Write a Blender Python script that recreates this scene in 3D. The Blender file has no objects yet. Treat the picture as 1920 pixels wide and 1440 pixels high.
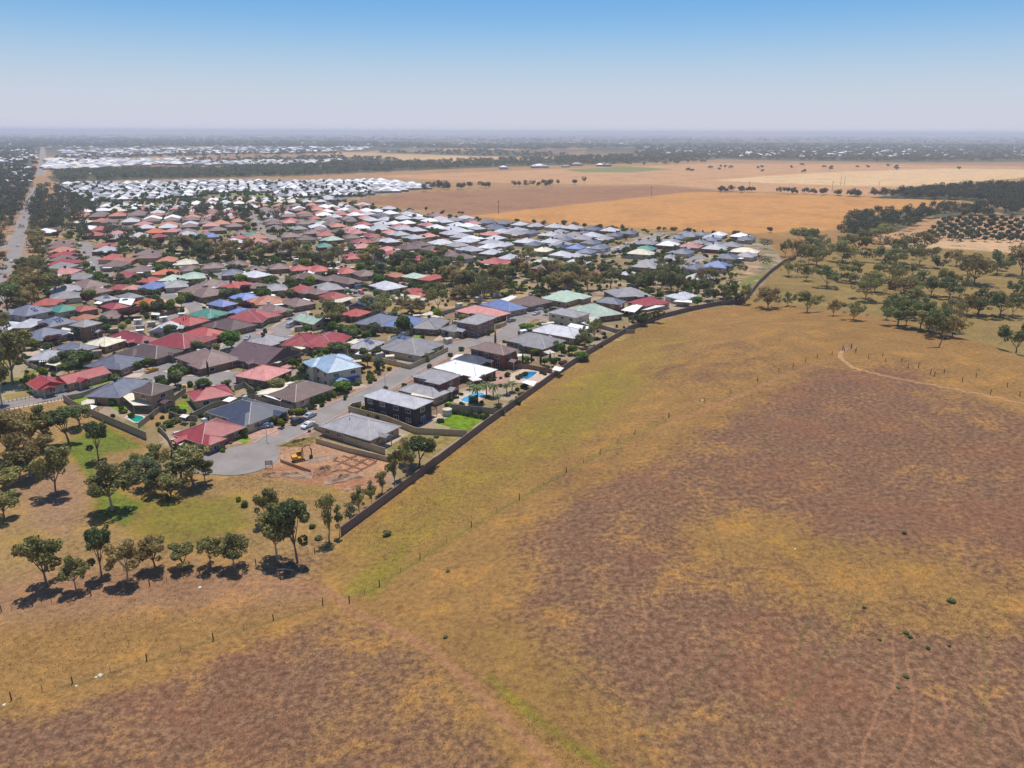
import bpy, math, random
import numpy as np
from mathutils import Vector, Matrix
R = math.radians
sc = bpy.context.scene
col = sc.collection
# ------------------------------------------------------------------ camera
F = 1426.0; CH = 80.0; PITCH = math.atan((720 - 247) / F); ROLL = R(0.2)
cd = bpy.data.cameras.new("camera"); cam = bpy.data.objects.new("camera", cd); col.objects.link(cam)
cd.sensor_width = 36; cd.lens = 36 * F / 1920; cd.clip_start = 0.5; cd.clip_end = 90000
_cp, _sp, _cr, _sr = math.cos(PITCH), math.sin(PITCH), math.cos(ROLL), math.sin(ROLL)
R0 = Vector((1, 0, 0)); U0 = Vector((0, _sp, _cp)); F0 = Vector((0, _cp, -_sp))
r_ = R0 * _cr + U0 * _sr; u_ = U0 * _cr - R0 * _sr
cam.matrix_world = Matrix(((r_.x, u_.x, -F0.x, 0), (r_.y, u_.y, -F0.y, 0), (r_.z, u_.z, -F0.z, CH), (0, 0, 0, 1)))
sc.camera = cam
# ------------------------------------------------------------------ sky and sun
SUN_EL, SUN_AZ = 75.0, 3.0        # azimuth measured from +Y towards +X
w = bpy.data.worlds.new("World"); sc.world = w; w.use_nodes = True
nt = w.node_tree; nt.nodes.clear()
sky = nt.nodes.new("ShaderNodeTexSky"); sky.sky_type = 'NISHITA'; sky.sun_disc = False
sky.sun_elevation = R(SUN_EL); sky.sun_rotation = R(SUN_AZ); sky.air_density = 1.0; sky.dust_density = 0.1; sky.ozone_density = 5.0
sky.altitude = 0
bg = nt.nodes.new("ShaderNodeBackground"); bg.inputs[1].default_value = 0.105
wo = nt.nodes.new("ShaderNodeOutputWorld")
hs = nt.nodes.new("ShaderNodeMix"); hs.data_type = 'RGBA'; hs.blend_type = 'MULTIPLY'; hs.inputs[0].default_value = 1; hs.inputs[7].default_value = (.60, .86, 1.04, 1)
nt.links.new(sky.outputs[0], hs.inputs[6])
# dusty mauve band low in the sky
tcw = nt.nodes.new("ShaderNodeTexCoord"); sx_ = nt.nodes.new("ShaderNodeSeparateXYZ"); nt.links.new(tcw.outputs["Generated"], sx_.inputs[0])
mr = nt.nodes.new("ShaderNodeMapRange"); mr.interpolation_type = 'SMOOTHSTEP'; nt.links.new(sx_.outputs[2], mr.inputs[0])
mr.inputs[1].default_value = 0.0; mr.inputs[2].default_value = 0.15; mr.inputs[3].default_value = 1.0; mr.inputs[4].default_value = 0.0
hz_ = nt.nodes.new("ShaderNodeMix"); hz_.data_type = 'RGBA'; nt.links.new(mr.outputs[0], hz_.inputs[0]); nt.links.new(hs.outputs[2], hz_.inputs[6]); hz_.inputs[7].default_value = (5.9, 6.1, 7.1, 1)
nt.links.new(hz_.outputs[2], bg.inputs[0]); nt.links.new(bg.outputs[0], wo.inputs[0])
sl = bpy.data.lights.new("sun", 'SUN'); sl.energy = 4.5; sl.angle = R(0.53); sl.color = (1.0, 0.92, 0.80)
so = bpy.data.objects.new("sun", sl); col.objects.link(so)
sdir = Vector((math.sin(R(SUN_AZ)) * math.cos(R(SUN_EL)), math.cos(R(SUN_AZ)) * math.cos(R(SUN_EL)), math.sin(R(SUN_EL))))
so.rotation_euler = sdir.to_track_quat('Z', 'Y').to_euler()
sc.view_settings.view_transform = 'Standard'; sc.view_settings.look = 'None'
sc.view_settings.exposure = 0.02; sc.view_settings.gamma = 1.0
sc.cycles.max_bounces = 5; sc.cycles.diffuse_bounces = 2; sc.cycles.glossy_bounces = 2
sc.cycles.transparent_max_bounces = 8; sc.cycles.volume_bounces = 2
rng = np.random.default_rng(7); random.seed(7)
# ------------------------------------------------------------------ geometry of the place
def sstep(a, b, x):
    t = np.clip((x - a) / (b - a), 0, 1); return t * t * (3 - 2 * t)
def ray(u, v):
    x = (u - 960) / F; y = -(v - 720) / F
    x, y = _cr * x - _sr * y, _sr * x + _cr * y
    return np.array([x, _cp + y * _sp, -_sp + y * _cp])
def atz(u, v, z=0.0):
    d = ray(u, v)
    if d[2] > -0.0018: d[2] = -0.0018
    t = (z - CH) / d[2]; return np.array([d[0] * t, d[1] * t, z])
def proj(p):
    x, y, z = p[0], p[1], p[2] - CH
    dep = y * _cp - z * _sp; up = y * _sp + z * _cp
    X = x / dep; Y = up / dep
    X, Y = _cr * X + _sr * Y, -_sr * X + _cr * Y
    return 960 + F * X, 720 - F * Y
FENCE_PX = [(640, 1005), (780, 900), (915, 797), (1050, 700), (1110, 661), (1180, 620), (1240, 597), (1300, 582), (1345, 573), (1395, 569)]
FENCE_W = [atz(*p)[:2] for p in FENCE_PX]
FENCE2_W = [FENCE_W[-1] + np.array([0.5, 1.5])] + [atz(*p)[:2] for p in [(1405, 556), (1422, 534), (1445, 512), (1470, 494), (1492, 486)]]
SIDE = np.array([(-75., -60.), (-62., 40.), (-48., 100.)] + [tuple(p) for p in FENCE_W] + [tuple(FENCE2_W[-1]), tuple(FENCE2_W[-1] + np.array([70., 150.])), (300., 3800.)])
CREST = np.array([tuple(atz(u, v, z)[:2]) + (z,) for u, v, z in
                  [(1395, 573, .4), (1450, 574, 3.0), (1520, 579, 6), (1600, 590, 9), (1700, 612, 12), (1800, 638, 13.5), (1920, 674, 14)]] + [(195., 150., 14.), (265., 60., 12.)])
def seg_dist(x, y, P, vals=None):
    """distance to a polyline, sign (+ right of its direction), value interpolated along it"""
    best = np.full(x.shape, 1e18); sg = np.zeros(x.shape); val = np.zeros(x.shape)
    for i in range(len(P) - 1):
        ax, ay = P[i][0], P[i][1]; bx, by = P[i + 1][0] - ax, P[i + 1][1] - ay
        L2 = bx * bx + by * by + 1e-9
        t = np.clip(((x - ax) * bx + (y - ay) * by) / L2, 0, 1)
        dx = x - ax - t * bx; dy = y - ay - t * by
        d = dx * dx + dy * dy; m = d < best
        best = np.where(m, d, best)
        s = np.sign((x - ax) * by - (y - ay) * bx)
        sg = np.where(m, s, sg)
        if vals is not None: val = np.where(m, vals[i] + (vals[i + 1] - vals[i]) * t, val)
    return np.sqrt(best), sg, val
def H(x, y):
    x = np.atleast_1d(np.asarray(x, float)); y = np.atleast_1d(np.asarray(y, float))
    d, s, _ = seg_dist(x, y, SIDE)
    lat = np.where(s > 0, sstep(3, 60, d), 0.0)
    dc, s2, zc = seg_dist(x, y, CREST, CREST[:, 2])
    g = np.where(s2 > 0, 1 - 0.62 * sstep(0, 190, dc), 1 - 1.12 * sstep(0, 50, dc))
    h = zc * g * lat
    h = h + lat * (0.18 * np.sin(x * .11 + y * .05) + 0.14 * np.sin(x * .05 - y * .13 + 1) + .07 * np.sin(x * .31 + y * .27))
    h = h + 30 * np.exp(-(((x - 900) / 260) ** 2 + ((y - 1090) / 260) ** 2)) + 8 * np.exp(-(((x - 480) / 110) ** 2 + ((y - 730) / 110) ** 2))
    far = np.hypot(x, y)
    return h
def h1(x, y): return float(H(x, y)[0])
def at(u, v, dz=0.0):
    """ground point seen at a photograph pixel (marches the ray onto the terrain)"""
    d = ray(u, v)
    if d[2] > -0.0018: d[2] = -0.0018
    if dz == 0:          # flat ground well clear of the hills
        q = atz(u, v)
        if u < 1385 and q[1] > 60 and h1(q[0], q[1]) < .005 and u < 1250 + (q[1] > 560) * 200: return q
        if q[1] > 2200: return q
    t = np.concatenate([np.linspace(40, 700, 500), np.geomspace(702, 60000, 500)])
    z = CH + d[2] * t - H(d[0] * t, d[1] * t) - dz
    i = np.argmax(z < 0)
    if z[i] >= 0: i = len(t) - 1
    if i == 0: i = 1
    a, b = t[i - 1], t[i]
    for _ in range(12):
        m = (a + b) / 2
        if CH + d[2] * m - h1(d[0] * m, d[1] * m) - dz < 0: b = m
        else: a = m
    p = d * b; return np.array([p[0], p[1], p[2] + CH])
def height_for(base, vtop):
    lo, hi = 0.3, 40
    for _ in range(25):
        m = (lo + hi) / 2
        if proj((base[0], base[1], base[2] + m))[1] > vtop: lo = m
        else: hi = m
    return lo
def inpoly(x, y, P):
    x = np.asarray(x); c = np.zeros(x.shape, bool); n = len(P)
    for i in range(n):
        x1, y1 = P[i][0], P[i][1]; x2, y2 = P[(i + 1) % n][0], P[(i + 1) % n][1]
        c ^= ((y1 > y) != (y2 > y)) & (x < (x2 - x1) * (y - y1) / (y2 - y1 + 1e-12) + x1)
    return c
def polymask(x, y, P, soft):
    d, _, _ = seg_dist(x, y, list(P) + [P[0]])
    s = np.where(inpoly(x, y, P), d, -d)
    return sstep(-soft, soft, s)
# ------------------------------------------------------------------ materials
class NT:
    def __init__(s, name, rough=0.8, spec=0.3):
        s.m = bpy.data.materials.new(name); s.m.use_nodes = True; s.t = s.m.node_tree
        s.b = s.t.nodes["Principled BSDF"]; s.b.inputs["Roughness"].default_value = rough
        s.b.inputs["Specular IOR Level"].default_value = spec; s.m["x"] = 1
    def n(s, typ, **k):
        o = s.t.nodes.new("ShaderNode" + typ)
        for a, v in k.items(): setattr(o, a, v)
        return o
    def set(s, inp, v):
        if hasattr(v, "is_output") or isinstance(v, bpy.types.NodeSocket): s.t.links.new(v, inp)
        elif isinstance(v, (tuple, list)) and len(v) == 3 and inp.type == 'RGBA': inp.default_value = (*v, 1)
        else: inp.default_value = v
    def mix(s, f, a, b, mode='MIX'):
        o = s.n("Mix", data_type='RGBA', blend_type=mode); s.set(o.inputs[0], f); s.set(o.inputs[6], a); s.set(o.inputs[7], b); return o.outputs[2]
    def math(s, op, a, b=0.0, c=None):
        o = s.n("Math", operation=op); s.set(o.inputs[0], a); s.set(o.inputs[1], b)
        if c is not None: s.set(o.inputs[2], c)
        return o.outputs[0]
    def noise(s, vec, scale, detail=4, rough=.6, dist=0.0):
        o = s.n("TexNoise"); s.set(o.inputs["Vector"], vec); o.inputs["Scale"].default_value = scale
        o.inputs["Detail"].default_value = detail; o.inputs["Roughness"].default_value = rough; o.inputs["Distortion"].default_value = dist
        return o.outputs["Fac"]
    def ramp(s, v, a, b, lo=0.0, hi=1.0):
        o = s.n("MapRange", interpolation_type='SMOOTHSTEP'); s.set(o.inputs[0], v); s.set(o.inputs[1], a); s.set(o.inputs[2], b)
        s.set(o.inputs[3], lo); s.set(o.inputs[4], hi); return o.outputs[0]
    def scalec(s, c, f):
        o = s.n("VectorMath", operation='SCALE'); s.set(o.inputs[0], c); s.set(o.inputs[3], f); return o.outputs[0]
    def attr(s, name, vec=False):
        o = s.n("Attribute", attribute_name=name); return o.outputs["Color" if vec else "Fac"]
    def bump(s, h, strength, dist=0.1):
        o = s.n("Bump"); o.inputs["Strength"].default_value = strength; o.inputs["Distance"].default_value = dist
        s.t.links.new(h, o.inputs["Height"]); s.t.links.new(o.outputs[0], s.b.inputs["Normal"])
    def out(s, c): s.set(s.b.inputs["Base Color"], c); return s.m
def mat_simple(name, c, rough=.7, var=.15, scale=1.2, spec=.3, metal=0.0, objvar=.12):
    s = NT(name, rough, spec); s.b.inputs["Metallic"].default_value = metal
    tc = s.n("TexCoord").outputs["Object"]
    f = s.ramp(s.noise(tc, scale, 5, .65), .3, .7, 1 - var, 1 + var)
    rnd = s.n("ObjectInfo").outputs["Random"]
    f = s.math('MULTIPLY', f, s.ramp(rnd, 0, 1, 1 - objvar, 1 + objvar))
    return s.out(s.scalec(tuple(c), f))
def mat_roof(name, c, tile, rough):
    s = NT(name, rough, .45); tc = s.n("TexCoord").outputs["Object"]
    big = s.ramp(s.noise(tc, .35, 4, .6), .3, .7, .84, 1.14)
    fine = s.ramp(s.noise(tc, 2.6 if tile else .9, 5, .75), .25, .75, .72 if tile else .9, 1.25 if tile else 1.08)
    f = s.math('MULTIPLY', big, fine)
    f = s.math('MULTIPLY', f, s.ramp(s.n("ObjectInfo").outputs["Random"], 0, 1, .82, 1.2))
    wv = s.n("TexWave", wave_type='BANDS', bands_direction='Z' if tile else 'X'); s.set(wv.inputs["Vector"], tc)
    wv.inputs["Scale"].default_value = 1.9 if tile else 1.3
    wv.inputs["Distortion"].default_value = .6 if tile else 0
    f = s.math('MULTIPLY', f, s.ramp(wv.outputs["Fac"], 0, 1, .9, 1.06))
    s.bump(wv.outputs["Fac"], .35, .04)
    rg = s.ramp(s.noise(tc, .5, 3), .3, .7, rough - .05, rough + .1); s.set(s.b.inputs["Roughness"], rg)
    return s.out(s.scalec(tuple(c), f))
def mat_leaf(name, c, c2, var=.5):
    s = NT(name, .75, .15)
    isl = s.n("NewGeometry").outputs["Random Per Island"]; tc = s.n("TexCoord").outputs["Object"]
    cl = s.ramp(s.noise(tc, .45, 2), .38, .62)
    c0 = s.mix(s.math('MULTIPLY', cl, .8), tuple(c), tuple(c2))
    f = s.math('MULTIPLY', s.ramp(isl, 0, 1, 1 - var, 1 + var), s.ramp(s.n("ObjectInfo").outputs["Random"], 0, 1, .75, 1.3))
    tr = s.n("BsdfTranslucent"); c1 = s.scalec(c0, f); s.set(tr.inputs[0], c1); s.set(s.b.inputs["Base Color"], c1)
    mx = s.n("MixShader"); mx.inputs[0].default_value = .38
    s.t.links.new(s.b.outputs[0], mx.inputs[1]); s.t.links.new(tr.outputs[0], mx.inputs[2])
    s.t.links.new(mx.outputs[0], s.t.nodes["Material Output"].inputs[0])
    return s.m
ROOF = dict(red=(.40, .088, .07), crimson=(.31, .048, .052), pink=(.52, .22, .20), orange=(.58, .15, .055), terracotta=(.45, .17, .10),
            brown=(.185, .118, .108), dkbrown=(.115, .072, .072), purple=(.13, .075, .085), grey=(.28, .27, .29), ltgrey=(.52, .52, .56),
            slate=(.155, .165, .215), dark=(.055, .065, .10), blue=(.19, .25, .50), ltblue=(.30, .42, .56), green=(.06, .22, .16),
            palegreen=(.40, .50, .40), white=(.80, .80, .83), cream=(.70, .63, .48), navy=(.04, .05, .12))
ROOFNAME = dict(red="red", crimson="deep crimson", pink="faded pink", orange="orange", terracotta="terracotta", brown="brown", dkbrown="dark brown",
                purple="dark purple-brown", grey="grey", ltgrey="light grey", slate="slate grey", dark="charcoal", blue="blue", ltblue="pale blue",
                green="green", palegreen="pale green", white="white", cream="cream", navy="navy")
TILE = {'pink', 'orange', 'terracotta', 'brown', 'dkbrown', 'purple', 'grey'}
M = {}
for k, c in ROOF.items():
    M['roof_' + k] = mat_roof('roof_' + k, c, k in TILE, .55 if k in TILE else .36)
def mat_brick(name, c, c2, mortar):
    s = NT(name, .85, .2); tc = s.n("TexCoord").outputs["Object"]
    f = s.noise(tc, 5.5, 3, .7); f2 = s.noise(tc, .8, 3)
    k = s.mix(s.ramp(f, .35, .65), tuple(c), tuple(c2)); k = s.mix(s.ramp(s.noise(tc, 14, 2), .56, .7, 0, .5), k, tuple(mortar))
    return s.out(s.scalec(k, s.ramp(f2, .3, .7, .88, 1.1)))
M['brick_red'] = mat_brick('brick_red', (0.275, 0.088, 0.056), (0.200, 0.062, 0.050), (0.375, 0.275, 0.225))
M['brick_tan'] = mat_brick('brick_tan', (0.525, 0.338, 0.200), (0.425, 0.250, 0.150), (0.562, 0.475, 0.375))
M['brick_brown'] = mat_brick('brick_brown', (0.300, 0.163, 0.112), (0.225, 0.125, 0.088), (0.375, 0.312, 0.250))
M['brick_cream'] = mat_brick('brick_cream', (0.625, 0.500, 0.338), (0.550, 0.425, 0.275), (0.625, 0.562, 0.475))
M['render_cream'] = mat_simple('render_cream', (.55, .48, .36), .85)
M['render_grey'] = mat_simple('render_grey', (.45, .43, .40), .85)
M['clad_navy'] = mat_simple('clad_navy', (.035, .03, .045), .6)
M['white'] = mat_simple('white_paint', (.78, .78, .76), .5)
M['cream'] = mat_simple('cream_metal', (.66, .60, .47), .5)
M['trim'] = mat_simple('gutter_metal', (.42, .38, .33), .5)
M['glass'] = mat_simple('window_glass', (.03, .04, .055), .08, .1, spec=.8)
M['door'] = mat_simple('door_paint', (.16, .09, .06), .6)
M['garage'] = mat_simple('garage_panel', (.5, .46, .38), .5)
M['solar'] = mat_simple('solar_cells', (.03, .05, .14), .15, .1, spec=.7)
M['cooler'] = mat_simple('cooler_plastic', (.05, .055, .08), .5)
M['cooler_w'] = mat_simple('cooler_pale', (.6, .62, .62), .5)
M['ridge_l'] = mat_simple('ridge_pale', (.52, .47, .43), .6)
M['fence_cream'] = mat_simple('fence_cream', (.56, .44, .27), .6, .12, .5)
M['fence_grey'] = mat_simple('fence_grey', (.33, .28, .22), .6, .12, .5)
M['fence_dark'] = mat_simple('fence_dark', (.15, .115, .11), .55, .12, .3)
M['wood'] = mat_simple('weathered_timber', (.14, .10, .07), .85, .3, 3)
M['bark'] = mat_simple('bark', (.20, .15, .11), .9, .35, 2.5)
M['bark_pale'] = mat_simple('bark_pale', (.42, .34, .27), .85, .3, 2.0)
M['leaf_gum'] = mat_leaf('leaf_gum', (0.223, 0.233, 0.088), (0.331, 0.301, 0.116))
M['leaf_brown'] = mat_leaf('leaf_brown', (0.301, 0.233, 0.098), (0.389, 0.301, 0.127))
M['leaf_dark'] = mat_leaf('leaf_dark', (0.127, 0.174, 0.073), (0.194, 0.233, 0.088))
M['leaf_green'] = mat_leaf('leaf_green', (0.090, 0.180, 0.026), (0.156, 0.240, 0.034))
M['leaf_lime'] = mat_leaf('leaf_lime', (.22, .28, .02), (.30, .34, .03))
M['leaf_olive'] = mat_leaf('leaf_olive', (.13, .17, .09), (.17, .19, .11))
M['leaf_plum'] = mat_leaf('leaf_plum', (.09, .035, .04), (.13, .05, .05))
M['dry_tuft'] = mat_leaf('dry_tuft', (.40, .26, .09), (.46, .32, .13))
M['leaf_far'] = mat_leaf('leaf_far', (0.102, 0.120, 0.066), (0.138, 0.150, 0.072))
M['tyre'] = mat_simple('tyre_rubber', (.02, .02, .02), .9)
M['rim'] = mat_simple('wheel_rim', (.45, .45, .47), .3, spec=.6)
M['soil'] = mat_simple('turned_soil', (.30, .165, .10), .95, .4, .8)
M['soil_pale'] = mat_simple('pale_spoil', (.33, .215, .145), .95, .22, .6)
M['trench'] = mat_simple('shaded_trench_soil', (.15, .06, .035), .95, .25, 1)  # for flat strips; the recess shade is put into the soil colour
M['concrete'] = mat_simple('kerb_concrete', (.42, .37, .32), .85, .15, .6)
M['paving'] = mat_simple('paving', (.47, .36, .28), .8, .15, .7)
M['paver_pink'] = mat_simple('paver_pink', (.36, .22, .17), .85, .2, .7)
M['lawn'] = mat_simple('lawn_grass', (.15, .24, .015), .95, .4, .5, spec=.1)
M['drygrass'] = mat_simple('dry_lawn', (.27, .20, .07), .95, .35, .35, spec=.1)
def mat_asphalt():
    s = NT('asphalt', .85, .25); tc = s.n("TexCoord").outputs["Object"]
    f = s.math('MULTIPLY', s.ramp(s.noise(tc, .12, 5, .6), .3, .7, .88, 1.12), s.ramp(s.noise(tc, 3.0, 3, .7), .2, .8, .9, 1.1))
    return s.out(s.scalec((.25, .225, .215), f))
M['asphalt'] = mat_asphalt()
def mat_water(name, c):
    s = NT(name, .06, .5); tc = s.n("TexCoord").outputs["Object"]
    s.bump(s.noise(tc, 2.2, 2), .25, .05); return s.out(s.mix(s.ramp(s.noise(tc, .25, 2), .3, .7), tuple(c), tuple(x * 1.25 for x in c)))
M['pool_blue'] = mat_water('pool_blue', (.06, .30, .56)); M['pool_deep'] = mat_water('pool_deep', (.015, .17, .36)); M['pool_green'] = mat_water('pool_green', (.01, .24, .20))
# ------------------------------------------------------------------ object helpers
def tag(o, label=None, cat=None, group=None, kind=None):
    if label: o["label"] = label
    if cat: o["category"] = cat
    if group: o["group"] = group
    if kind: o["kind"] = kind
    return o
def empty(name, loc=(0, 0, 0), rz=0.0):
    o = bpy.data.objects.new(name, None); col.objects.link(o); o.location = loc; o.rotation_euler = (0, 0, rz); o.empty_display_size = .5
    return o
def link(name, me, parent=None, loc=None):
    o = bpy.data.objects.new(name, me); col.objects.link(o)
    if parent is not None: o.parent = parent
    if loc is not None: o.location = loc
    return o
class MB:
    def __init__(s): s.v = []; s.f = []; s.mi = []
    def add(s, vs, fs, mi=0):
        k = len(s.v); s.v += [tuple(map(float, p)) for p in vs]; s.f += [tuple(k + i for i in f) for f in fs]; s.mi += [mi] * len(fs); return s
    def box(s, x0, x1, y0, y1, z0, z1, mi=0):
        return s.add([(x0, y0, z0), (x1, y0, z0), (x1, y1, z0), (x0, y1, z0), (x0, y0, z1), (x1, y0, z1), (x1, y1, z1), (x0, y1, z1)],
                     [(0, 3, 2, 1), (4, 5, 6, 7), (0, 1, 5, 4), (1, 2, 6, 5), (2, 3, 7, 6), (3, 0, 4, 7)], mi)
    def tube(s, pts, rad, n=6, mi=0):
        pts = [Vector(p) for p in pts]; rings = []
        for i, p in enumerate(pts):
            d = (pts[min(i + 1, len(pts) - 1)] - pts[max(i - 1, 0)]).normalized()
            a = d.orthogonal().normalized() if abs(d.z) < .95 else Vector((1, 0, 0)); a = (a - d * a.dot(d)).normalized(); b = d.cross(a)
            r = rad[i] if isinstance(rad, (list, tuple)) else rad
            rings.append([p + (a * math.cos(2 * math.pi * k / n) + b * math.sin(2 * math.pi * k / n)) * r for k in range(n)])
        vs = [q for r in rings for q in r]; fs = []
        for i in range(len(pts) - 1):
            for k in range(n): fs.append((i * n + k, i * n + (k + 1) % n, (i + 1) * n + (k + 1) % n, (i + 1) * n + k))
        fs += [tuple(range(n))[::-1], tuple((len(pts) - 1) * n + k for k in range(n))]
        return s.add(vs, fs, mi)
    def cyl(s, c, r, h, n=12, axis='z', mi=0, r2=None):
        c = Vector(c); ax = dict(x=Vector((1, 0, 0)), y=Vector((0, 1, 0)), z=Vector((0, 0, 1)))[axis]
        return s.tube([c, c + ax * h], [r, r if r2 is None else r2], n, mi)
    def prism(s, poly, z0, z1, mi=0):
        n = len(poly); vs = [(p[0], p[1], z0) for p in poly] + [(p[0], p[1], z1) for p in poly]
        return s.add(vs, [tuple(range(n))[::-1], tuple(range(n, 2 * n))] + [(i, (i + 1) % n, n + (i + 1) % n, n + i) for i in range(n)], mi)
    def hip(s, cx, cy, w_, d_, z, pitch=22, oh=.55, mi=0, gable=False, fascia=.22):
        a, b = w_ / 2 + oh, d_ / 2 + oh; t = math.tan(R(pitch)); m = min(a, b); h = m * t
        E_ = [(cx - a, cy - b), (cx + a, cy - b), (cx + a, cy + b), (cx - a, cy + b)]
        vs = [(x, y, z - fascia) for x, y in E_] + [(x, y, z) for x, y in E_]
        k = 0 if gable else m
        if a >= b: r = [(cx - a + k, cy, z + h), (cx + a - k, cy, z + h)]; fs = [(4, 5, 9, 8), (5, 6, 9), (6, 7, 8, 9), (7, 4, 8)]
        else: r = [(cx, cy - b + k, z + h), (cx, cy + b - k, z + h)]; fs = [(4, 5, 8), (5, 6, 9, 8), (6, 7, 9), (7, 4, 8, 9)]
        s.add(vs + r, fs + [(0, 1, 5, 4), (1, 2, 6, 5), (2, 3, 7, 6), (3, 0, 4, 7), (0, 3, 2, 1)], mi); return r, vs[4:8], h
    def mesh(s, name, mats):
        me = bpy.data.meshes.new(name); me.from_pydata(s.v, [], s.f)
        for m in (mats if isinstance(mats, (list, tuple)) else [mats]): me.materials.append(m)
        if any(s.mi): me.polygons.foreach_set("material_index", s.mi)
        me.update(); return me
    def build(s, name, mats, parent=None, loc=None): return link(name, s.mesh(name, mats), parent, loc)
def np_mesh(name, V, Q, mats, smooth=False, colors=None):
    """V (n,3), Q (m,4) quads"""
    me = bpy.data.meshes.new(name); me.vertices.add(len(V)); me.vertices.foreach_set("co", np.ascontiguousarray(V, np.float32).ravel())
    me.loops.add(Q.size); me.loops.foreach_set("vertex_index", np.ascontiguousarray(Q, np.int32).ravel())
    me.polygons.add(len(Q)); me.polygons.foreach_set("loop_start", np.arange(0, Q.size, Q.shape[1], dtype=np.int32))
    me.polygons.foreach_set("use_smooth", np.full(len(Q), smooth))
    if colors is not None:
        a = me.color_attributes.new("base", 'FLOAT_COLOR', 'POINT'); a.data.foreach_set("color", np.concatenate([colors, np.ones((len(colors), 1))], 1).astype(np.float32).ravel())
    for m in (mats if isinstance(mats, (list, tuple)) else [mats]): me.materials.append(m)
    me.update(calc_edges=True); me.validate(); return me
# ------------------------------------------------------------------ terrain sheet
ang = np.radians(np.concatenate([np.arange(-180, -48, 3.0), np.arange(-48, 48, .11), np.arange(48, 180, 3.0)]))
rad = np.concatenate([[1.0], np.arange(8, 66, 6.0), 66 * 1.0065 ** np.arange(0, int(math.log(290 / 66) / math.log(1.0065)))])
rad = np.concatenate([rad, rad[-1] * 1.012 ** np.arange(1, int(math.log(3400 / rad[-1]) / math.log(1.012)) + 1)])
rad = np.concatenate([rad, rad[-1] * 1.03 ** np.arange(1, int(math.log(60000 / rad[-1]) / math.log(1.03)) + 2)])
AA, RR = np.meshgrid(ang, rad)
TX, TY = (RR * np.sin(AA)).ravel(), (RR * np.cos(AA)).ravel(); TZ = H(TX, TY)
na, nr = len(ang), len(rad)
ii, jj = np.meshgrid(np.arange(nr - 1), np.arange(na)); ii, jj = ii.ravel(), jj.ravel(); j2 = (jj + 1) % na
TQ = np.stack([ii * na + jj, (ii + 1) * na + jj, (ii + 1) * na + j2, ii * na + j2], 1)[:, ::-1]
def W(px): return [tuple(at(*p)[:2]) for p in px]
GOLD = np.array((.270, .152, .053)); STRAW = np.array((.46, .27, .105)); DIRT = (.215, .125, .085)
base = np.tile(GOLD, (len(TX), 1))
dist = np.hypot(TX, TY)
def zone(px, c, soft=3.0, k=1.0):
    global base
    m = (polymask(TX, TY, W(px), soft) * k)[:, None]; base = base * (1 - m) + np.array(c) * m
# whole far plain, then the town, then named fields
m = sstep(560, 900, dist)[:, None]; base = base * (1 - m) + np.array((.34, .205, .10)) * m
TOWN = [(-200, 800), (0, 800), (60, 745), (125, 740), (280, 835), (380, 850), (400, 880), (500, 870), (740, 915), (915, 797), (1050, 700), (1180, 620), (1300, 582), (1395, 569),
        (1470, 494), (1440, 450), (1180, 434), (900, 415), (640, 380), (820, 352), (780, 338), (560, 342), (400, 338), (105, 345), (90, 440), (40, 560), (-200, 700)]
TOWN_W = W(TOWN)
zone(TOWN, (.27, .20, .135), 1.5)
zone([(640, 374), (760, 362), (1100, 350), (1230, 349), (1400, 361), (1290, 362), (885, 405)], (.29, .155, .085), 4)
zone([(880, 405), (1290, 360), (1400, 361), (1812, 374), (1750, 385), (1640, 405), (1560, 431), (1400, 438), (1180, 427), (1000, 416)], (.47, .235, .078), 3)
zone([(700, 330), (1180, 312), (1340, 306), (1700, 308), (1920, 312), (1920, 330), (1680, 352), (1640, 368), (1400, 358), (1230, 346), (1100, 346), (850, 340)], (.46, .265, .135), 6)
zone([(1340, 338), (1440, 330), (1580, 322), (1760, 316), (1930, 318), (1930, 332), (1700, 349), (1500, 345)], (.58, .40, .22), 6)
zone([(1060, 318), (1180, 312), (1260, 317), (1190, 323), (1090, 323)], (.18, .21, .075), 10)
zone([(150, 326), (430, 317), (760, 305), (640, 311), (400, 320), (200, 330)], (.56, .40, .20), 6)
zone([(560, 300), (640, 285), (900, 292), (1130, 298), (900, 303)], (.58, .38, .19), 10)
zone([(170, 300), (330, 293), (400, 292), (360, 299)], (.5, .32, .2), 10)
zone([(1640, 400), (1760, 388), (1960, 380), (1960, 460), (1720, 462), (1600, 440)], (.42, .25, .13), 5)
zone([(1700, 448), (1960, 452), (1960, 480), (1640, 468)], (.50, .33, .19), 3)
zone([(1640, 372), (1720, 350), (1960, 332), (1960, 385), (1800, 376)], (.30, .20, .11), 5)
zone([(175, 382), (300, 376), (320, 380), (300, 386), (190, 388)], (.48, .30, .16), 5)
zone([(400, 366), (440, 361), (505, 363), (500, 369), (420, 371)], (.16, .30, .03), 3)
zone([(216, 450), (235, 440), (256, 440), (250, 455), (222, 458)], (.16, .27, .04), 2)
zone([(88, 445), (130, 435), (130, 450), (112, 456)], (.45, .24, .12), 2)
zone([(58, 460), (66, 460), (72, 590), (40, 600)], (.45, .25, .11), 2)
zone([(1395, 569), (1500, 574), (1600, 587), (1700, 608), (1800, 633), (1960, 690), (1960, 480), (1700, 462), (1500, 470), (1440, 520)], (.235, .165, .06), 4)
zone([(650, 1090), (650, 1000), (800, 893), (1050, 703), (1180, 625), (1260, 600), (1300, 640), (1200, 760), (1000, 900), (760, 1060)], (.262, .163, .048), 12)
zone([(398, 888), (480, 880), (560, 905), (650, 930), (600, 955), (470, 945), (410, 915)], (.38, .235, .09), 2)
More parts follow.
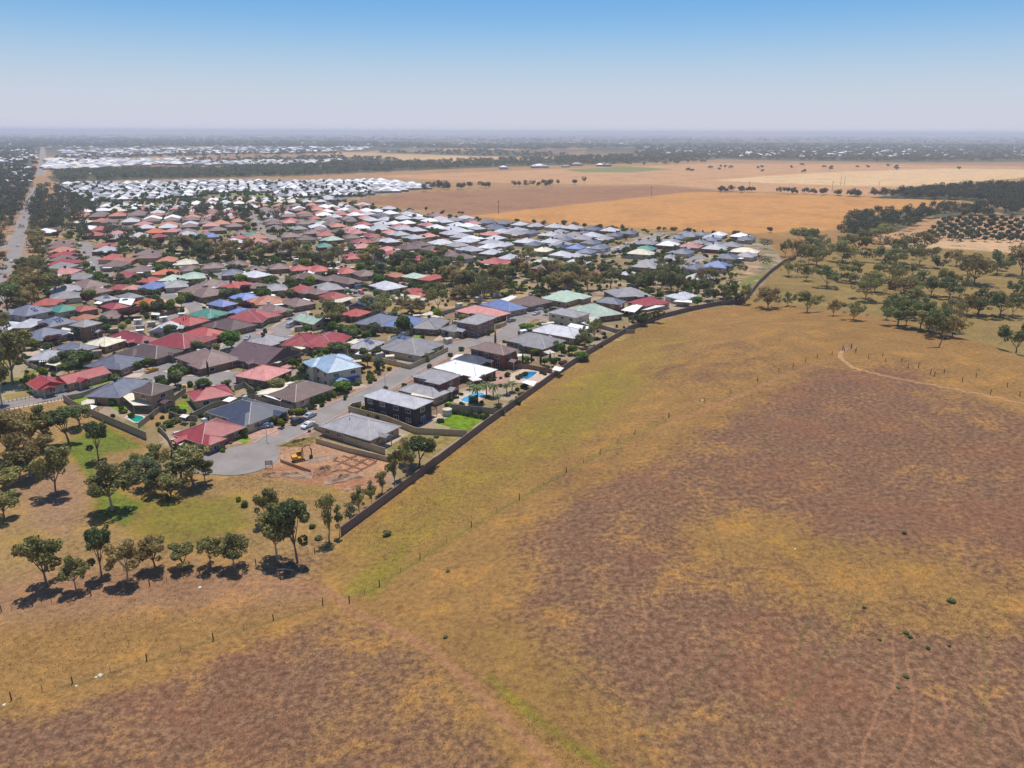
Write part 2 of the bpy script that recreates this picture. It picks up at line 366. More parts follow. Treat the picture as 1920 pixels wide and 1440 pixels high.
# park and verges round the houses
PARK = [(-200, 800), (60, 745), (125, 742), (280, 835), (400, 880), (500, 870), (735, 912), (640, 1005), (560, 1110), (-200, 1190)]
zone(PARK, (.29, .185, .075), 2)
zone([(60, 985), (30, 900), (150, 870), (170, 930), (120, 1010)], (.28, .17, .10), 5)
zone([(-100, 1170), (-100, 1115), (150, 1060), (500, 1060), (620, 1110), (560, 1130), (130, 1160)], (.275, .155, .085), 6)
zone([(-60, 700), (0, 665), (45, 672), (75, 700), (60, 742), (-40, 760)], (.26, .22, .06), 2)
zone([(665, 672), (700, 670), (765, 684), (700, 705), (672, 700)], (.34, .22, .09), 1)      # vacant corner lot
zone([(488, 868), (535, 825), (590, 825), (728, 868), (722, 905), (640, 915), (560, 900)], (.40, .225, .135), 1)    # building site
zone([(490, 880), (560, 870), (690, 895), (730, 890), (690, 925), (560, 905)], (.34, .16, .085), 2)
zone([(605, 520), (720, 490), (900, 500), (1000, 535), (1090, 555), (900, 572), (740, 590), (690, 575), (840, 545), (700, 520)], (.42, .27, .12), 2)
zone([(250, 470), (400, 478), (560, 490), (640, 500), (560, 507), (400, 492), (290, 490)], (.42, .27, .13), 2)
zone([(1335, 540), (1400, 490), (1430, 490), (1400, 545), (1340, 556)], (.46, .29, .17), 2)
zone([(1375, 530), (1440, 510), (1400, 556), (1350, 562)], (.24, .21, .06), 2)
for px, s in [([(262, 800), (345, 745), (352, 755), (300, 800)], 1)]: zone(px, (.42, .20, .10), s)
zone([(828, 783), (870, 776), (908, 783), (882, 806), (815, 800)], (.20, .33, .02), .5)
zone([(750, 815), (780, 805), (868, 822), (800, 850), (765, 838)], (.27, .25, .06), 1)
# mottling masks
def amask(items):
    a = np.zeros(len(TX))
    for px, k, soft in items: a = a + k * polymask(TX, TY, W(px), soft)
    return a
def lmask(items):
    a = np.zeros(len(TX))
    near = dist < 520
    for px, k, wd in items:
        d, _, _ = seg_dist(TX[near], TY[near], W(px)); a[near] = np.maximum(a[near], k * (1 - sstep(wd * .5, wd * 1.4, d)))
    return a
dirt = amask([([(1540, 688), (1660, 690), (1930, 770), (2050, 800), (2050, 1000), (1800, 960), (1600, 1010), (1420, 965), (1180, 1070), (1010, 1040), (980, 985), (1090, 925), (1250, 850), (1400, 760)], .62, 8),
              ([(1000, 1030), (1180, 1060), (2050, 900), (2050, 1600), (1300, 1600), (1120, 1300), (950, 1130)], .55, 9),
              ([(1280, 990), (1600, 1000), (1920, 1080), (1960, 1170), (1650, 1170), (1450, 1120)], -.40, 12),
              ([(1180, 1100), (1400, 1130), (1450, 1250), (1250, 1300), (1080, 1180)], .2, 5),
              ([(1480, 1180), (1960, 1200), (1960, 1600), (1450, 1600)], .25, 5),
              ([(560, 1165), (650, 1150), (780, 1205), (870, 1300), (1010, 1600), (-200, 1600), (-200, 1390), (250, 1280), (480, 1190)], .52, 6),
              ([(300, 1300), (600, 1230), (620, 1330), (300, 1440), (-100, 1440), (0, 1370)], .25, 5),
              ([(1240, 640), (1420, 640), (1500, 680), (1330, 760), (1180, 740)], .25, 8),
              ([(1600, 665), (1700, 672), (1800, 700), (1700, 705)], .4, 5),
              ([(470, 1090), (620, 1110), (640, 1030), (560, 1010)], .35, 5),
              ([(990, 860), (1250, 760), (1400, 740), (1200, 830), (1050, 920)], .18, 6)]) + .03
green = amask([([(650, 1100), (660, 1000), (800, 895), (1050, 712), (1150, 680), (1200, 720), (1100, 810), (1000, 890), (800, 1030), (700, 1125)], .46, 9),
               ([(990, 800), (1150, 680), (1300, 640), (1200, 760), (1050, 850)], .25, 9),
               ([(800, 1130), (1000, 1180), (1130, 1300), (1100, 1400), (950, 1290), (850, 1190)], .28, 6),
               ([(240, 1000), (270, 935), (450, 930), (480, 985), (350, 1030)], .95, 4), ([(0, 1010), (60, 960), (90, 1010), (30, 1060)], .4, 4),
               ([(100, 845), (190, 790), (275, 838), (205, 850), (165, 870), (150, 850)], 1.3, 3), ([(120, 830), (140, 830), (185, 890), (172, 905)], 1.5, 2),
               ([(180, 935), (215, 915), (262, 945), (235, 985), (180, 970)], 1.6, 3), ([(1350, 1000), (1600, 1010), (1800, 1080), (1560, 1060)], .3, 6),
               ([(-60, 690), (10, 670), (20, 730), (-60, 750)], 1.3, 3), ([(530, 905), (600, 905), (650, 925), (560, 935)], .5, 3)])
green = np.maximum(green, lmask([([(918, 1270), (960, 1310), (1010, 1350), (1070, 1395), (1140, 1440), (1200, 1480)], .74, 1.1),
                                 ([(690, 1112), (720, 1095), (800, 1037), (884, 985), (975, 935), (1062, 885), (1150, 835), (1250, 785)], .6, 1.0)]))
green = np.maximum(green, amask([([(640, 1108), (690, 1060), (780, 1000), (760, 1060), (700, 1130)], .9, 3)]))
path = lmask([([(560, 1090), (620, 1112), (655, 1142), (700, 1165), (800, 1212), (870, 1270), (930, 1335), (1030, 1430), (1080, 1490)], .9, 1.0),
              ([(655, 1142), (730, 1170), (860, 1225), (960, 1330), (1050, 1400)], .35, .4),
              ([(1590, 652), (1577, 660), (1575, 670), (1600, 690), (1660, 705), (1750, 722), (1820, 735), (1920, 757), (2050, 790)], 1.35, .9),
              ([(1580, 670), (1535, 682), (1480, 700), (1400, 735), (1330, 765), (1240, 800)], .9, 1.0),
              ([(0, 1345), (150, 1290), (300, 1240), (520, 1172), (610, 1145), (640, 1138)], .3, .6),
              ([(500, 1085), (560, 1100), (600, 1112)], .8, 1.0)] +
             [(p, .8, .25) for p in ([(1672, 1195), (1680, 1280), (1645, 1335), (1622, 1390), (1615, 1450)], [(1700, 1230), (1715, 1320), (1706, 1390), (1670, 1450)],
                                     [(1766, 1296), (1775, 1340), (1758, 1375)], [(1895, 1340), (1920, 1400)], [(1800, 1010), (1815, 1060), (1790, 1100)])])
trk = lmask([(p, .8, .3) for p in ([(1200, 1440), (1225, 1350), (1290, 1290), (1360, 1220), (1420, 1160)], [(1040, 1280), (1120, 1230), (1190, 1180)], [(1480, 1330), (1490, 1240), (1520, 1150)],
                                   [(1600, 1130), (1540, 1240), (1500, 1300), (1390, 1360)], [(1560, 1230), (1590, 1180), (1620, 1110)], [(1040, 1230), (1130, 1300), (1200, 1340)],
                                   [(1380, 760), (1450, 840), (1520, 900)], [(1660, 760), (1740, 800), (1780, 850)], [(1840, 1180), (1850, 1300), (1830, 1400)], [(1250, 900), (1330, 960), (1360, 1050)])] +
            [([(0, 1330), (140, 1282), (275, 1240), (400, 1198), (515, 1163), (605, 1133), (700, 1106), (800, 1040), (900, 978), (1062, 884), (1200, 815), (1330, 758), (1500, 690)], .75, .5),
             ([(1590, 662), (1640, 655), (1720, 655), (1820, 668), (1920, 690)], .5, 1.0)])
town = polymask(TX, TY, TOWN_W, 2.0) * (1 - polymask(TX, TY, W(PARK), 1.5)) * (1 - .85 * polymask(TX, TY, W([(470, 885), (535, 818), (600, 822), (735, 862), (750, 905), (690, 930), (560, 910)]), 1)) * (1 - .8 * polymask(TX, TY, W([(660, 672), (700, 668), (770, 684), (700, 708), (668, 702)]), 1))
crop = amask([([(640, 374), (1100, 350), (1400, 361), (1812, 374), (1560, 431), (1400, 438), (1000, 416)], 1, 3)])
wood = np.clip(amask([([(90, 330), (250, 322), (400, 319), (560, 313), (700, 309), (860, 304), (1000, 300), (1180, 293), (1340, 289), (1340, 299), (1190, 306), (1000, 311), (830, 317), (700, 323), (560, 329), (400, 333), (250, 337), (100, 341)], 1, 15),
    ([(1180, 266), (1400, 266), (1960, 265), (1960, 303), (1720, 305), (1450, 301), (1300, 297), (1190, 290)], .8, 40), ([(-60, 258), (700, 261), (900, 266), (1190, 266), (1190, 276), (1000, 278), (640, 276), (300, 274), (100, 280), (-60, 290)], .75, 60),
    ([(-100, 270), (66, 270), (64, 350), (30, 400), (-100, 440)], .7, 10), ([(330, 299), (640, 294), (760, 299), (700, 306), (430, 310)], .7, 15), ([(700, 286), (900, 281), (1040, 287), (1100, 295), (900, 293)], .7, 20),
    ([(1575, 430), (1600, 405), (1760, 394), (1960, 385), (1960, 406), (1740, 411), (1690, 436), (1600, 440)], .6, 8), ([(1630, 371), (1700, 362), (1960, 350), (1960, 392), (1800, 376)], .8, 8)]), 0, 1)
farm = sstep(2000, 4200, dist)
me = np_mesh("ground", np.stack([TX, TY, TZ], 1), TQ, [], True, base)
for nm, a in dict(dirt=dirt, green=green, path=path, trk=trk, town=town, wood=wood, far2=sstep(6000, 12000, dist), farm=farm, crop=crop).items():
    at_ = me.attributes.new(nm, 'FLOAT', 'POINT'); at_.data.foreach_set("value", a.astype(np.float32))
s = NT('ground', .95, .12); pos = s.n("NewGeometry").outputs["Position"]
fl = s.n("VectorMath", operation='MULTIPLY'); s.t.links.new(pos, fl.inputs[0]); fl.inputs[1].default_value = (1, 1, 0); P = fl.outputs[0]
n_big = s.noise(P, .018, 4, .6); n_mid = s.noise(P, .11, 6, .68, .4); n_fine = s.noise(P, .9, 5, .72); n_grit = s.noise(P, 3.2, 3, .75)
c = s.attr('base', True)
tuft = s.math('ADD', s.math('MULTIPLY', n_mid, .52), s.math('MULTIPLY', n_fine, .48))
# green tint
gm = s.ramp(s.math('ADD', s.attr('green'), s.math('MULTIPLY', s.math('SUBTRACT', tuft, .5), 2.4)), .12, .95)
c = s.mix(s.math('MULTIPLY', gm, .8), c, s.mix(s.ramp(s.attr('green'), .88, 1.15), (.20, .165, .026), (.11, .175, .018)))
# golden patches in the pale grass
c = s.mix(s.ramp(n_big, .46, .62, 0, .45), c, s.scalec(c, .74))
c = s.mix(s.ramp(n_mid, .53, .64, 0, .65), c, s.mix(1.0, c, (1.30, 1.16, .88), 'MULTIPLY'))
c = s.mix(s.ramp(s.noise(P, .30, 5, .7, .8), .55, .68, 0, .65), c, s.scalec(c, .60))
dm_in = s.math('ADD', s.attr('dirt'), s.math('ADD', s.math('MULTIPLY', s.math('SUBTRACT', .5, tuft), 2.6), s.math('MULTIPLY', s.math('SUBTRACT', n_big, .5), .9)))
dm = s.ramp(dm_in, .14, .72)
dcol = s.mix(s.ramp(n_fine, .35, .65), (.140, .076, .048), (.212, .118, .074))
dcol = s.mix(s.ramp(s.noise(P, .035, 4), .5, .62, 0, .5), dcol, (.21, .092, .055))
c = s.mix(s.math('MULTIPLY', dm, .92), c, dcol)
tm = s.ramp(s.math('ADD', s.attr('trk'), s.math('MULTIPLY', s.math('SUBTRACT', n_fine, .5), .9)), .25, .7)
c = s.mix(s.math('MULTIPLY', tm, .38), c, (.13, .115, .04))
pm = s.ramp(s.math('ADD', s.attr('path'), s.math('MULTIPLY', s.math('SUBTRACT', n_fine, .5), .8)), .25, .6)
c = s.mix(s.math('MULTIPLY', pm, s.ramp(s.attr('path'), .8, 1.2, .5, .9)), c, s.mix(s.ramp(s.attr('path'), .9, 1.2), (.31, .155, .085), (.40, .25, .12)))
# residential ground: paving, mulch, dry lawn
vo = s.n("TexVoronoi", feature='F1', distance='MANHATTAN'); s.set(vo.inputs["Vector"], P); vo.inputs["Scale"].default_value = .11
sep = s.n("SeparateColor"); s.t.links.new(vo.outputs["Color"], sep.inputs[0])
yard = s.mix(s.ramp(sep.outputs[0], .3, .34), (.22, .15, .10), (.44, .35, .26)); yard = s.mix(s.ramp(sep.outputs[1], .76, .78), yard, (.13, .18, .03))
yard = s.mix(s.ramp(sep.outputs[2], .7, .74), yard, (.30, .22, .09)); yard = s.mix(s.ramp(n_fine, .4, .62, 0, .5), yard, (.11, .09, .045))
c = s.mix(s.math('MULTIPLY', s.attr('town'), .62), c, yard)
# far patchwork of paddocks and scrub
vf = s.n("TexVoronoi", feature='F1'); mp = s.n("Mapping"); s.t.links.new(P, mp.inputs[0]); mp.inputs[3].default_value = (1, .4, 1); mp.inputs[2].default_value = (0, 0, .25)
s.t.links.new(mp.outputs[0], vf.inputs["Vector"]); vf.inputs["Scale"].default_value = .0016
sp2 = s.n("SeparateColor"); s.t.links.new(vf.outputs["Color"], sp2.inputs[0])
pad = s.mix(s.ramp(sp2.outputs[0], .5, .54), (.06, .075, .045), (.40, .27, .15)); pad = s.mix(s.ramp(sp2.outputs[1], .66, .69), pad, (.24, .16, .095))
scr = s.ramp(s.noise(P, .0022, 6, .7), .44, .51); pad = s.mix(s.math('MULTIPLY', scr, .85), pad, (.05, .062, .04))
pad = s.mix(s.ramp(s.noise(P, .012, 5, .8), .52, .57, 0, .85), pad, (.05, .062, .04))
pad = s.mix(s.ramp(s.noise(P, .03, 3, .8), .70, .74, 0, .6), pad, (.55, .5, .46))
c = s.mix(s.math('MULTIPLY', s.attr('farm'), .95), c, pad)
wm_ = s.ramp(s.math('ADD', s.attr('wood'), s.math('MULTIPLY', s.math('SUBTRACT', s.noise(P, .008, 6, .75), .5), 1.3)), .35, .6)
c = s.mix(s.math('MULTIPLY', wm_, .9), c, (.065, .078, .045))
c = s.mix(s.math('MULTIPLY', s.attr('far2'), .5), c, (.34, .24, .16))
# sown rows in the two big fields
wv = s.n("TexWave", wave_type='BANDS', bands_direction='X'); mp2 = s.n("Mapping"); s.t.links.new(P, mp2.inputs[0]); mp2.inputs[2].default_value = (0, 0, 1.25); s.t.links.new(mp2.outputs[0], wv.inputs["Vector"])
wv.inputs["Scale"].default_value = .022; wv.inputs["Distortion"].default_value = 2.5; wv.inputs["Detail"].default_value = 2; wv.inputs["Detail Scale"].default_value = .3
c = s.mix(s.attr('crop'), c, s.scalec(c, s.ramp(wv.outputs["Fac"], 0, 1, .96, 1.03)))
k = s.math('MULTIPLY', s.ramp(n_fine, .28, .72, .70, 1.30), s.ramp(n_grit, .2, .8, .70, 1.30))
k = s.math('MULTIPLY', k, s.ramp(n_mid, .3, .7, .92, 1.08))
c = s.scalec(c, k)
hb = s.math('ADD', s.math('MULTIPLY', n_fine, .5), s.math('MULTIPLY', n_grit, .5))
s.bump(hb, .55, .35)
me.materials.append(s.out(c))
tag(link("ground", me), kind="structure")
# ------------------------------------------------------------------ roads, kerbs, verges
ROADS = [  # px centreline, width m
 ('cul_de_sac_street', [(452, 868), (480, 848), (520, 822), (575, 796), (640, 762), (700, 735), (770, 692), (815, 668), (850, 652), (890, 641), (927, 635), (950, 626), (966, 607), (980, 596), (1015, 588)], 8.2),
 ('park_road', [(-60, 775), (0, 762), (60, 751), (120, 741), (175, 727), (225, 712), (275, 699), (320, 683), (340, 672)], 7.5),
 ('court_road', [(275, 699), (330, 712), (380, 711), (415, 710)], 7.5),
 ('crescent_road', [(433, 655), (450, 636), (480, 622), (520, 618), (545, 606), (560, 596), (556, 584)], 8.5),
 ('junction_road', [(497, 625), (520, 634), (548, 636)], 8),
 ('back_road', [(305, 548), (325, 560), (360, 572), (372, 585)], 8),
 ('side_road', [(262, 613), (300, 600), (338, 592)], 5),
 ('long_road', [(156, 455), (170, 477), (186, 502), (206, 522)], 9),
 ('elbow_road', [(470, 522), (520, 524), (590, 532), (650, 541), (668, 552), (705, 556)], 8),
 ('short_road', [(400, 512), (420, 530), (432, 536)], 7),
 ('estate_road', [(1127, 480), (1180, 461), (1242, 440)], 9), ('estate_lane', [(1255, 507), (1290, 492), (1320, 478)], 8),
 ('link_road', [(466, 400), (478, 412), (490, 428)], 7), ('uphill_road', [(490, 436), (510, 446), (545, 458)], 7),
 ('highway', [(-40, 620), (-8, 555), (12, 515), (30, 470), (42, 420), (55, 380), (66, 352)], 8.5), ('highway_far', [(74, 330), (80, 300), (80, 272), (80, 262)], 12),
 ('highway_slip', [(-60, 480), (0, 466), (22, 455), (34, 440)], 7), ('field_lane', [(640, 381), (740, 393), (885, 412), (1000, 423), (1180, 433), (1400, 444)], 4)]
RW = []
for nm, px, wd in ROADS:
    Pw = [atz(*p)[:2] for p in px]; q = []
    for i in range(len(Pw) - 1):       # Catmull-Rom resample
        p0, p1, p2, p3 = Pw[max(i - 1, 0)], Pw[i], Pw[i + 1], Pw[min(i + 2, len(Pw) - 1)]
        n = max(2, int(np.linalg.norm(p2 - p1) / 4))
        for t in np.arange(n) / n: q.append(.5 * ((2 * p1) + (p2 - p0) * t + (2 * p0 - 5 * p1 + 4 * p2 - p3) * t * t + (3 * p1 - p0 - 3 * p2 + p3) * t ** 3))
    q.append(Pw[-1]); RW.append((nm, np.array(q), wd))
def ribbon(q, wd, z):
    t = np.gradient(q, axis=0); t /= np.linalg.norm(t, axis=1)[:, None] + 1e-9; n = np.stack([-t[:, 1], t[:, 0]], 1)
    a, b = q + n * wd / 2, q - n * wd / 2; k = len(q)
    V = np.concatenate([np.c_[a, np.full(k, z)], np.c_[b, np.full(k, z)]]); Q = np.array([(i, i + k, i + k + 1, i + 1) for i in range(k - 1)])
    return V, Q, a, b
kerb = MB()
CIRC = [(atz(452, 862)[:2], 9.5), (atz(412, 868)[:2], 7.0), (atz(1012, 588)[:2], 9.5), (atz(415, 712)[:2], 9.0), (atz(497, 625)[:2], 11.0)]
def onroad(p, skip=-1, m=0.0):
    for j, (_, q, wd) in enumerate(RW):
        if j != skip and np.min(np.hypot(q[:, 0] - p[0], q[:, 1] - p[1])) < wd / 2 + m + .2: return True
    return any(math.hypot(c[0] - p[0], c[1] - p[1]) < r + m for c, r in CIRC)
for j, (nm, q, wd) in enumerate(RW):
    V, Q, a, b = ribbon(q, wd, .03 + .004 * j)
    tag(link(nm, np_mesh(nm, V, Q, M['asphalt'])), kind="structure")
    if nm.startswith('highway') or nm == 'field_lane':
        V, Q, _, _ = ribbon(q, wd + (9 if nm == 'highway' else 6), .012 + .0005 * j); tag(link('sandy_verge', np_mesh('verge', V, Q, M['drygrass' if nm == 'field_lane' else 'soil_pale'])), kind="structure"); continue
    if np.hypot(*q[0]) < 540:
        V, Q, _, _ = ribbon(q, wd + 3.4, .010 + .0005 * j); tag(link('footpath_verge', np_mesh('footpath', V, Q, M['paver_pink' if j == 0 else 'paving'])), kind="structure")
        for side in (a, b):
            for i in range(len(side) - 1):
                p0, p1 = side[i], side[i + 1]
                if onroad((p0 + p1) / 2, j, -.1): continue
                d = (p1 - p0) / (np.linalg.norm(p1 - p0) + 1e-9); n = np.array([-d[1], d[0]]) * .15
                c4 = [p0 - n, p1 - n, p1 + n, p0 + n]
                if (d[0] * (c4[3] - c4[0])[1] - d[1] * (c4[3] - c4[0])[0]) < 0: c4 = c4[::-1]
                kerb.prism([tuple(x) for x in c4], -.05, .16)
for i, (c, r) in enumerate(CIRC):
    m = MB(); m.prism([(c[0] + r * math.cos(a), c[1] + r * math.sin(a)) for a in np.linspace(0, 2 * math.pi, 40, endpoint=False)], -.05, .115 + .004 * i)
    tag(m.build('turning_circle', M['asphalt']), kind="structure")
# round planted island of the roundabout
c = CIRC[4][0]; m = MB(); m.prism([(c[0] + 3.6 * math.cos(a), c[1] + 3.6 * math.sin(a)) for a in np.linspace(0, 2 * math.pi, 28, endpoint=False)], 0, .26)
tag(m.build('roundabout_island', M['paver_pink']), kind='structure'); ISLAND = c
tag(kerb.build('kerb', M['concrete']), kind='structure')
def sheet(name, px, mat, z, th=.0):
    m = MB(); P_ = [tuple(atz(*p)[:2]) for p in px]
    if sum((P_[i][0] * P_[(i + 1) % len(P_)][1] - P_[(i + 1) % len(P_)][0] * P_[i][1]) for i in range(len(P_))) < 0: P_ = P_[::-1]
    m.prism(P_, -.1, z); return tag(m.build(name, M[mat]), kind='structure')
def C(k, x, y):
    ox, oy, sx = {1: (0, 500, 4), 2: (440, 480, 4), 3: (840, 480, 4), 4: (300, 700, 4), 5: (560, 760, 4), 6: (60, 380, 6.4), 7: (320, 380, 6.4), 8: (600, 380, 6.4), 9: (880, 400, 6.4), 0: (1150, 410, 6.4)}[k]
    return ox + x / sx, oy + y / sx
sheet('driveway', [C(4, 700, 450), C(4, 860, 480), C(4, 920, 415), C(4, 760, 380)], 'paver_pink', .05)
sheet('driveway', [C(4, 300, 600), C(4, 400, 630), C(4, 470, 590), C(4, 400, 540)], 'paver_pink', .055)
sheet('garden_bed', [C(4, 440, 560), C(4, 640, 520), C(4, 880, 440), C(4, 700, 445), C(4, 590, 460), C(4, 470, 510)], 'paver_pink', .04)
sheet('lawn_patch', [C(4, 565, 505), C(4, 640, 525), C(4, 690, 490), C(4, 620, 472)], 'lawn', .07)
sheet('garden_bed', [C(4, 830, 420), C(4, 960, 400), C(4, 1020, 330), C(4, 1000, 290), C(4, 900, 330)], 'soil_pale', .045)
sheet('driveway', [C(4, 1050, 290), C(4, 1180, 270), C(4, 1230, 215), C(4, 1130, 240)], 'paving', .05)
sheet('driveway', [C(2, 850, 1010), C(2, 990, 980), C(2, 940, 945), C(2, 850, 960)], 'paving', .05)
sheet('driveway', [C(2, 1480, 640), C(2, 1690, 620), C(2, 1620, 590), C(2, 1530, 600)], 'paving', .05)
sheet('driveway', [C(2, 1330, 590), C(2, 1430, 600), C(2, 1440, 575), C(2, 1350, 560)], 'paving', .05)
sheet('driveway', [C(1, 910, 830), C(1, 1050, 830), C(1, 1080, 800), C(1, 960, 800)], 'paving', .05)
sheet('driveway', [C(1, 1560, 810), C(1, 1720, 830), C(1, 1725, 780), C(1, 1650, 760)], 'cream', .05)
sheet('driveway', [C(1, 170, 700), C(1, 300, 650), C(1, 300, 630), C(1, 170, 640)], 'paving', .05)
sheet('driveway', [C(3, 640, 470), C(3, 740, 480), C(3, 755, 450), C(3, 690, 455)], 'paver_pink', .05)
sheet('lawn_patch', [C(2, 1330, 610), C(2, 1420, 615), C(2, 1430, 580), C(2, 1360, 585)], 'lawn', .07)
sheet('concrete_path', [C(5, 600, 300), C(5, 660, 320), C(5, 805, 225), C(5, 760, 210)], 'paving', .05)
sheet('pool_paving', [C(1, 925, 1140), C(1, 1010, 1180), C(1, 1090, 1130), C(1, 980, 1100)], 'paving', .16)
sheet('pool_paving', [C(3, 20, 1095), C(3, 150, 1135), C(3, 330, 1045), C(3, 290, 1010), C(3, 100, 1020)], 'paving', .16)
sheet('pool_paving', [C(3, 460, 950), C(3, 690, 970), C(3, 830, 900), C(3, 760, 860), C(3, 560, 850), C(3, 470, 890)], 'paving', .16)
sheet('side_yard', [C(3, 300, 960), C(3, 470, 960), C(3, 520, 880), C(3, 400, 860), C(3, 320, 880)], 'paver_pink', .08)
sheet('lawn_patch', [C(4, 100, 300), C(4, 210, 290), C(4, 210, 200), C(4, 140, 230)], 'lawn', .07)
sheet('lawn_patch', [C(1, 840, 1050), C(1, 900, 1100), C(1, 960, 1060), C(1, 900, 1030)], 'lawn', .07)
sheet('lawn_patch', [C(1, 500, 970), C(1, 600, 1030), C(1, 690, 1010), C(1, 620, 960)], 'lawn', .07)
sheet('lawn_patch', [C(1, 590, 895), C(1, 650, 915), C(1, 880, 850), C(1, 800, 830)], 'lawn', .06)
sheet('lawn_patch', [C(2, 430, 950), C(2, 560, 960), C(2, 590, 890), C(2, 470, 910)], 'lawn', .06)
sheet('lawn_patch', [C(2, 480, 555), C(2, 530, 570), C(2, 560, 545), C(2, 500, 520)], 'lawn', .06)
sheet('lawn_patch', [C(3, 0, 1110), C(3, 60, 1110), C(3, 20, 1060), C(3, -60, 1070)], 'lawn', .06)
sheet('lawn_patch', [C(3, 1180, 640), C(3, 1290, 640), C(3, 1380, 600), C(3, 1240, 580)], 'drygrass', .06)
sheet('lawn_patch', [C(5, 1010, 128), C(5, 1110, 100), C(5, 1150, 55), C(5, 1400, 92), C(5, 1270, 190), C(5, 1130, 160)], 'lawn', .07)
sheet('lawn_patch', [C(5, 700, 320), C(5, 860, 195), C(5, 1210, 238), C(5, 985, 395), C(5, 800, 340)], 'drygrass', .06)
sheet('paved_yard', [C(5, 860, 120), C(5, 960, 140), C(5, 1090, 100), C(5, 1060, 60), C(5, 960, 100)], 'paving', .055)
sheet('lawn_patch', [C(4, 590, 505), C(4, 640, 520), C(4, 680, 492), C(4, 630, 478)], 'lawn', .075)
# ------------------------------------------------------------------ houses
WIN = MB(); WIN.box(-.95, .95, -.03, .04, -.65, .65, 0).box(-.85, -.04, .04, .055, -.55, .55, 1).box(.04, .85, .04, .055, -.55, .55, 1)
WIN = WIN.mesh('window', [M['white'], M['glass']])
DOOR = MB(); DOOR.box(-.5, .5, -.02, .05, 0, 2.05, 0).box(-.32, .32, .05, .065, 1.1, 1.85, 1); DOOR = DOOR.mesh('door', [M['door'], M['glass']])
GAR = MB(); GAR.box(-2.5, 2.5, -.02, .04, 0, 2.2)
for i in range(4): GAR.box(-2.42, 2.42, .04, .06, .08 + i * .54, .54 + i * .54)
GAR = GAR.mesh('garage_door', M['garage'])
def mk_cooler(k): 
    m = MB(); m.box(-.6, .6, -.6, .6, .25, 1.0); m.box(-.5, .5, -.5, .5, 1.0, 1.08); m.box(-.3, .3, -.3, .3, -.6, .25)
    for i in range(3): m.box(-.62, .62, -.45, .45, .35 + i * .2, .42 + i * .2)
    return m.mesh('air_conditioner', M[k])
COOL = [mk_cooler('cooler'), mk_cooler('cooler_w')]
SOLAR = MB(); SOLAR.box(-.5, .5, -.8, .8, 0, .05, 1); SOLAR.box(-.46, .46, -.76, .76, .05, .06, 0); SOLAR = SOLAR.mesh('solar_panel', [M['solar'], M['white']])
HOUSES = []      # every house footprint: (cx, cy, radius)
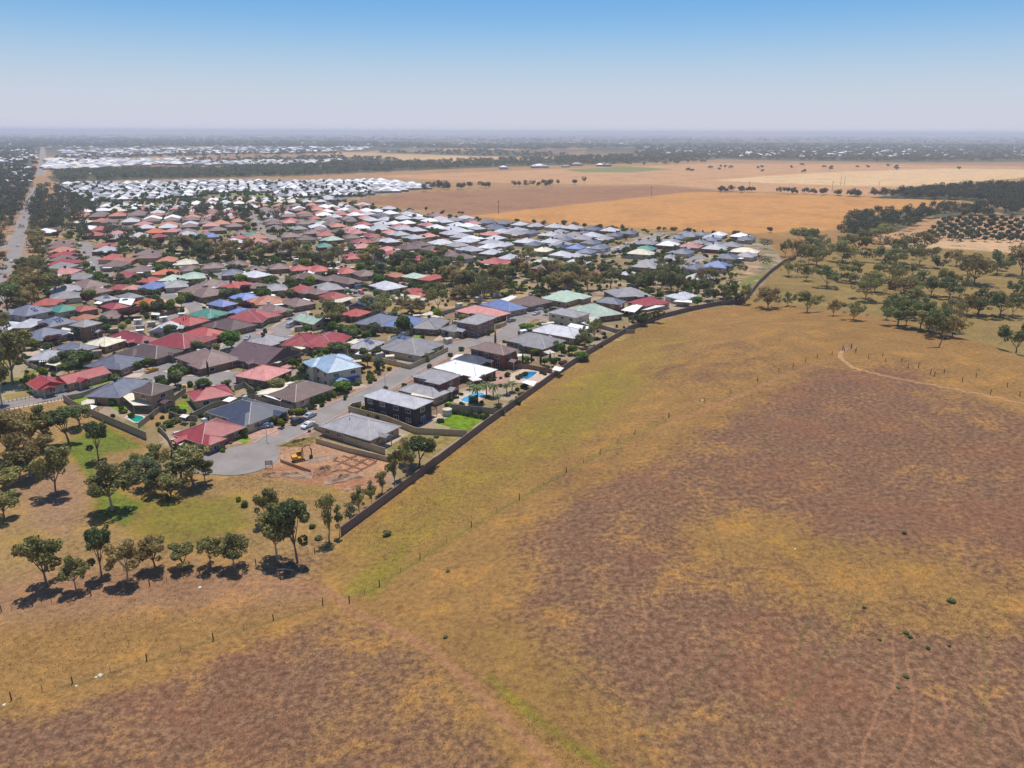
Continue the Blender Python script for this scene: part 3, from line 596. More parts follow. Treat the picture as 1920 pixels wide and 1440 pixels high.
def house(cx, cy, w_, d_, rot, roof, st=1, wall=None, lod=0, flags='', seed=0, name='house'):
    """house standing at (cx, cy); lod 0 near, 1 mid, 2 far. flags: c cooler, C pale cooler, s solar, p pergola, r pale ridges, g gable, n no wing, w bigger wing"""
    rr = random.Random(seed * 7 + 3); h = 2.75 * st + (.1 if st > 1 else 0); z0 = h1(cx, cy)
    root = empty(name, (cx, cy, z0), rot)
    wall = wall or rr.choice(['brick_tan', 'brick_cream', 'brick_brown', 'brick_red', 'render_cream', 'render_grey', 'brick_cream'])
    wm = MB(); wm.box(-w_ / 2, w_ / 2, -d_ / 2, d_ / 2, -.4, h - .25)
    gab = 'g' in flags; rm = MB(); pit = 24 if st > 1 else 22
    r, ea, hh = rm.hip(0, 0, w_, d_, h, pit, mi=0, gable=gab)
    wings = []
    if 'n' not in flags and min(w_, d_) > 7.5:
        for k in range(2 if 'w' in flags or (w_ * d_ > 260) else 1):
            sx = rr.choice([-1, 1]); side = k if rr.random() < .7 else 1 - k
            if w_ >= d_: ww, wd = w_ * rr.uniform(.36, .46), d_ * .62; ox, oy = sx * (w_ / 2 - ww / 2 + .05), (-1 if side == 0 else 1) * (d_ / 2 - wd / 2 + rr.uniform(1.4, 2.6))
            else: ww, wd = w_ * .62, d_ * rr.uniform(.36, .46); ox, oy = (-1 if side == 0 else 1) * (w_ / 2 - ww / 2 + rr.uniform(1.4, 2.6)), sx * (d_ / 2 - wd / 2 + .05)
            wings.append((ox, oy, ww, wd)); zz = h - .013 * (k + 1)
            wm.box(ox - ww / 2, ox + ww / 2, oy - wd / 2, oy + wd / 2, -.41 - .01 * k, zz - .26)
            rw, ew, _ = rm.hip(ox, oy, ww, wd, zz, pit, mi=0); 
            if lod == 0: r2 = rw
    wo_ = wm.build('wall', M[wall], root); ro = rm.build('roof', M['roof_' + roof], root)
    if lod == 0:
        g = MB(); a, b = w_ / 2 + .56, d_ / 2 + .56
        for x0, x1, y0, y1 in ((-a, a, -b - .1, -b), (-a, a, b, b + .1), (-a - .1, -a, -b - .1, b + .1), (a, a + .1, -b - .1, b + .1)): g.box(x0, x1, y0, y1, h - .18, h - .02)
        g.build('gutter', M['trim'], root)
        rc = MB(); rk = .10; e4 = ea
        rc.tube([Vector(r[0]) + Vector((0, 0, .03)), Vector(r[1]) + Vector((0, 0, .03))], rk, 5)
        if not gab:
            for e in e4:
                q = min(r, key=lambda t: (t[0] - e[0]) ** 2 + (t[1] - e[1]) ** 2); rc.tube([Vector(e) + Vector((0, 0, .04)), Vector(q) + Vector((0, 0, .04))], rk, 5)
        rc.build('ridge_capping', M['ridge_l'] if 'r' in flags else M['roof_' + roof], ro)
    # windows on every wall for near houses, two for the others
    def put(me_, nm, side, t, z):
        o = link(nm, me_, root); s_ = side
        x, y, rz = {'S': (t, -d_ / 2, math.pi), 'N': (t, d_ / 2, 0), 'W': (-w_ / 2, t, math.pi / 2), 'E': (w_ / 2, t, -math.pi / 2)}[s_]
        for ox, oy, ww, wd in wings:     # slide onto the face of a wing
            if s_ == 'S' and abs(t - ox) < ww / 2 + .9 and oy - wd / 2 < -d_ / 2:
                if abs(t - ox) > ww / 2 - 1: x = ox
                y = oy - wd / 2
            if s_ == 'N' and abs(t - ox) < ww / 2 + .9 and oy + wd / 2 > d_ / 2:
                if abs(t - ox) > ww / 2 - 1: x = ox
                y = oy + wd / 2
            if s_ == 'W' and abs(t - oy) < wd / 2 + .9 and ox - ww / 2 < -w_ / 2:
                if abs(t - oy) > wd / 2 - 1: y = oy
                x = ox - ww / 2
            if s_ == 'E' and abs(t - oy) < wd / 2 + .9 and ox + ww / 2 > w_ / 2:
                if abs(t - oy) > wd / 2 - 1: y = oy
                x = ox + ww / 2
        o.location = (x, y, z); o.rotation_euler = (0, 0, rz); return o
    if lod <= 1:
        for fl_ in range(st):
            for side in ('SWNE' if lod == 0 else 'SW'):
                L = w_ if side in 'SN' else d_; n = max(1, int(L / (4.2 if lod == 0 else 7)))
                for i in range(n):
                    t = (i + .5) / n * L - L / 2 + rr.uniform(-.3, .3)
                    if fl_ == 0 and lod == 0 and side == 'E' and i == 0 and L > 7: put(GAR, 'garage_door', side, -L / 2 + 3.2, 0); continue
                    if fl_ == 0 and lod == 0 and side == 'E' and i == n - 1 and n > 1: put(DOOR, 'door', side, t, .05); continue
                    put(WIN, 'window', side, t, 1.45 + 2.75 * fl_)
    tanp = math.tan(R(pit))
    def onroof(x, y): return h + (min(w_ / 2 + .55 - abs(x), d_ / 2 + .55 - abs(y))) * tanp
    if 'c' in flags or 'C' in flags:
        x, y = rr.uniform(-.2, .2) * w_, rr.uniform(-.05, .3) * d_
        if w_ >= d_: o = link('air_conditioner', COOL['C' in flags], root, (x, d_ * .08, onroof(x, d_ * .08) + .25))
        else: o = link('air_conditioner', COOL['C' in flags], root, (w_ * .08, y, onroof(w_ * .08, y) + .25))
    if 's' in flags:
        for i in range(4 if lod else 6):
            o = link('solar_panel', SOLAR, ro, None); y = -d_ / 2 + 2.0 + (i % 2) * 1.66; x = -1.6 + (i // 2) * 1.08
            o.location = (x, y, h + (d_ / 2 + .55 - abs(y)) * tanp + .1); o.rotation_euler = (R(pit), 0, 0)
    if lod == 0 and rr.random() < .7:      # gabled entry porch on posts
        pw, pd, sd = rr.uniform(2.6, 4.2), rr.uniform(1.4, 2.4), rr.choice('SWE'); L = w_ if sd == 'S' else d_; t = rr.uniform(-.25, .25) * L; D = (d_ if sd == 'S' else w_) / 2
        pm = MB(); hz = h if st == 1 else 2.75; e = [(-pw / 2, -pd - 1.2), (pw / 2, -pd - 1.2), (pw / 2, 1.2), (-pw / 2, 1.2)]; th = pw / 2 * .42
        pm.add([(x, y, hz - .02) for x, y in e] + [(x, y, hz + .06) for x, y in e] + [(0, -pd - 1.2, hz + th), (0, 1.2, hz + th)], [(0, 3, 2, 1), (0, 1, 5, 8, 4), (2, 3, 7, 9, 6), (1, 2, 6, 5), (3, 0, 4, 7), (5, 6, 9, 8), (7, 4, 8, 9)])
        for x in (-pw / 2 + .2, pw / 2 - .2): pm.box(x - .09, x + .09, -pd - 1.0, -pd - .82, -.2, hz - .02, 1)
        po = pm.build('porch', [M['roof_' + roof], M['trim']], root); po.rotation_euler = (0, 0, {'S': 0, 'W': -math.pi / 2, 'E': math.pi / 2}[sd]); po.location = {'S': (t, -D, 0), 'W': (-D, t, 0), 'E': (D, t, 0)}[sd]
    if lod == 0:
        vp = MB(); vx, vy = rr.uniform(-.2, .2) * w_, d_ * .12
        vp.cyl((0, 0, 0), .09, .55, 6); vp.cyl((0, 0, .55), .16, .12, 6)
        vp.build('roof_vent', M['cooler'], ro, (vx, vy, onroof(vx, vy) - .1))
    return root
def quad_fit(A, B, Cc, z):
    a, b, c = atz(*A, z)[:2], atz(*B, z)[:2], atz(*Cc, z)[:2]
    e1, e2 = a - b, c - b; L1, L2 = np.linalg.norm(e1), np.linalg.norm(e2)
    if L1 > L2: v = e1 / L1; u = np.array([v[1], -v[0]])
    else: u = e2 / L2; v = np.array([-u[1], u[0]])
    ang_ = math.atan2(u[1], u[0]); ctr = (a + c) / 2
    return ctr, max(L2, 3), max(L1, 3), ang_
def clampd(x): return min(max(x, 7.5), 27)
HAND = """
4|148,440|250,550|590,418|crimson|1|Cr|brick_brown|beside the bulb of the cul-de-sac, blue car in its carport
4|345,290|670,385|965,268|dark|1|Cr|brick_cream|with a cream porch gable, facing the parked cars
4|215,140|240,214|545,160|crimson|1|cw|brick_cream|with pink-edged gables and orange yard beside it
4|835,150|985,225|1290,115|brown|1|r|brick_cream|with a long cream patio roof beside the wide street
2|5,900|250,940|420,850|pink|1|n|brick_brown|behind the brown-roofed house with yellow-green shrubs
2|575,800|740,893|918,815|ltblue|2|rw|render_cream|with front gable beside the vacant dry corner lot
2|970,1050|1370,1150|1475,1085|ltgrey|2|r|clad_navy|with dark cladding and timber balcony above cream fence
4|1190,395|1575,505|1810,395|grey|1|rn|brick_tan|alone between two cream fences above the building site
2|1300,895|1540,945|1720,900|grey|2|r|brick_red|behind the flat-roofed patio, next to the white-roofed house
2|1220,1000|1500,1070|1615,1015|grey|1|n|brick_tan|low and squeezed behind the dark two-storey house
2|1480,835|1815,915|1970,850|white|1|rn|brick_red|glaring in the sun beside the palm tree garden
3|165,690|425,745|520,700|brown|2|rn|brick_red|near the street junction behind the swimming pools
3|20,775|230,812|330,775|dark|1|n|brick_red|wedged behind the glaring white roof
3|420,632|725,692|890,635|grey|1|cr|brick_brown|with the white gazebo garden behind it
3|610,560|950,620|1065,570|ltgrey|1|rn|brick_tan|with a bright white patio sheet on its far side
3|755,425|970,465|1040,435|grey|2|r|brick_cream|at the end of the curving street, flat windows to the road
3|975,405|1160,475|1250,420|palegreen|1|cr|brick_brown|half white and half green behind the tall cream house
3|1085,340|1270,362|1350,340|slate|2|n|brick_red|between the pale green roof and the red roof
3|1345,345|1475,378|1640,345|crimson|1|c|brick_cream|last red roof before the curve of the boundary fence
3|690,315|880,350|1050,300|palegreen|1|cr|brick_tan|against the olive gum belt
3|450,345|620,378|790,340|brown|1|Cn|brick_brown|between the blue roof and the pale green roof
3|250,365|470,420|590,385|blue|1|r|brick_tan|with trimmed green hedge along its drive
3|90,410|370,465|450,425|pink|1|cr|brick_brown|above the curve of the street
3|75,490|205,520|350,465|grey|2|rn|brick_brown|with arched entry at the bend of the street
2|1585,545|1675,565|1700,540|grey|1|n|brick_cream|small garage wing beside the arched entry house
3|1130,270|1310,305|1570,290|grey|1|cw|brick_brown|long and low at the foot of the gum belt
3|1615,300|1740,325|1890,300|ltgrey|1|c|render_cream|with white patio near the fence curve
3|1255,130|1370,150|1465,140|ltgrey|1|c|brick_tan|standing alone on the far side of the gum belt
3|1365,80|1560,95|1660,50|grey|1|cr|brick_brown|first of the long row beside the estate road
3|1755,90|1870,105|1950,85|slate|2|n|brick_tan|by the end of the estate lane
3|1795,160|1890,195|1960,165|ltgrey|1|r|brick_tan|lowest of the estate beside the bulldozed slope
3|1080,125|1190,140|1215,120|red|1|n|render_cream|small and half hidden by dark gum trees
3|620,90|730,108|840,75|brown|1|n|brick_brown|with dark gable below the big lone gum
3|820,80|890,110|990,85|palegreen|1|n|white|with bright white carport beyond the gum belt
2|1115,690|1340,752|1565,665|grey|1|rw|brick_cream|on the corner behind the curved cream fence
2|370,655|540,692|650,612|crimson|1|n|brick_cream|left half of a pair of deep red roofs
2|525,662|720,700|865,605|crimson|1|r|brick_cream|right half of a pair of deep red roofs
2|855,680|990,715|1115,650|grey|1|s|brick_tan|with solar panels behind the vacant lot fence
2|1180,650|1260,668|1310,615|slate|1|sn|brick_tan|narrow with solar panels above the corner house
2|-70,760|240,820|500,720|purple|1|gn|brick_brown|big tiled roof right of the small palm trees
2|885,505|1110,530|1270,465|slate|1|cn|brick_tan|with a shadowed dormer notch beside the gum trees
2|1110,510|1290,558|1440,490|blue|1|cr|brick_tan|with skylights, behind the grassy frontage
2|1330,530|1500,562|1600,490|grey|1|cn|brick_brown|with timber garage doors left of the arched entry house
2|815,430|890,462|1000,425|red|1|n|brick_brown|behind the cluster of spreading gum trees
2|875,370|960,395|1040,350|dark|1|gn|brick_brown|small gabled roof left of the street gum trees
2|480,480|640,520|680,480|palegreen|1|gn|brick_cream|small cottage beside the roundabout
2|615,300|740,325|880,300|red|1|r|brick_cream|with white edging above the elbow road
2|1290,270|1440,305|1480,275|red|1|r|brick_tan|behind the spreading street gums with a dark verandah
2|1180,320|1350,337|1450,315|cream|1|gn|brick_tan|long cream metal roof in front of a red one
2|1040,225|1190,260|1260,225|ltgrey|1|cr|render_grey|on the corner of the elbow road
2|1385,175|1440,187|1570,155|red|1|c|brick_brown|right end of the row below the gum belt
2|1250,155|1370,172|1450,150|palegreen|1|n|brick_tan|between a terracotta roof and a red roof
2|1115,145|1210,162|1300,145|terracotta|1|n|brick_tan|left of the green-roofed house
2|650,170|860,215|960,190|brown|1|c|brick_brown|at the elbow of the road with dry lawn in front
2|420,155|560,185|690,160|brown|1|c|brick_brown|low, facing the elbow road lawns
2|20,145|150,165|290,140|ltgrey|1|c|brick_tan|pale and wide, above the short road
2|-20,225|30,242|130,210|red|1|r|brick_tan|at the end of the short road
2|395,255|480,280|590,245|red|1|c|brick_brown|between two brown roofs below the elbow road
2|500,270|620,292|710,268|brown|1|c|brick_brown|in front of the elbow road
2|-60,310|60,335|200,310|blue|1|r|brick_brown|bright blue above the dark green shrubs
2|60,235|160,250|260,220|brown|1|c|brick_brown|just above the blue-roofed house
2|350,350|470,385|600,350|brown|1|n|brick_brown|with a white patio strip above the gum street
2|170,400|330,440|410,400|brown|1|Cr|brick_brown|with a white carport above the roundabout
2|0,450|150,490|340,440|crimson|1|cr|brick_brown|wide roof left of the roundabout
2|70,645|250,668|430,615|grey|1|cr|brick_tan|below the roundabout with its carport
1|690,950|840,1005|1090,870|slate|1|cn|brick_tan|running back from the park road with a lawn
1|975,930|1135,965|1322,905|dkbrown|2|rn|brick_tan|orange brick, beside the small green pool
1|430,840|470,888|800,800|crimson|1|gw|brick_tan|beside the park road, two white cars in its drive
1|250,865|330,915|440,885|crimson|1|gn|render_cream|low garage wing at the park road with white cars
1|665,735|840,782|1070,695|slate|1|w|brick_brown|opposite the yellow car, two dark roof notches
1|880,640|1160,690|1385,630|dkbrown|1|cr|brick_brown|long dark roof above the yellow car
1|850,515|1090,575|1175,545|crimson|1|n|brick_brown|left of the row of pencil cypresses
1|1135,580|1430,620|1560,540|crimson|1|cr|brick_brown|in front of the pencil cypresses
1|1390,500|1560,540|1700,490|red|1|n|brick_brown|right behind the pencil cypresses
1|1370,690|1600,770|1760,680|brown|1|cr|brick_brown|between the two courts with a round shrub island
1|120,530|300,560|555,490|slate|1|n|brick_brown|with plum trees in front, near the big left gum
1|90,450|190,470|330,410|ltgrey|1|c|brick_tan|second from the left edge above the plum trees
1|-60,470|20,490|130,430|ltgrey|1|n|brick_tan|cut by the left edge of the photo
1|530,435|640,450|760,425|grey|2|rn|brick_brown|tall plain house above the dark conical tree
1|310,430|440,460|530,405|slate|1|sn|brick_tan|with bright blue solar panels facing left
1|530,395|600,412|740,375|terracotta|1|n|brick_brown|left of the yellow-green shrubs
1|760,385|850,400|900,345|brown|1|n|brick_brown|between terracotta roof and round plum tree
1|380,325|480,350|580,310|green|1|cr|render_cream|dark green metal among red ones
1|70,350|250,378|380,320|slate|1|s|render_grey|with front verandah near the left road trees
1|255,285|380,300|440,260|red|1|r|render_cream|left of the green-roofed house
1|570,315|640,338|705,315|red|1|c|brick_brown|right of the dark green roof
1|755,295|850,322|975,300|crimson|1|cw|brick_brown|with dormer notches beside a large white shed
1|1010,275|1130,300|1240,265|orange|1|cw|brick_brown|bright orange roof above the round bush
1|715,240|800,262|890,240|grey|1|s|brick_tan|with panels, above the deep red roof
1|895,225|980,248|1060,220|grey|1|n|brick_tan|beside the court turning area
1|1410,365|1590,390|1720,345|green|1|cr|brick_brown|wide dark green roof by the back road
1|1565,280|1690,302|1770,275|blue|2|rn|brick_red|tall blue roof above the wide green one
1|1720,345|1800,350|1880,320|blue|1|n|brick_tan|low blue roof right of the tall blue one
1|1220,420|1420,445|1580,400|red|1|n|brick_brown|behind the pencil cypresses, below the green roof
1|1740,395|1900,440|2010,360|crimson|1|r|brick_brown|right of the wide green roof
1|1560,440|1760,485|1900,430|dkbrown|1|c|brick_brown|dark tiles below the wide green roof
1|1130,480|1270,500|1350,450|ltgrey|1|gn|render_cream|pale shed-like roof behind the green garden tree
1|415,610|600,645|740,600|slate|1|r|brick_tan|behind the big leafy green trees at left
1|245,685|370,715|480,650|ltgrey|1|n|brick_brown|with striped pergola near the left gum
1|650,575|760,608|930,555|cream|1|rn|brick_tan|cream metal roof left of the deep red ones
1|1340,185|1430,200|1560,150|brown|1|c|brick_brown|above the court with garden shrubs
1|1445,205|1570,240|1690,190|brown|1|c|brick_brown|nearest the court turning circle
1|1650,150|1740,168|1880,135|red|1|c|brick_brown|below the short road
1|1040,110|1100,125|1215,95|red|1|c|brick_tan|above the bright blue roof
1|1045,160|1110,185|1225,140|blue|1|n|brick_tan|short bright blue roof with white dish
1|830,165|870,180|950,150|red|1|c|brick_tan|small, left of the pink and white roof
1|955,165|1000,182|1040,155|pink|1|n|brick_tan|small with white carport
1|560,140|700,170|780,130|brown|1|n|brick_brown|right of the big dark roadside gum
1|620,185|740,208|820,175|brown|1|n|brick_tan|with a cream patio roof in the left row
"""  # the roof by the palm garden has its sun glare painted as white
PAL = {'r': 'red', 'k': 'crimson', 'p': 'pink', 'o': 'orange', 't': 'terracotta', 'b': 'brown', 'd': 'dkbrown', 'g': 'grey', 'l': 'ltgrey', 's': 'slate', 'n': 'navy', 'u': 'blue', 'v': 'ltblue', 'e': 'palegreen', 'G': 'green', 'w': 'white', 'c': 'cream'}
MIDH = """6:345,470,250b 355,510,250b 360,555,260t 380,610,250k 370,655,270b 375,700,290k 350,745,300g 385,810,310p 560,870,300g 280,885,260l 700,960,280b 770,1040,320b 880,505,240r 900,545,280l 960,640,250r 1100,670,220t 1000,720,280b 1010,785,240c 1090,850,200r 1300,780,280b 1400,590,320b 1420,625,240b 1630,665,190t 1610,815,260o 1420,820,130w 1420,930,270r 1690,890,290e 1720,970,190g 250,225,90r 390,225,170w 600,215,190c 830,200,120t 680,290,170w 160,330,230w 960,260,170b 1040,120,80r 180,45,100r 250,85,170w 620,90,200w 850,75,200w 1050,80,120c 400,40,110w 510,35,100w 1330,240,190p 1470,330,240o 1680,320,110p 1510,390,80r 1200,180,180b 1500,130,160t
7:430,360,180r 475,380,150u 310,395,90v 330,440,200p 600,230,240t 420,220,130b 800,205,170t 760,260,220b 560,305,230b 390,310,170b 850,350,170b 830,400,120r 950,410,170r 1050,450,230p 1000,530,120r 1300,500,360r 980,370,120G 1200,310,170p 1440,380,240b 1540,290,180g 1520,440,220g 1700,340,200b 1420,215,160p 1580,230,180b 1820,230,130e 1730,170,100r 1850,500,160G 1650,560,220b 800,710,220b 200,695,200c 240,770,200b 520,740,180b 380,760,150b 1010,780,230b 1300,750,220b 750,820,230s 1010,840,360l 1320,860,260g 1470,870,230b 1680,870,250b 1550,770,220r 1780,775,180r 280,860,180e 70,960,180g 240,940,200b 840,970,260r 1050,1000,260b 1260,1000,220g 1560,1030,260r 1730,1050,220b 270,1030,300g 440,1060,360b
8:150,420,240e 530,240,170r 370,300,120p 440,340,200p 620,380,180r 500,450,230r 690,430,200b 840,440,200l 850,340,150p 960,360,220l 1130,400,220l 1310,380,200p 700,300,260l 420,130,200w 560,80,180w 700,85,140w 840,110,190w 620,190,180l 800,185,170l 1000,170,200l 1150,140,160w 750,240,230l 900,230,170w 1050,225,190w 1200,170,150l 1320,200,200w 1500,210,200l 1000,290,220l 1160,310,200l 1300,250,150p 1400,280,210w 1570,350,240l 1650,250,200w 1780,260,200w 1880,290,120l 1700,320,180l 1840,230,140p 1830,410,200w 1720,395,150p 1450,460,300l 1650,490,260g 1820,540,230l 1060,520,260d 1200,480,230d 1350,540,240b 1480,560,200r 1560,600,200b 1730,630,220b 1860,640,140r 700,570,180o 820,540,170p 870,590,190r 1040,620,160r 960,655,120o 730,630,180g 400,630,180r 480,590,170b 1250,640,180r 80,780,200r 310,800,220r 540,830,180b 680,850,220b 1130,870,220e 1340,890,280r 180,920,250b 380,920,250b 700,940,230b 130,240,200b 80,330,180b 250,320,180b 180,150,150l 90,90,160w 300,70,160w 60,30,150w
9:110,140,230g 290,140,170s 380,200,170l 250,230,200p 560,220,270g 720,210,150s 810,200,140s 60,280,200l 310,280,200w 980,240,220l 1080,205,120g 1190,205,120s 1260,240,240g 1380,220,130s 1520,215,180s 260,330,230l 230,380,190w 400,360,160l 560,365,160l 690,320,250l 780,350,160s 980,320,240l 1150,290,130s 1100,380,170n 1280,390,150u 1460,330,230s 1620,280,200g 1760,240,150s 1560,390,150s 1760,360,240c 60,400,120l 140,430,110w 260,450,200l 400,465,160g 480,510,240l 880,420,220c 1100,470,230l 1290,500,280l 1400,440,230s 930,550,200e 1190,600,240e 1310,570,120l 1480,560,110g 120,500,300r 300,560,300r 500,590,240r
0:60,170,130g 200,150,100s 270,150,80s 120,240,230s 240,220,200s 400,190,200l 410,160,120s 530,165,100s 600,160,80s 700,260,240g 770,205,180s 920,205,200w 860,160,130s 1060,170,150s 1200,170,140s 1180,230,200s 1340,230,200s 1600,220,180s 860,260,200g 1040,270,180g 930,310,280p 1240,290,200g 1420,300,260g 400,340,220G 330,390,330c 560,340,140s 1580,370,350c 830,380,240s 970,380,120s 680,450,240g 490,510,300g 1380,440,250s 1600,420,230g 1250,540,330u"""
def free(p, r):
    return all((p[0] - q[0]) ** 2 + (p[1] - q[1]) ** 2 > (r + q[2]) ** 2 for q in HOUSES)
ORD = "first second third fourth fifth sixth seventh eighth ninth tenth eleventh twelfth thirteenth fourteenth fifteenth sixteenth seventeenth eighteenth nineteenth twentieth".split()
def ordw(n):
    if n <= 20: return ORD[n - 1]
    t = {2: 'twenty', 3: 'thirty', 4: 'forty', 5: 'fifty', 6: 'sixty', 7: 'seventy', 8: 'eighty'}[min(n // 10, 8)]
    return t[:-1] + 'ieth' if n % 10 == 0 else t + '-' + ORD[n % 10 - 1]
plan = []
for i, ln in enumerate(HAND.strip().split('\n')):
    k, A, B, Cc, roof, st, fg, wall, lab = ln.split('|'); k = int(k); st = int(st); z = 2.75 * st + (.1 if st > 1 else 0)
    pt = lambda s_: C(k, *[float(t) for t in s_.split(',')])
    ctr, w_, d_, an = quad_fit(pt(A), pt(B), pt(Cc), z)
    w_, d_ = clampd(w_ - 1.1), clampd(d_ - 1.1)
    plan.append(dict(p=ctr, w=w_, d=d_, a=an, roof=roof, st=st, wall=wall, fl=fg, lab=lab, i=i)); HOUSES.append((ctr[0], ctr[1], min(w_, d_) * .5))
ANG = {6: .12, 7: .42, 8: .62, 9: math.atan2(*(RW[10][1][-1] - RW[10][1][0])[::-1]) - math.pi / 2, 0: math.atan2(*(RW[10][1][-1] - RW[10][1][0])[::-1]) - math.pi / 2}
for ln in MIDH.split('\n'):
    k = int(ln[0])
    for j, t in enumerate(ln[2:].split()):
        x, y, wp = t[:-1].split(','); u, v = C(k, float(x), float(y) + 6); p = atz(u, v, 3.6)[:2]
        dep = p[1] * _cp + 77 * _sp; w_ = min(max(float(wp) / 6.4 * dep / F * .86, 10.5), 20); d_ = 11.5 + (j * 37 % 40) / 10
        if not free(p, 5.0) or onroad(p, -1, 3): continue
        plan.append(dict(p=p, w=w_, d=d_, a=ANG[k] + random.uniform(-.08, .08), roof=PAL[t[-1]], st=1, wall=None, fl='c' if j % 2 else 'n', lab=None, i=1000 + k * 100 + j))
        HOUSES.append((p[0], p[1], min(w_, d_) * .5))
# infill houses so that no lot in the suburb stays empty
FILL = [([(120, 400), (400, 395), (640, 385), (900, 418), (700, 470), (560, 480), (180, 450)], 'bbbgprtbldrw', .35), ([(560, 345), (640, 380), (900, 418), (1180, 436), (1400, 446), (1440, 475), (1180, 470), (900, 470), (640, 400)], 'llwlgslgsl', ANG[9]),
        ([(80, 560), (300, 520), (560, 510), (680, 560), (560, 580), (250, 570), (100, 600)], 'bgrbgtsb', .5)]
for px, pal, an in FILL:
    Pw = [tuple(atz(*p)[:2]) for p in px]; xs = [p[0] for p in Pw]; ys = [p[1] for p in Pw]; ca, sa = math.cos(an), math.sin(an)
    for gi in np.arange(-900, 900, 17.0):
        for gk, gj in enumerate(np.arange(-200, 1100, 19.0)):
            if gk % 3 == 2: continue
            x, y = gi * ca - gj * sa, gi * sa + gj * ca
            if not (min(xs) < x < max(xs) and min(ys) < y < max(ys)) or not inpoly(np.array([x]), np.array([y]), Pw)[0]: continue
            if not free((x, y), 7.0) or onroad((x, y), -1, 7): continue
            plan.append(dict(p=np.array([x, y]), w=random.uniform(12.5, 15.5), d=random.uniform(11, 14), a=an + random.choice([0, math.pi / 2]), roof=PAL[random.choice(pal)], st=1, wall=None, fl=random.choice(['c', 'n', 'n']), lab=None, i=3000 + len(plan)))
            HOUSES.append((x, y, 6.0))
plan.sort(key=lambda h: (h['lab'] is None, np.hypot(*h['p'])))
near, rest = plan[:300], plan[300:]
def zone_of(h):
    u, v = proj((h['p'][0], h['p'][1], 3))
    if u < 155 and v > 440: return "in the red column beside the highway trees"
    if u >= 640 and v < 500: return "in the pale estate near the golden field" if v < 462 else "in the pale estate, nearer half"
    if v < 440: return "in the far rows before the white suburb"
    if v < 475: return "in the upper rows beyond the gum belt"
    if v < 510: return "in the rows right at the gum belt"
    return "in the middle rows below the gum belt"
cnt = {}
for h in sorted([h for h in near if h['lab'] is None], key=lambda h: proj((h['p'][0], h['p'][1], 3))[0]):
    kz = (h['roof'], zone_of(h)); cnt[kz] = cnt.get(kz, 0) + 1
    h['lab'] = None; h['auto'] = f"{ordw(cnt[kz])} {ROOFNAME[h['roof']]} roofed house from the left {kz[1]}"
for h in near:
    dd = np.hypot(*h['p']); lod = 0 if dd < 370 else (1 if dd < 540 else 2)
    o = house(h['p'][0], h['p'][1], h['w'], h['d'], h['a'], h['roof'], h['st'], h['wall'], lod, h['fl'], h['i'])
    h['o'] = o
    if 'auto' in h: lab = h['auto']
    else:
        rn = ROOFNAME[h['roof']].split(); have = h['lab'].lower()
        lab = ("two-storey " if h['st'] > 1 and 'storey' not in have else "") + ROOFNAME[h['roof']] + " roofed house " + h['lab']
    tag(o, ' '.join(lab.split()[:16]), 'house', 'houses of the suburb')
print('houses', len(plan), 'individual', len(near))
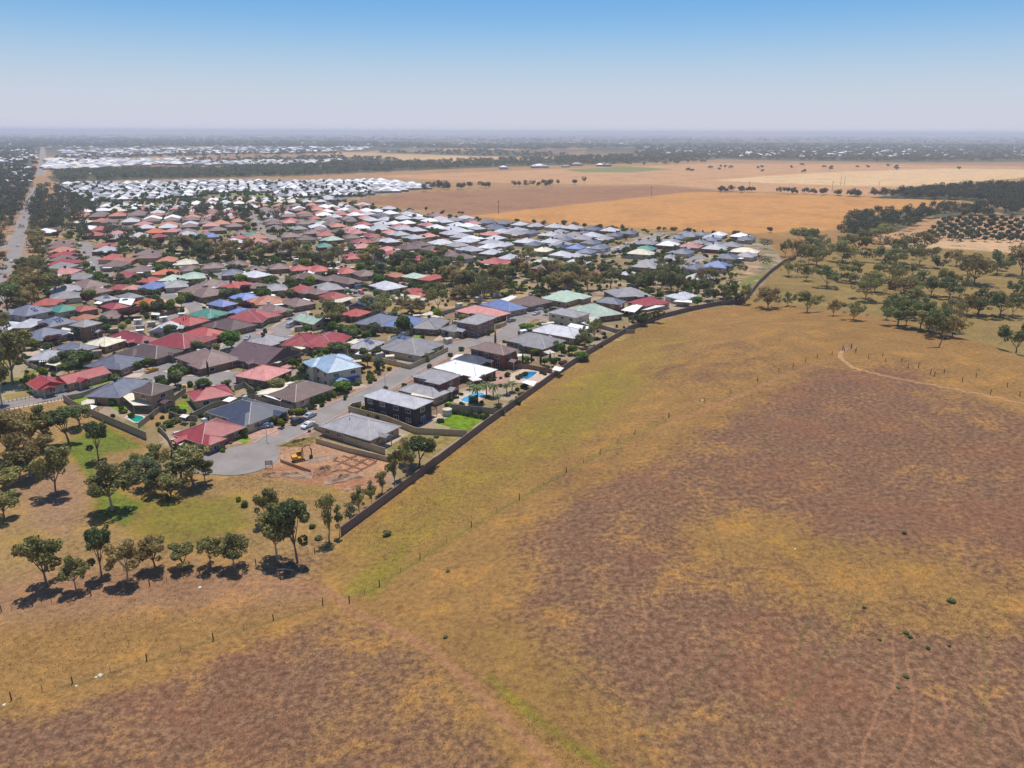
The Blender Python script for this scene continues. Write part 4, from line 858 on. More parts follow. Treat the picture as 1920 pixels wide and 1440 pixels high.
# ------------------------------------------------------------------ patio roofs and sheds on the houses
def attach(me_name, m, mats, px_c, parent=None):
    if parent is None:
        parent = min(near, key=lambda h: (h['p'][0] - px_c[0]) ** 2 + (h['p'][1] - px_c[1]) ** 2)
        root = parent['o']
    else: root = parent
    o = m.build(me_name, mats, root)
    Mx = Matrix.Translation(root.location) @ Matrix.Rotation(root.rotation_euler[2], 4, 'Z'); o.matrix_parent_inverse = Mx.inverted(); return o
PAT = """4|715,160 850,155 1010,65 970,62|c|2.75
4|800,155 905,205 925,180 850,152|w|2.5
4|100,440 175,500 250,465 150,430|w|2.5
4|80,495 150,540 185,515 120,480|c|2.2
4|145,580 190,590 225,570 180,555|w|2.2
4|465,205 520,215 578,185 520,175|w|2.5
4|145,325 190,335 220,312 170,305|w|2.3
2|1320,1040 1490,1070 1540,1020 1370,980|c|2.9
3|890,530 1050,560 1065,530 920,503|w|3.3
3|985,497 1060,522 1140,462 1040,450|g|3.0
2|838,650 970,672 985,640 910,620|c|3.3
2|900,735 965,745 995,720 940,710|w|2.4
2|1115,690 1160,712 1215,675 1180,660|w|2.6
1|905,960 1000,1040 1140,1040 990,945|c|2.6
1|250,862 330,880 430,850 320,815|l|3.0
1|655,735 740,765 765,745 690,725|c|2.5
1|890,270 985,290 1015,240 900,235|w|3.0
1|340,730 420,745 480,715 390,700|c|2.5
1|650,1055 690,1070 730,1045 680,1035|w|2.2
1|1030,585 1060,598 1095,580 1060,572|w|2.4
1|1130,360 1195,364 1200,347 1140,343|w|2.4
1|450,480 550,505 555,470 470,455|w|3.1
2|365,655 500,700 540,690 400,650|c|2.5
2|170,1030 340,1085 360,1060 190,1020|w|2.5
2|160,1020 200,1030 450,955 430,943|c|2.7
2|90,700 105,716 190,695 150,685|w|2.5
2|205,812 330,800 350,790 260,795|w|2.5
3|1290,405 1400,422 1460,372 1400,360|w|2.8
3|1450,405 1500,402 1630,372 1560,368|w|2.5
3|1690,340 1830,350 1830,335 1740,318|w|2.5
3|370,330 440,345 520,305 480,295|w|2.6
3|15,775 60,787 190,735 60,740|w|2.9
3|550,945 640,977 670,942 590,930|w|2.2
3|780,852 840,865 870,838 800,825|w|2.4
2|460,345 520,355 570,330 520,315|w|2.5
2|660,340 800,350 900,315 860,300|c|2.6
2|510,125 590,135 615,115 560,105|w|2.5
2|705,105 770,122 810,95 760,85|w|2.5
2|1390,440 1460,450 1525,425 1470,415|c|3.0
2|1400,468 1500,482 1560,460 1500,442|c|2.7
2|215,295 300,320 320,290 270,285|w|2.4
2|1310,150 1370,160 1420,140 1350,130|g|2.4
1|700,275 750,280 780,262 730,258|w|2.4
1|1085,25 1160,40 1165,20 1090,15|w|2.5
1|680,150 760,165 780,150 700,140|c|2.5"""
PM = dict(w='white', c='cream', g='render_grey', l='roof_ltgrey')
for ln in PAT.split('\n'):
    k, pts, cc, z = ln.split('|'); z = float(z); q = [tuple(atz(*C(int(k), *[float(t) for t in p.split(',')]), z)[:2]) for p in pts.split()]
    ar = sum(q[i][0] * q[(i + 1) % 4][1] - q[(i + 1) % 4][0] * q[i][1] for i in range(4))
    if ar < 0: q = q[::-1]
    m = MB(); m.prism(q, z - .1, z, 0)
    for x, y in q: m.box(x - .06, x + .06, y - .06, y + .06, -.1, z - .1, 1)
    attach('patio_roof', m, [M[PM[cc]], M['trim']], (sum(p[0] for p in q) / 4, sum(p[1] for p in q) / 4))
PATM = {}
for cc in 'wcgl':
    m = MB(); m.box(-2.6, 2.6, -1.7, 1.7, 2.45, 2.55)
    for x in (-2.5, 2.5):
        for y in (-1.6, 1.6): m.box(x - .06, x + .06, y - .06, y + .06, -.3, 2.45, 1)
    PATM[cc] = m.mesh('patio_roof', [M[PM[cc]], M['trim']])
for h in near:
    if 'auto' in h and random.random() < .55:
        o = link('patio_roof', PATM[random.choice('wwwcl')], h['o']); sx = random.choice([-1, 1])
        if random.random() < .6: o.location = (random.uniform(-.25, .25) * h['w'], sx * (h['d'] / 2 + 1.9), .0)
        else: o.location = (sx * (h['w'] / 2 + 1.9), random.uniform(-.2, .2) * h['d'], .0); o.rotation_euler = (0, 0, math.pi / 2)
# ------------------------------------------------------------------ plants
def leaf_quads(cs, rs, n, size, g, flat=.35, aspect=1.7):
    """n leaf sprays spread over ellipsoid clumps"""
    cs, rs = np.array(cs, float), np.array(rs, float)
    w_ = (rs[:, 0] * rs[:, 1] * rs[:, 2]) ** .67; k = g.choice(len(cs), n, p=w_ / w_.sum())
    d = g.normal(size=(n, 3)); d /= np.linalg.norm(d, axis=1)[:, None]; r = g.uniform(.35, 1, n) ** .45
    c = cs[k] + d * r[:, None] * rs[k]
    nrm = d * .6 + g.normal(size=(n, 3)) * .8 + np.array([0, 0, flat]); nrm /= np.linalg.norm(nrm, axis=1)[:, None]
    a = np.cross(nrm, g.normal(size=(n, 3))); a /= np.linalg.norm(a, axis=1)[:, None]; b = np.cross(nrm, a)
    s_ = size * g.uniform(.6, 1.4, n)[:, None]; a = a * s_ * aspect / 2; b = b * s_ / 2
    V = np.stack([c - a, c + b * .9, c + a, c - b], 1).reshape(-1, 3)
    return V, np.arange(4 * n).reshape(-1, 4)
def gum_proto(seed, spread=.36, nleaf=3400, leaf=.33, mat='leaf_gum', bark='bark', low=.3, slim=1.0, clumps=13, H0=10.0):
    g = np.random.default_rng(seed); tm = MB(); cs, rs = [], []
    lean = g.uniform(-.5, .5, 2); fork = H0 * low * g.uniform(.7, 1.0)
    base_pts = [(0, 0, -.5), (lean[0] * .2, lean[1] * .2, fork * .5), (lean[0] * .6, lean[1] * .6, fork)]
    tm.tube(base_pts, [.27, .21, .17], 7); top = Vector(base_pts[-1]); nb = 5 + seed % 3
    for i in range(nb):
        a = 2 * math.pi * (i + g.uniform(-.3, .3)) / nb; R_ = H0 * spread * g.uniform(.45, .9) * slim; zt = H0 * g.uniform(.5, .9)
        if i == 0: R_ *= .25; zt = H0 * .92
        e = Vector((math.cos(a) * R_ + lean[0], math.sin(a) * R_ + lean[1], zt)); mid = top.lerp(e, .5) + Vector((0, 0, -.08 * R_)) * 1.0
        tm.tube([top, mid, e], [.13, .085, .03], 5)
        for k in range(3):
            q = mid.lerp(e, g.uniform(.1, 1.0)); q2 = q + Vector((g.normal() * .9, g.normal() * .9, g.uniform(.1, 1.1))) * (H0 * .09)
            tm.tube([q, q2], [.05, .02], 4); cs.append(q2); rr_ = H0 * g.uniform(.07, .135) * (spread / .36) ** .5; rs.append((rr_ * 1.05, rr_ * 1.05, rr_ * .9))
        cs.append(e); rr_ = H0 * g.uniform(.085, .15); rs.append((rr_ * 1.1, rr_ * 1.1, rr_ * .75))
    for k in range(clumps - 10):
        a = g.uniform(0, 6.28); q = H0 * spread * g.uniform(.5, 1.0); cs.append(Vector((math.cos(a) * q + lean[0], math.sin(a) * q + lean[1], H0 * g.uniform(.34, .66)))); rr_ = H0 * g.uniform(.07, .12); rs.append((rr_, rr_, rr_ * .7))
    V, Q = leaf_quads([tuple(c) for c in cs], rs, int(nleaf * .95), leaf, g)
    w_ = np.percentile(np.hypot(*(V[:, :2] - V[:, :2].mean(0)).T), 97) * 2
    return dict(tr=tm.mesh('trunk', M[bark]), cr=np_mesh('crown', V, Q, M[mat]), w=w_, h=np.percentile(V[:, 2], 99.5))
GUM = [gum_proto(s_, sp, mat=mt, bark=bk, low=lo) for s_, sp, mt, bk, lo in
       [(1, .36, 'leaf_gum', 'bark', .34), (2, .40, 'leaf_gum', 'bark_pale', .3), (3, .32, 'leaf_dark', 'bark', .3), (4, .42, 'leaf_brown', 'bark_pale', .3), (5, .36, 'leaf_brown', 'bark', .26), (6, .38, 'leaf_gum', 'bark', .3)]]
SPREAD = [gum_proto(20 + s_, sp, mat=mt, bark=bk, low=.2, clumps=18, nleaf=3200) for s_, sp, mt, bk in [(1, .58, 'leaf_gum', 'bark'), (2, .66, 'leaf_gum', 'bark_pale'), (3, .55, 'leaf_brown', 'bark'), (4, .6, 'leaf_dark', 'bark')]]
SLIM = [gum_proto(40 + s_, .2, mat=mt, low=.3, nleaf=1100, leaf=.36) for s_, mt in [(1, 'leaf_gum'), (2, 'leaf_dark'), (3, 'leaf_olive')]]
def bush_proto(seed, mat, n=700, leaf=.2, zs=.8):
    g = np.random.default_rng(seed); cs = [(0, 0, .5)] + [(g.uniform(-.45, .45), g.uniform(-.45, .45), g.uniform(.3, .75)) for _ in range(5)]
    rs = [(.6, .6, .5)] + [(g.uniform(.25, .4),) * 2 + (g.uniform(.22, .34),) for _ in range(5)]
    V, Q = leaf_quads(cs, rs, n, leaf, g); V[:, 2] = np.maximum(V[:, 2], .02)
    m = MB(); m.tube([(0, 0, -.2), (.05, 0, .55)], [.06, .03], 5); m.tube([(0, 0, .1), (-.2, .1, .5)], [.04, .02], 4)
    return dict(tr=m.mesh('stem', M['bark']), cr=np_mesh('foliage', V, Q, M[mat]), w=1.8, h=1.15)
BUSH = {k: bush_proto(60 + i, 'leaf_' + k) for i, k in enumerate(['green', 'dark', 'lime', 'plum', 'olive', 'gum', 'brown'])}
def round_proto(seed, mat):
    g = np.random.default_rng(seed); cs = [(0, 0, 6)] + [(g.uniform(-2, 2), g.uniform(-2, 2), g.uniform(4, 8)) for _ in range(9)]; rs = [(2.8, 2.8, 2.9)] + [(g.uniform(1.2, 1.9),) * 2 + (g.uniform(1.1, 1.7),) for _ in range(9)]
    V, Q = leaf_quads(cs, rs, 1900, .5, g); m = MB(); m.tube([(0, 0, -.4), (.1, 0, 2), (0, .1, 5.5)], [.3, .22, .1], 6)
    for a in (0, 2, 4): m.tube([(0, 0, 2.2), (math.cos(a) * 1.8, math.sin(a) * 1.8, 5)], [.14, .05], 5)
    return dict(tr=m.mesh('trunk', M['bark']), cr=np_mesh('crown', V, Q, M[mat]), w=6.8, h=9.2)
ROUND = {k: round_proto(80 + i, 'leaf_' + k) for i, k in enumerate(['green', 'dark', 'olive', 'lime', 'gum', 'plum'])}
g = np.random.default_rng(5); V, Q = leaf_quads([(0, 0, z) for z in np.linspace(1, 9, 12)], [(r_2, r_2, .8) for r_2 in (.42, .5, .55, .55, .54, .5, .48, .44, .38, .3, .22, .12)], 900, .26, g)
m = MB(); m.tube([(0, 0, -.4), (0, 0, 8)], [.12, .05], 5); CYP = dict(tr=m.mesh('trunk', M['bark']), cr=np_mesh('crown', V, Q, M['leaf_dark']), w=1.15, h=9.7)
def palm_proto():
    m = MB(); m.tube([(0, 0, -.3), (.1, 0, 2), (.05, .1, 4.2)], [.22, .17, .14], 7); f = MB(); rr = random.Random(3)
    for i in range(22):
        a = i * 2.4; up = rr.uniform(-.1, 1.1); L = rr.uniform(1.8, 2.4); pts = []
        for k in range(6):
            t = k / 5; pts.append(Vector((math.cos(a) * L * t, math.sin(a) * L * t, 4.2 + up * L * t * .7 - 1.5 * t * t)))
        side = Vector((-math.sin(a), math.cos(a), 0))
        for k in range(5):
            w0, w1 = .32 * math.sin(math.pi * (k + .3) / 5.6), .32 * math.sin(math.pi * (k + 1.3) / 6.4)
            p, q = pts[k], pts[k + 1]
            for sg in (-1, 1): f.add([p, q, q + side * sg * w1 - Vector((0, 0, .12)), p + side * sg * w0 - Vector((0, 0, .12))], [(0, 1, 2, 3)])
    return dict(tr=m.mesh('trunk', M['bark']), cr=f.mesh('crown', M['leaf_dark']), w=3.6, h=5.0)
PALM = palm_proto()
def place(pr, p, h_, w_, name, label, cat, group, parts=('trunk', 'crown'), rot=None):
    r = empty(name, (p[0], p[1], p[2] if len(p) > 2 else h1(p[0], p[1])), random.uniform(0, 6.28) if rot is None else rot)
    sx = w_ / pr['w']; r.scale = (sx, sx, h_ / pr['h'])
    for me_, nm in ((pr['tr'], parts[0]), (pr['cr'], parts[1])): link(nm, me_, r)
    return tag(r, label, cat, group)
def wpx(p, width): return width * (p[1] * _cp + (CH - p[2]) * _sp) / F
# hand placed trees: kind | cluster phrase | base u,v top-v width ...
HT = """G|row of gum trees along the lower wire fence|88,1098,1003,82 143,1108,1043,52 191,1083,992,52 240,1092,1012,62 291,1065,1008,58 345,1067,1024,52 395,1062,1006,52 440,1065,1000,62
G|tall gum clump beside the lower end of the long fence|502,985,916,50 520,1050,945,70 558,1055,938,66
S|thin saplings at the lower end of the long fence|617,1016,926,36 637,1008,948,18 655,980,945,26 674,965,918,30 697,950,902,26 716,926,884,26
g|gum trees at the fence beside the building site|740,916,846,32 763,898,826,42 786,880,820,60 770,872,822,48
G|gum trees of the grassy park left of the houses|105,928,838,70 211,957,866,84 185,864,792,44 58,893,815,84 20,865,775,80 12,935,885,62 8,972,922,60 85,838,762,66 130,832,764,62 62,842,778,70 15,800,770,60 150,800,758,50 40,905,850,60
S|trees on the bank below the crimson roofed house|365,915,838,66 340,905,850,54 275,915,862,60 300,882,838,50 258,895,850,50 322,935,890,48 292,928,880,44 240,905,868,40 385,905,858,40
G|big gums at the left edge of the photo|24,722,622,84 4,760,660,50 15,588,532,56 48,572,520,54 72,560,515,44 108,556,512,42 5,640,580,40 90,530,498,40
p|spreading gums in the street reserve|624,617,562,64 717,593,550,66 772,589,560,50 752,577,545,28 822,584,530,46 905,567,516,56 862,560,535,50 690,588,556,34 800,560,534,34 880,548,512,40 930,556,520,42
p|big lone gum beyond the belt|988,500,462,42
p|scattered gums on the slope behind the hill crest|1432,504,478,36 1478,518,488,30 1497,518,494,36 1550,539,497,52 1594,528,487,54 1622,562,510,64 1440,578,540,52 1476,574,548,28 1513,586,547,56 1397,570,532,28 1562,592,562,26 1683,610,556,74 1725,618,568,68 1755,624,578,60 1785,632,590,56 1717,550,507,66 1745,555,522,44 1665,532,490,58 1826,532,476,70 1834,592,540,60 1875,593,548,62 1898,592,550,40 1916,516,459,62 1868,515,472,50 1760,503,484,22 1724,498,457,56 1800,461,434,32 1668,494,457,50 1578,491,450,58 1530,498,455,62 1507,490,468,50 1511,464,428,66 1608,474,432,58 1650,456,418,52 1732,470,434,50 1905,662,605,62 1916,570,545,34 1335,526,500,34 1385,515,490,32 1430,466,440,36 1640,548,512,50 1600,600,566,46 1690,560,520,60 1780,560,520,54
g|row of trees along the near edge of the golden field|1060,423,412,12 1076,432,416,14 1015,428,412,16 1240,434,424,14 1168,430,421,10 1150,431,423,12 830,403,394,10 800,396,388,8 864,403,396,9 768,398,390,14 845,410,402,9 1440,436,426,14"""
PR = dict(G=GUM, g=GUM, S=SLIM + GUM[:2], p=SPREAD)
gums = []      # (proto list, p, h, w, cluster)
for ln in HT.split('\n'):
    k, cl, items = ln.split('|')
    for j, t in enumerate(items.split()):
        u, v, vt, wd = map(float, t.split(',')); p = at(u, v); h_ = height_for(p, vt); gums.append((PR[k][j % len(PR[k])], p, h_, wpx(p, wd), cl))
def scatter(px, n, hmin, hmax, cl, protos, wf=.85, clear=5.0, skip=()):
    us, vs = [p[0] for p in px], [p[1] for p in px]; k = 0; tries = 0; out = []
    while k < n and tries < n * 30:
        tries += 1; u, v = random.uniform(min(us), max(us)), random.uniform(min(vs), max(vs))
        if not inpoly(np.array([u]), np.array([v]), px)[0]: continue
        p = at(u, v)
        if not free(p, clear * .5) or onroad(p, -1, 1): continue
        h_ = random.uniform(hmin, hmax); out.append((random.choice(protos), p, h_, h_ * wf * random.uniform(.8, 1.25), cl)); k += 1
    return out
BELTS = [([(855, 548), (900, 520), (1000, 512), (1110, 515), (1180, 540), (1110, 556), (1000, 553), (900, 562)], 34, 8, 12, 'dense gum belt above the pale green roof', GUM),
         ([(1170, 540), (1230, 505), (1290, 512), (1320, 540), (1300, 552), (1200, 548)], 22, 7, 11, 'gum belt below the new estate', SPREAD),
         ([(1300, 556), (1330, 540), (1390, 560), (1400, 572), (1340, 572)], 9, 5, 8, 'low trees at the bend of the boundary fence', GUM),
         ([(620, 510), (700, 488), (860, 498), (900, 520), (850, 540), (800, 535), (720, 505)], 26, 8, 12, 'middle of the gum belt', GUM),
         ([(225, 462), (330, 462), (470, 470), (560, 478), (640, 490), (620, 505), (540, 500), (400, 496), (300, 482)], 36, 9, 13, 'left half of the gum belt', GUM),
         ([(95, 415), (150, 430), (240, 440), (250, 462), (150, 452), (100, 440)], 20, 8, 12, 'dark trees left of the long road', GUM),
         ([(60, 460), (78, 450), (84, 520), (60, 590), (30, 600), (36, 540)], 34, 9, 13, 'dark trees between highway and the red column', GUM),
         ([(0, 420), (30, 400), (25, 450), (-20, 540), (-60, 560)], 26, 9, 13, 'trees left of the highway', GUM),
         ([(1575, 425), (1650, 408), (1760, 400), (1920, 388), (1960, 390), (1960, 408), (1740, 411), (1690, 436), (1600, 440)], 42, 8, 12, 'woodland band right of the golden field', SPREAD),
         ([(1420, 530), (1480, 500), (1600, 480), (1920, 480), (1920, 560), (1760, 620), (1640, 590), (1500, 570)], 34, 7, 11, 'open woodland behind the hill crest', SPREAD),
         ([(1420, 500), (1500, 450), (1640, 440), (1720, 462), (1700, 480), (1480, 510)], 28, 8, 12, 'thicker gums between the fence top and the orchard', SPREAD),
         ([(1640, 598), (1690, 586), (1760, 605), (1800, 630), (1760, 636), (1690, 616)], 14, 8, 11, 'dense clump just behind the hill crest', SPREAD),
         ([(1240, 600), (1270, 585), (1250, 592), (1200, 618), (1190, 612)], 5, 4, 6, 'small trees inside the curve of the fence', GUM),
         ([(1080, 655), (1110, 630), (1140, 620), (1150, 628), (1100, 655)], 4, 6, 9, 'pale gums beside the fenced back gardens', SPREAD)]
for px, n, a, b, cl, pr in BELTS: gums += scatter(px, n, a, b, cl, pr)
farts = []
for px, n, a, b in [([(330, 400), (460, 396), (540, 405), (530, 420), (400, 422), (320, 412)], 45, 8, 12), ([(66, 352), (100, 350), (170, 385), (180, 400), (100, 440), (62, 450)], 150, 8, 13),
                    ([(0, 290), (70, 295), (64, 350), (40, 400), (0, 430)], 220, 7, 12), ([(800, 350), (850, 352), (900, 352), (1000, 347), (1110, 342), (1110, 347), (900, 357), (760, 360)], 40, 8, 12),
                    ([(1345, 357), (1400, 360), (1500, 362), (1610, 367), (1612, 370), (1500, 365), (1350, 361)], 42, 7, 10), ([(700, 400), (1180, 432), (1400, 440), (1400, 447), (1100, 434), (700, 410)], 26, 3, 6),
                    ([(1575, 430), (1600, 405), (1760, 392), (1960, 383), (1960, 406), (1740, 411), (1690, 440), (1580, 445)], 150, 8, 12), ([(1620, 372), (1700, 362), (1800, 355), (1960, 350), (1960, 392), (1800, 376)], 400, 8, 13)]:
    farts += [(t[1], t[2], t[3]) for t in scatter(px, n, a, b, '', GUM, clear=3)]
gums.sort(key=lambda t: -t[2] / np.hypot(t[1][0], t[1][1]))
ind, spill = gums[:295], gums[295:]; farts += [(t[1], t[2], t[3]) for t in spill]
cc_ = {}
for t in sorted(ind, key=lambda t: proj(t[1])[0]):
    cl = t[4]; tot = sum(1 for q in ind if q[4] == cl); cc_[cl] = cc_.get(cl, 0) + 1
    lab = f"{ordw(cc_[cl])} tree from the left, {cl}" if tot > 1 else f"olive green tree, {cl}"
    if tot > 1 and t[2] > 11: lab = "tall " + lab
    place(t[0], t[1], t[2], t[3], 'gum_tree', ' '.join(lab.split()[:16]), 'gum tree', cl)
print('gums', len(gums), 'far', len(farts))
# garden trees and shrubs between the houses
GT = """R:green|1270,590,2,1200,440,120|big leafy green tree left of the pencil cypresses|1
R:green|1740,620,1,1760,475,150|tall bright green tree beside the roundabout road|1
R:dark|600,750,1,610,640,130|dark leafy tree beside the slate roof at left|1
R:olive|500,720,1,530,625,110|grey-green tree next to the dark leafy one|1
R:green|1280,530,1,1210,430,110|bright leafy tree by the pale shed roof|1
R:dark|590,545,1,590,460,60|dark conical tree below the tall plain house|1
R:dark|790,745,2,790,650,130|dark round tree behind the pale blue two-storey roof|1
R:green|690,750,2,690,680,80|lighter green tree left of the dark round one|1
R:dark|1030,590,2,1010,500,70|dark tree before the slate dormer roof|1
R:green|990,620,2,990,560,70|garden tree above the deep red pair|1
R:green|800,1020,2,790,940,130|leafy green tree in front of the pale blue house|1
R:dark|430,310,2,430,250,60|dark round tree left of the red hip roof|1
R:dark|350,340,2,350,280,60|dark bush tree above the white patio|1
R:lime|300,350,2,300,310,70|lime green tree above the blue roofs|1
R:dark|980,255,2,990,200,60|dark tree on the elbow road corner|1
R:lime|1250,112,2,1250,75,100|yellow-green tree left of its twin below the belt|1
R:lime|1350,122,2,1350,80,90|yellow-green tree right of its twin below the belt|1
R:green|1600,190,2,1610,125,60|green tree right of the last red roof|1
R:green|850,745,3,850,650,60|tall green tree behind the white gazebo|1
R:green|930,740,3,930,665,80|green tree in the garden beside the long fence|1
R:dark|800,710,3,800,640,60|dark tree left of the gazebo garden trees|1
R:green|1000,780,3,985,720,130|bright green shrubs hugging the long fence|1
R:dark|990,665,3,985,600,60|dark tree behind the light grey roof|1
R:plum|860,835,3,860,790,70|plum coloured tree beside the pool shed|1
R:green|795,830,3,795,760,55|round green tree right of the gazebo|1
R:green|725,820,3,725,765,50|round green tree left of the gazebo|1
R:green|590,800,3,590,750,60|green tree beside the white patio sail|1
R:lime|665,740,3,665,690,80|yellow-green tree in front of the gazebo|1
R:green|580,555,3,580,505,110|spreading green tree inside the street curve|1
R:dark|690,535,3,690,495,60|small dark tree by the curving street|1
R:dark|735,445,3,730,400,40|round dark tree at the street end|1
R:green|1870,375,3,1870,300,80|bright green tree near the bend of the long fence|1
R:green|1590,320,3,1590,260,50|green tree before the light grey cooler roof|1
R:green|1475,308,3,1475,245,35|narrow green tree behind the last red roof|1
R:plum|380,590,1,380,515,130|plum coloured tree in front of the slate roof|1
R:plum|370,480,1,370,415,130|wide dark plum tree behind the slate roof|1
R:plum|970,390,1,970,310,160|large reddish-brown round tree above the brown roofs|1
R:lime|240,620,1,240,540,100|yellow-green bush beside the plum tree|1
R:green|850,430,1,860,370,70|bright green round shrub near the terracotta roof|1
R:lime|750,430,1,750,380,80|yellow-green shrub right of the terracotta roof|1
R:green|720,520,1,710,470,80|green tree in the back garden left of the deep red roofs|1
R:green|800,490,1,800,430,80|taller green back garden tree left of the deep red roofs|1
R:green|1120,750,1,1120,680,70|round green tree above the yellow car|1
R:green|1020,770,1,1020,705,70|round green tree left of the yellow car|1
R:green|1400,260,1,1400,190,110|wide bright green tree in the court garden|1
R:dark|1180,330,1,1180,260,60|dark tree in front of the orange roof|1
R:green|680,240,1,680,170,110|dense green trees beside the brown roofs at left|1
R:dark|540,250,1,540,200,60|dark palm-like tree above the grey roofs|1
R:green|630,475,4,630,410,80|yellow-green tree beside the square lawn|1
R:lime|910,410,4,910,340,55|yellow-green clipped tree near the dark car|1
R:gum|865,385,4,865,315,45|dark clipped tree nearest the charcoal roof|1
R:gum|925,365,4,925,300,45|dark clipped tree behind the dark car|1
R:gum|990,335,4,990,265,50|dark round tree beside the driveway|1
R:lime|1045,305,4,1045,262,70|lime green shrub by the driveway|1
R:gum|1090,310,4,1090,260,45|round dark shrub right of the lime one|1
R:dark|820,990,1,850,915,0|skip|0"""
gtrees = []
for ln in GT.split('\n'):
    kd, nums, lab, keep = ln.split('|')
    if keep == '0': continue
    x, y, k, tx_, ty_, wd = map(float, nums.split(',')); b = C(int(k), x, y); t = C(int(k), tx_, ty_); p = at(*b)
    gtrees.append((ROUND[kd[2:]], p, max(1.5, height_for(p, t[1])), wpx(p, wd / 4 * 1.15), lab))
# extra leafy garden trees in the residential blocks
GREG = [([(60, 600), (300, 560), (700, 560), (900, 600), (700, 700), (420, 760), (100, 720)], 60, 3, 6), ([(100, 440), (640, 400), (900, 430), (900, 510), (560, 560), (100, 600)], 110, 3.5, 7),
        ([(700, 400), (1180, 440), (1400, 450), (1400, 500), (1100, 500), (900, 480)], 30, 3, 5)]
auto_g = []
for px, n, a, b in GREG:
    auto_g += scatter(px, n, a, b, '', [ROUND[k] for k in ('green', 'dark', 'dark', 'olive', 'gum', 'lime', 'plum', 'green', 'dark')], wf=.95, clear=9)
for p_, lab in ((t, t[4]) for t in gtrees): place(p_[0], p_[1], p_[2], p_[3], 'garden_tree', lab, 'garden tree', 'leafy garden trees')
def band(v):
    for lim, tx in ((440, "far rows"), (462, "rows above the gum belt"), (485, "rows level with the gum belt"), (510, "rows just below the gum belt"), (545, "middle rows of houses"), (590, "rows level with the roundabout"), (640, "rows below the roundabout")):
        if v < lim: return tx
    return "nearest rows of houses"
cg = {}
for t in sorted(auto_g, key=lambda t: proj(t[1])[0]):
    kx = band(proj(t[1])[1]); cg[kx] = cg.get(kx, 0) + 1
    place(t[0], t[1], t[2], t[3], 'garden_tree', f"{ordw(cg[kx])} small leafy tree from the left among the {kx}", 'garden tree', 'small leafy trees among the houses')
shr = []
for px, n in [([(-10, 560), (600, 540), (1000, 560), (1180, 590), (900, 660), (620, 760), (420, 790), (60, 740)], 190), ([(100, 460), (900, 460), (1300, 500), (900, 520), (500, 540), (80, 600)], 90)]:
    shr += scatter(px, n, .9, 2.4, '', [BUSH[k] for k in ('green', 'dark', 'lime', 'plum', 'olive', 'gum', 'dark', 'green')], wf=1.35, clear=11)
for t in """4,1150,235,170,40 4,1190,225,165,40 4,1225,215,150,45 4,1270,200,130,50 4,1310,180,130,40 4,1340,165,135,35 4,1250,190,165,30 4,740,130,105,35 4,670,160,140,30 4,660,85,60,50 4,470,590,560,50 4,530,530,510,30
1,850,1040,985,70 1,930,1100,1070,40 1,1080,870,835,90 1,1330,830,770,100 1,1290,800,750,70 1,1380,810,740,80 1,1420,800,750,60 1,1340,780,720,50 1,330,830,745,70 1,820,850,790,70 1,880,830,790,60 1,220,920,860,60 1,200,880,830,50 1,300,960,905,60 1,1230,320,270,80 1,1280,330,280,60
2,830,1080,1040,30 2,650,1090,1040,40 2,700,1060,1020,30 2,680,1070,1040,30 2,920,970,935,60 2,480,1180,1140,60 2,525,1190,1130,40 2,430,1190,1145,50 2,1130,1000,970,40 2,540,820,770,80 2,480,800,760,60 2,1435,790,720,60 2,1500,750,690,55 2,385,930,870,80 2,270,940,870,60 2,800,590,550,50 2,1020,570,540,40 2,970,620,590,60 2,1150,580,540,40 2,490,560,520,60 2,600,740,700,60 2,1780,600,560,50 2,1860,600,530,60 2,230,580,550,35
3,175,610,570,50 3,300,600,560,60 3,240,600,530,60 3,470,450,415,60 3,520,450,410,50 3,570,430,400,50 3,630,400,370,50 3,720,390,355,80 3,790,390,340,60 3,100,740,720,40 3,390,650,615,40 3,480,610,585,60 3,430,680,650,30 3,1240,560,500,60 3,350,1110,1040,80 3,300,1100,1030,70 3,260,1130,1080,60 3,420,1110,1060,60 3,500,1050,1000,60 3,230,1010,960,60 3,560,990,950,50 3,380,890,870,30
3,300,1040,985,80 3,350,990,940,80 3,420,960,900,80 3,470,1000,950,70 3,520,960,900,70 3,400,1020,970,80 3,540,1040,1000,70 3,440,1110,1060,70 3,260,960,920,60 3,600,1010,980,60 3,380,1150,1110,60 3,330,1160,1120,60 3,210,990,950,50
2,470,790,750,60 2,560,800,770,50 2,250,990,960,40 2,170,970,945,40 2,100,940,920,40 2,180,1000,975,40 4,120,370,330,90 4,60,400,350,90 4,200,350,310,70 4,20,430,380,70 4,250,400,360,60
5,80,200,180,30 5,660,975,935,80 5,100,920,890,60 5,150,1000,975,70 4,640,1000,950,60 4,590,960,925,50 4,60,960,900,40""".split():
    k, x, y, ty_, wd = map(float, t.split(',')); b = C(int(k), x, y); p = at(*b); shr.append((random.choice([BUSH[q] for q in ('green', 'lime', 'dark', 'green', 'gum')]), p, max(.7, height_for(p, C(int(k), x, ty_)[1])), wpx(p, wd / 4 * 1.1), ''))
for t in "1389,586,575,22 1821,708,693,24 1800,640,618,30 1586,592,561,46 1633,598,572,36 1690,596,572,34".split():
    u, v, vt, wd = map(float, t.split(',')); p = at(u, v); shr.append((BUSH['dark'], p, height_for(p, vt), wpx(p, wd), 'hill'))
cs_ = {}
KN = {id(BUSH[k]): n for k, n in dict(green='bright green', dark='dark green', lime='yellow-green', plum='plum red', olive='grey-green', gum='dull green', brown='brown').items()}
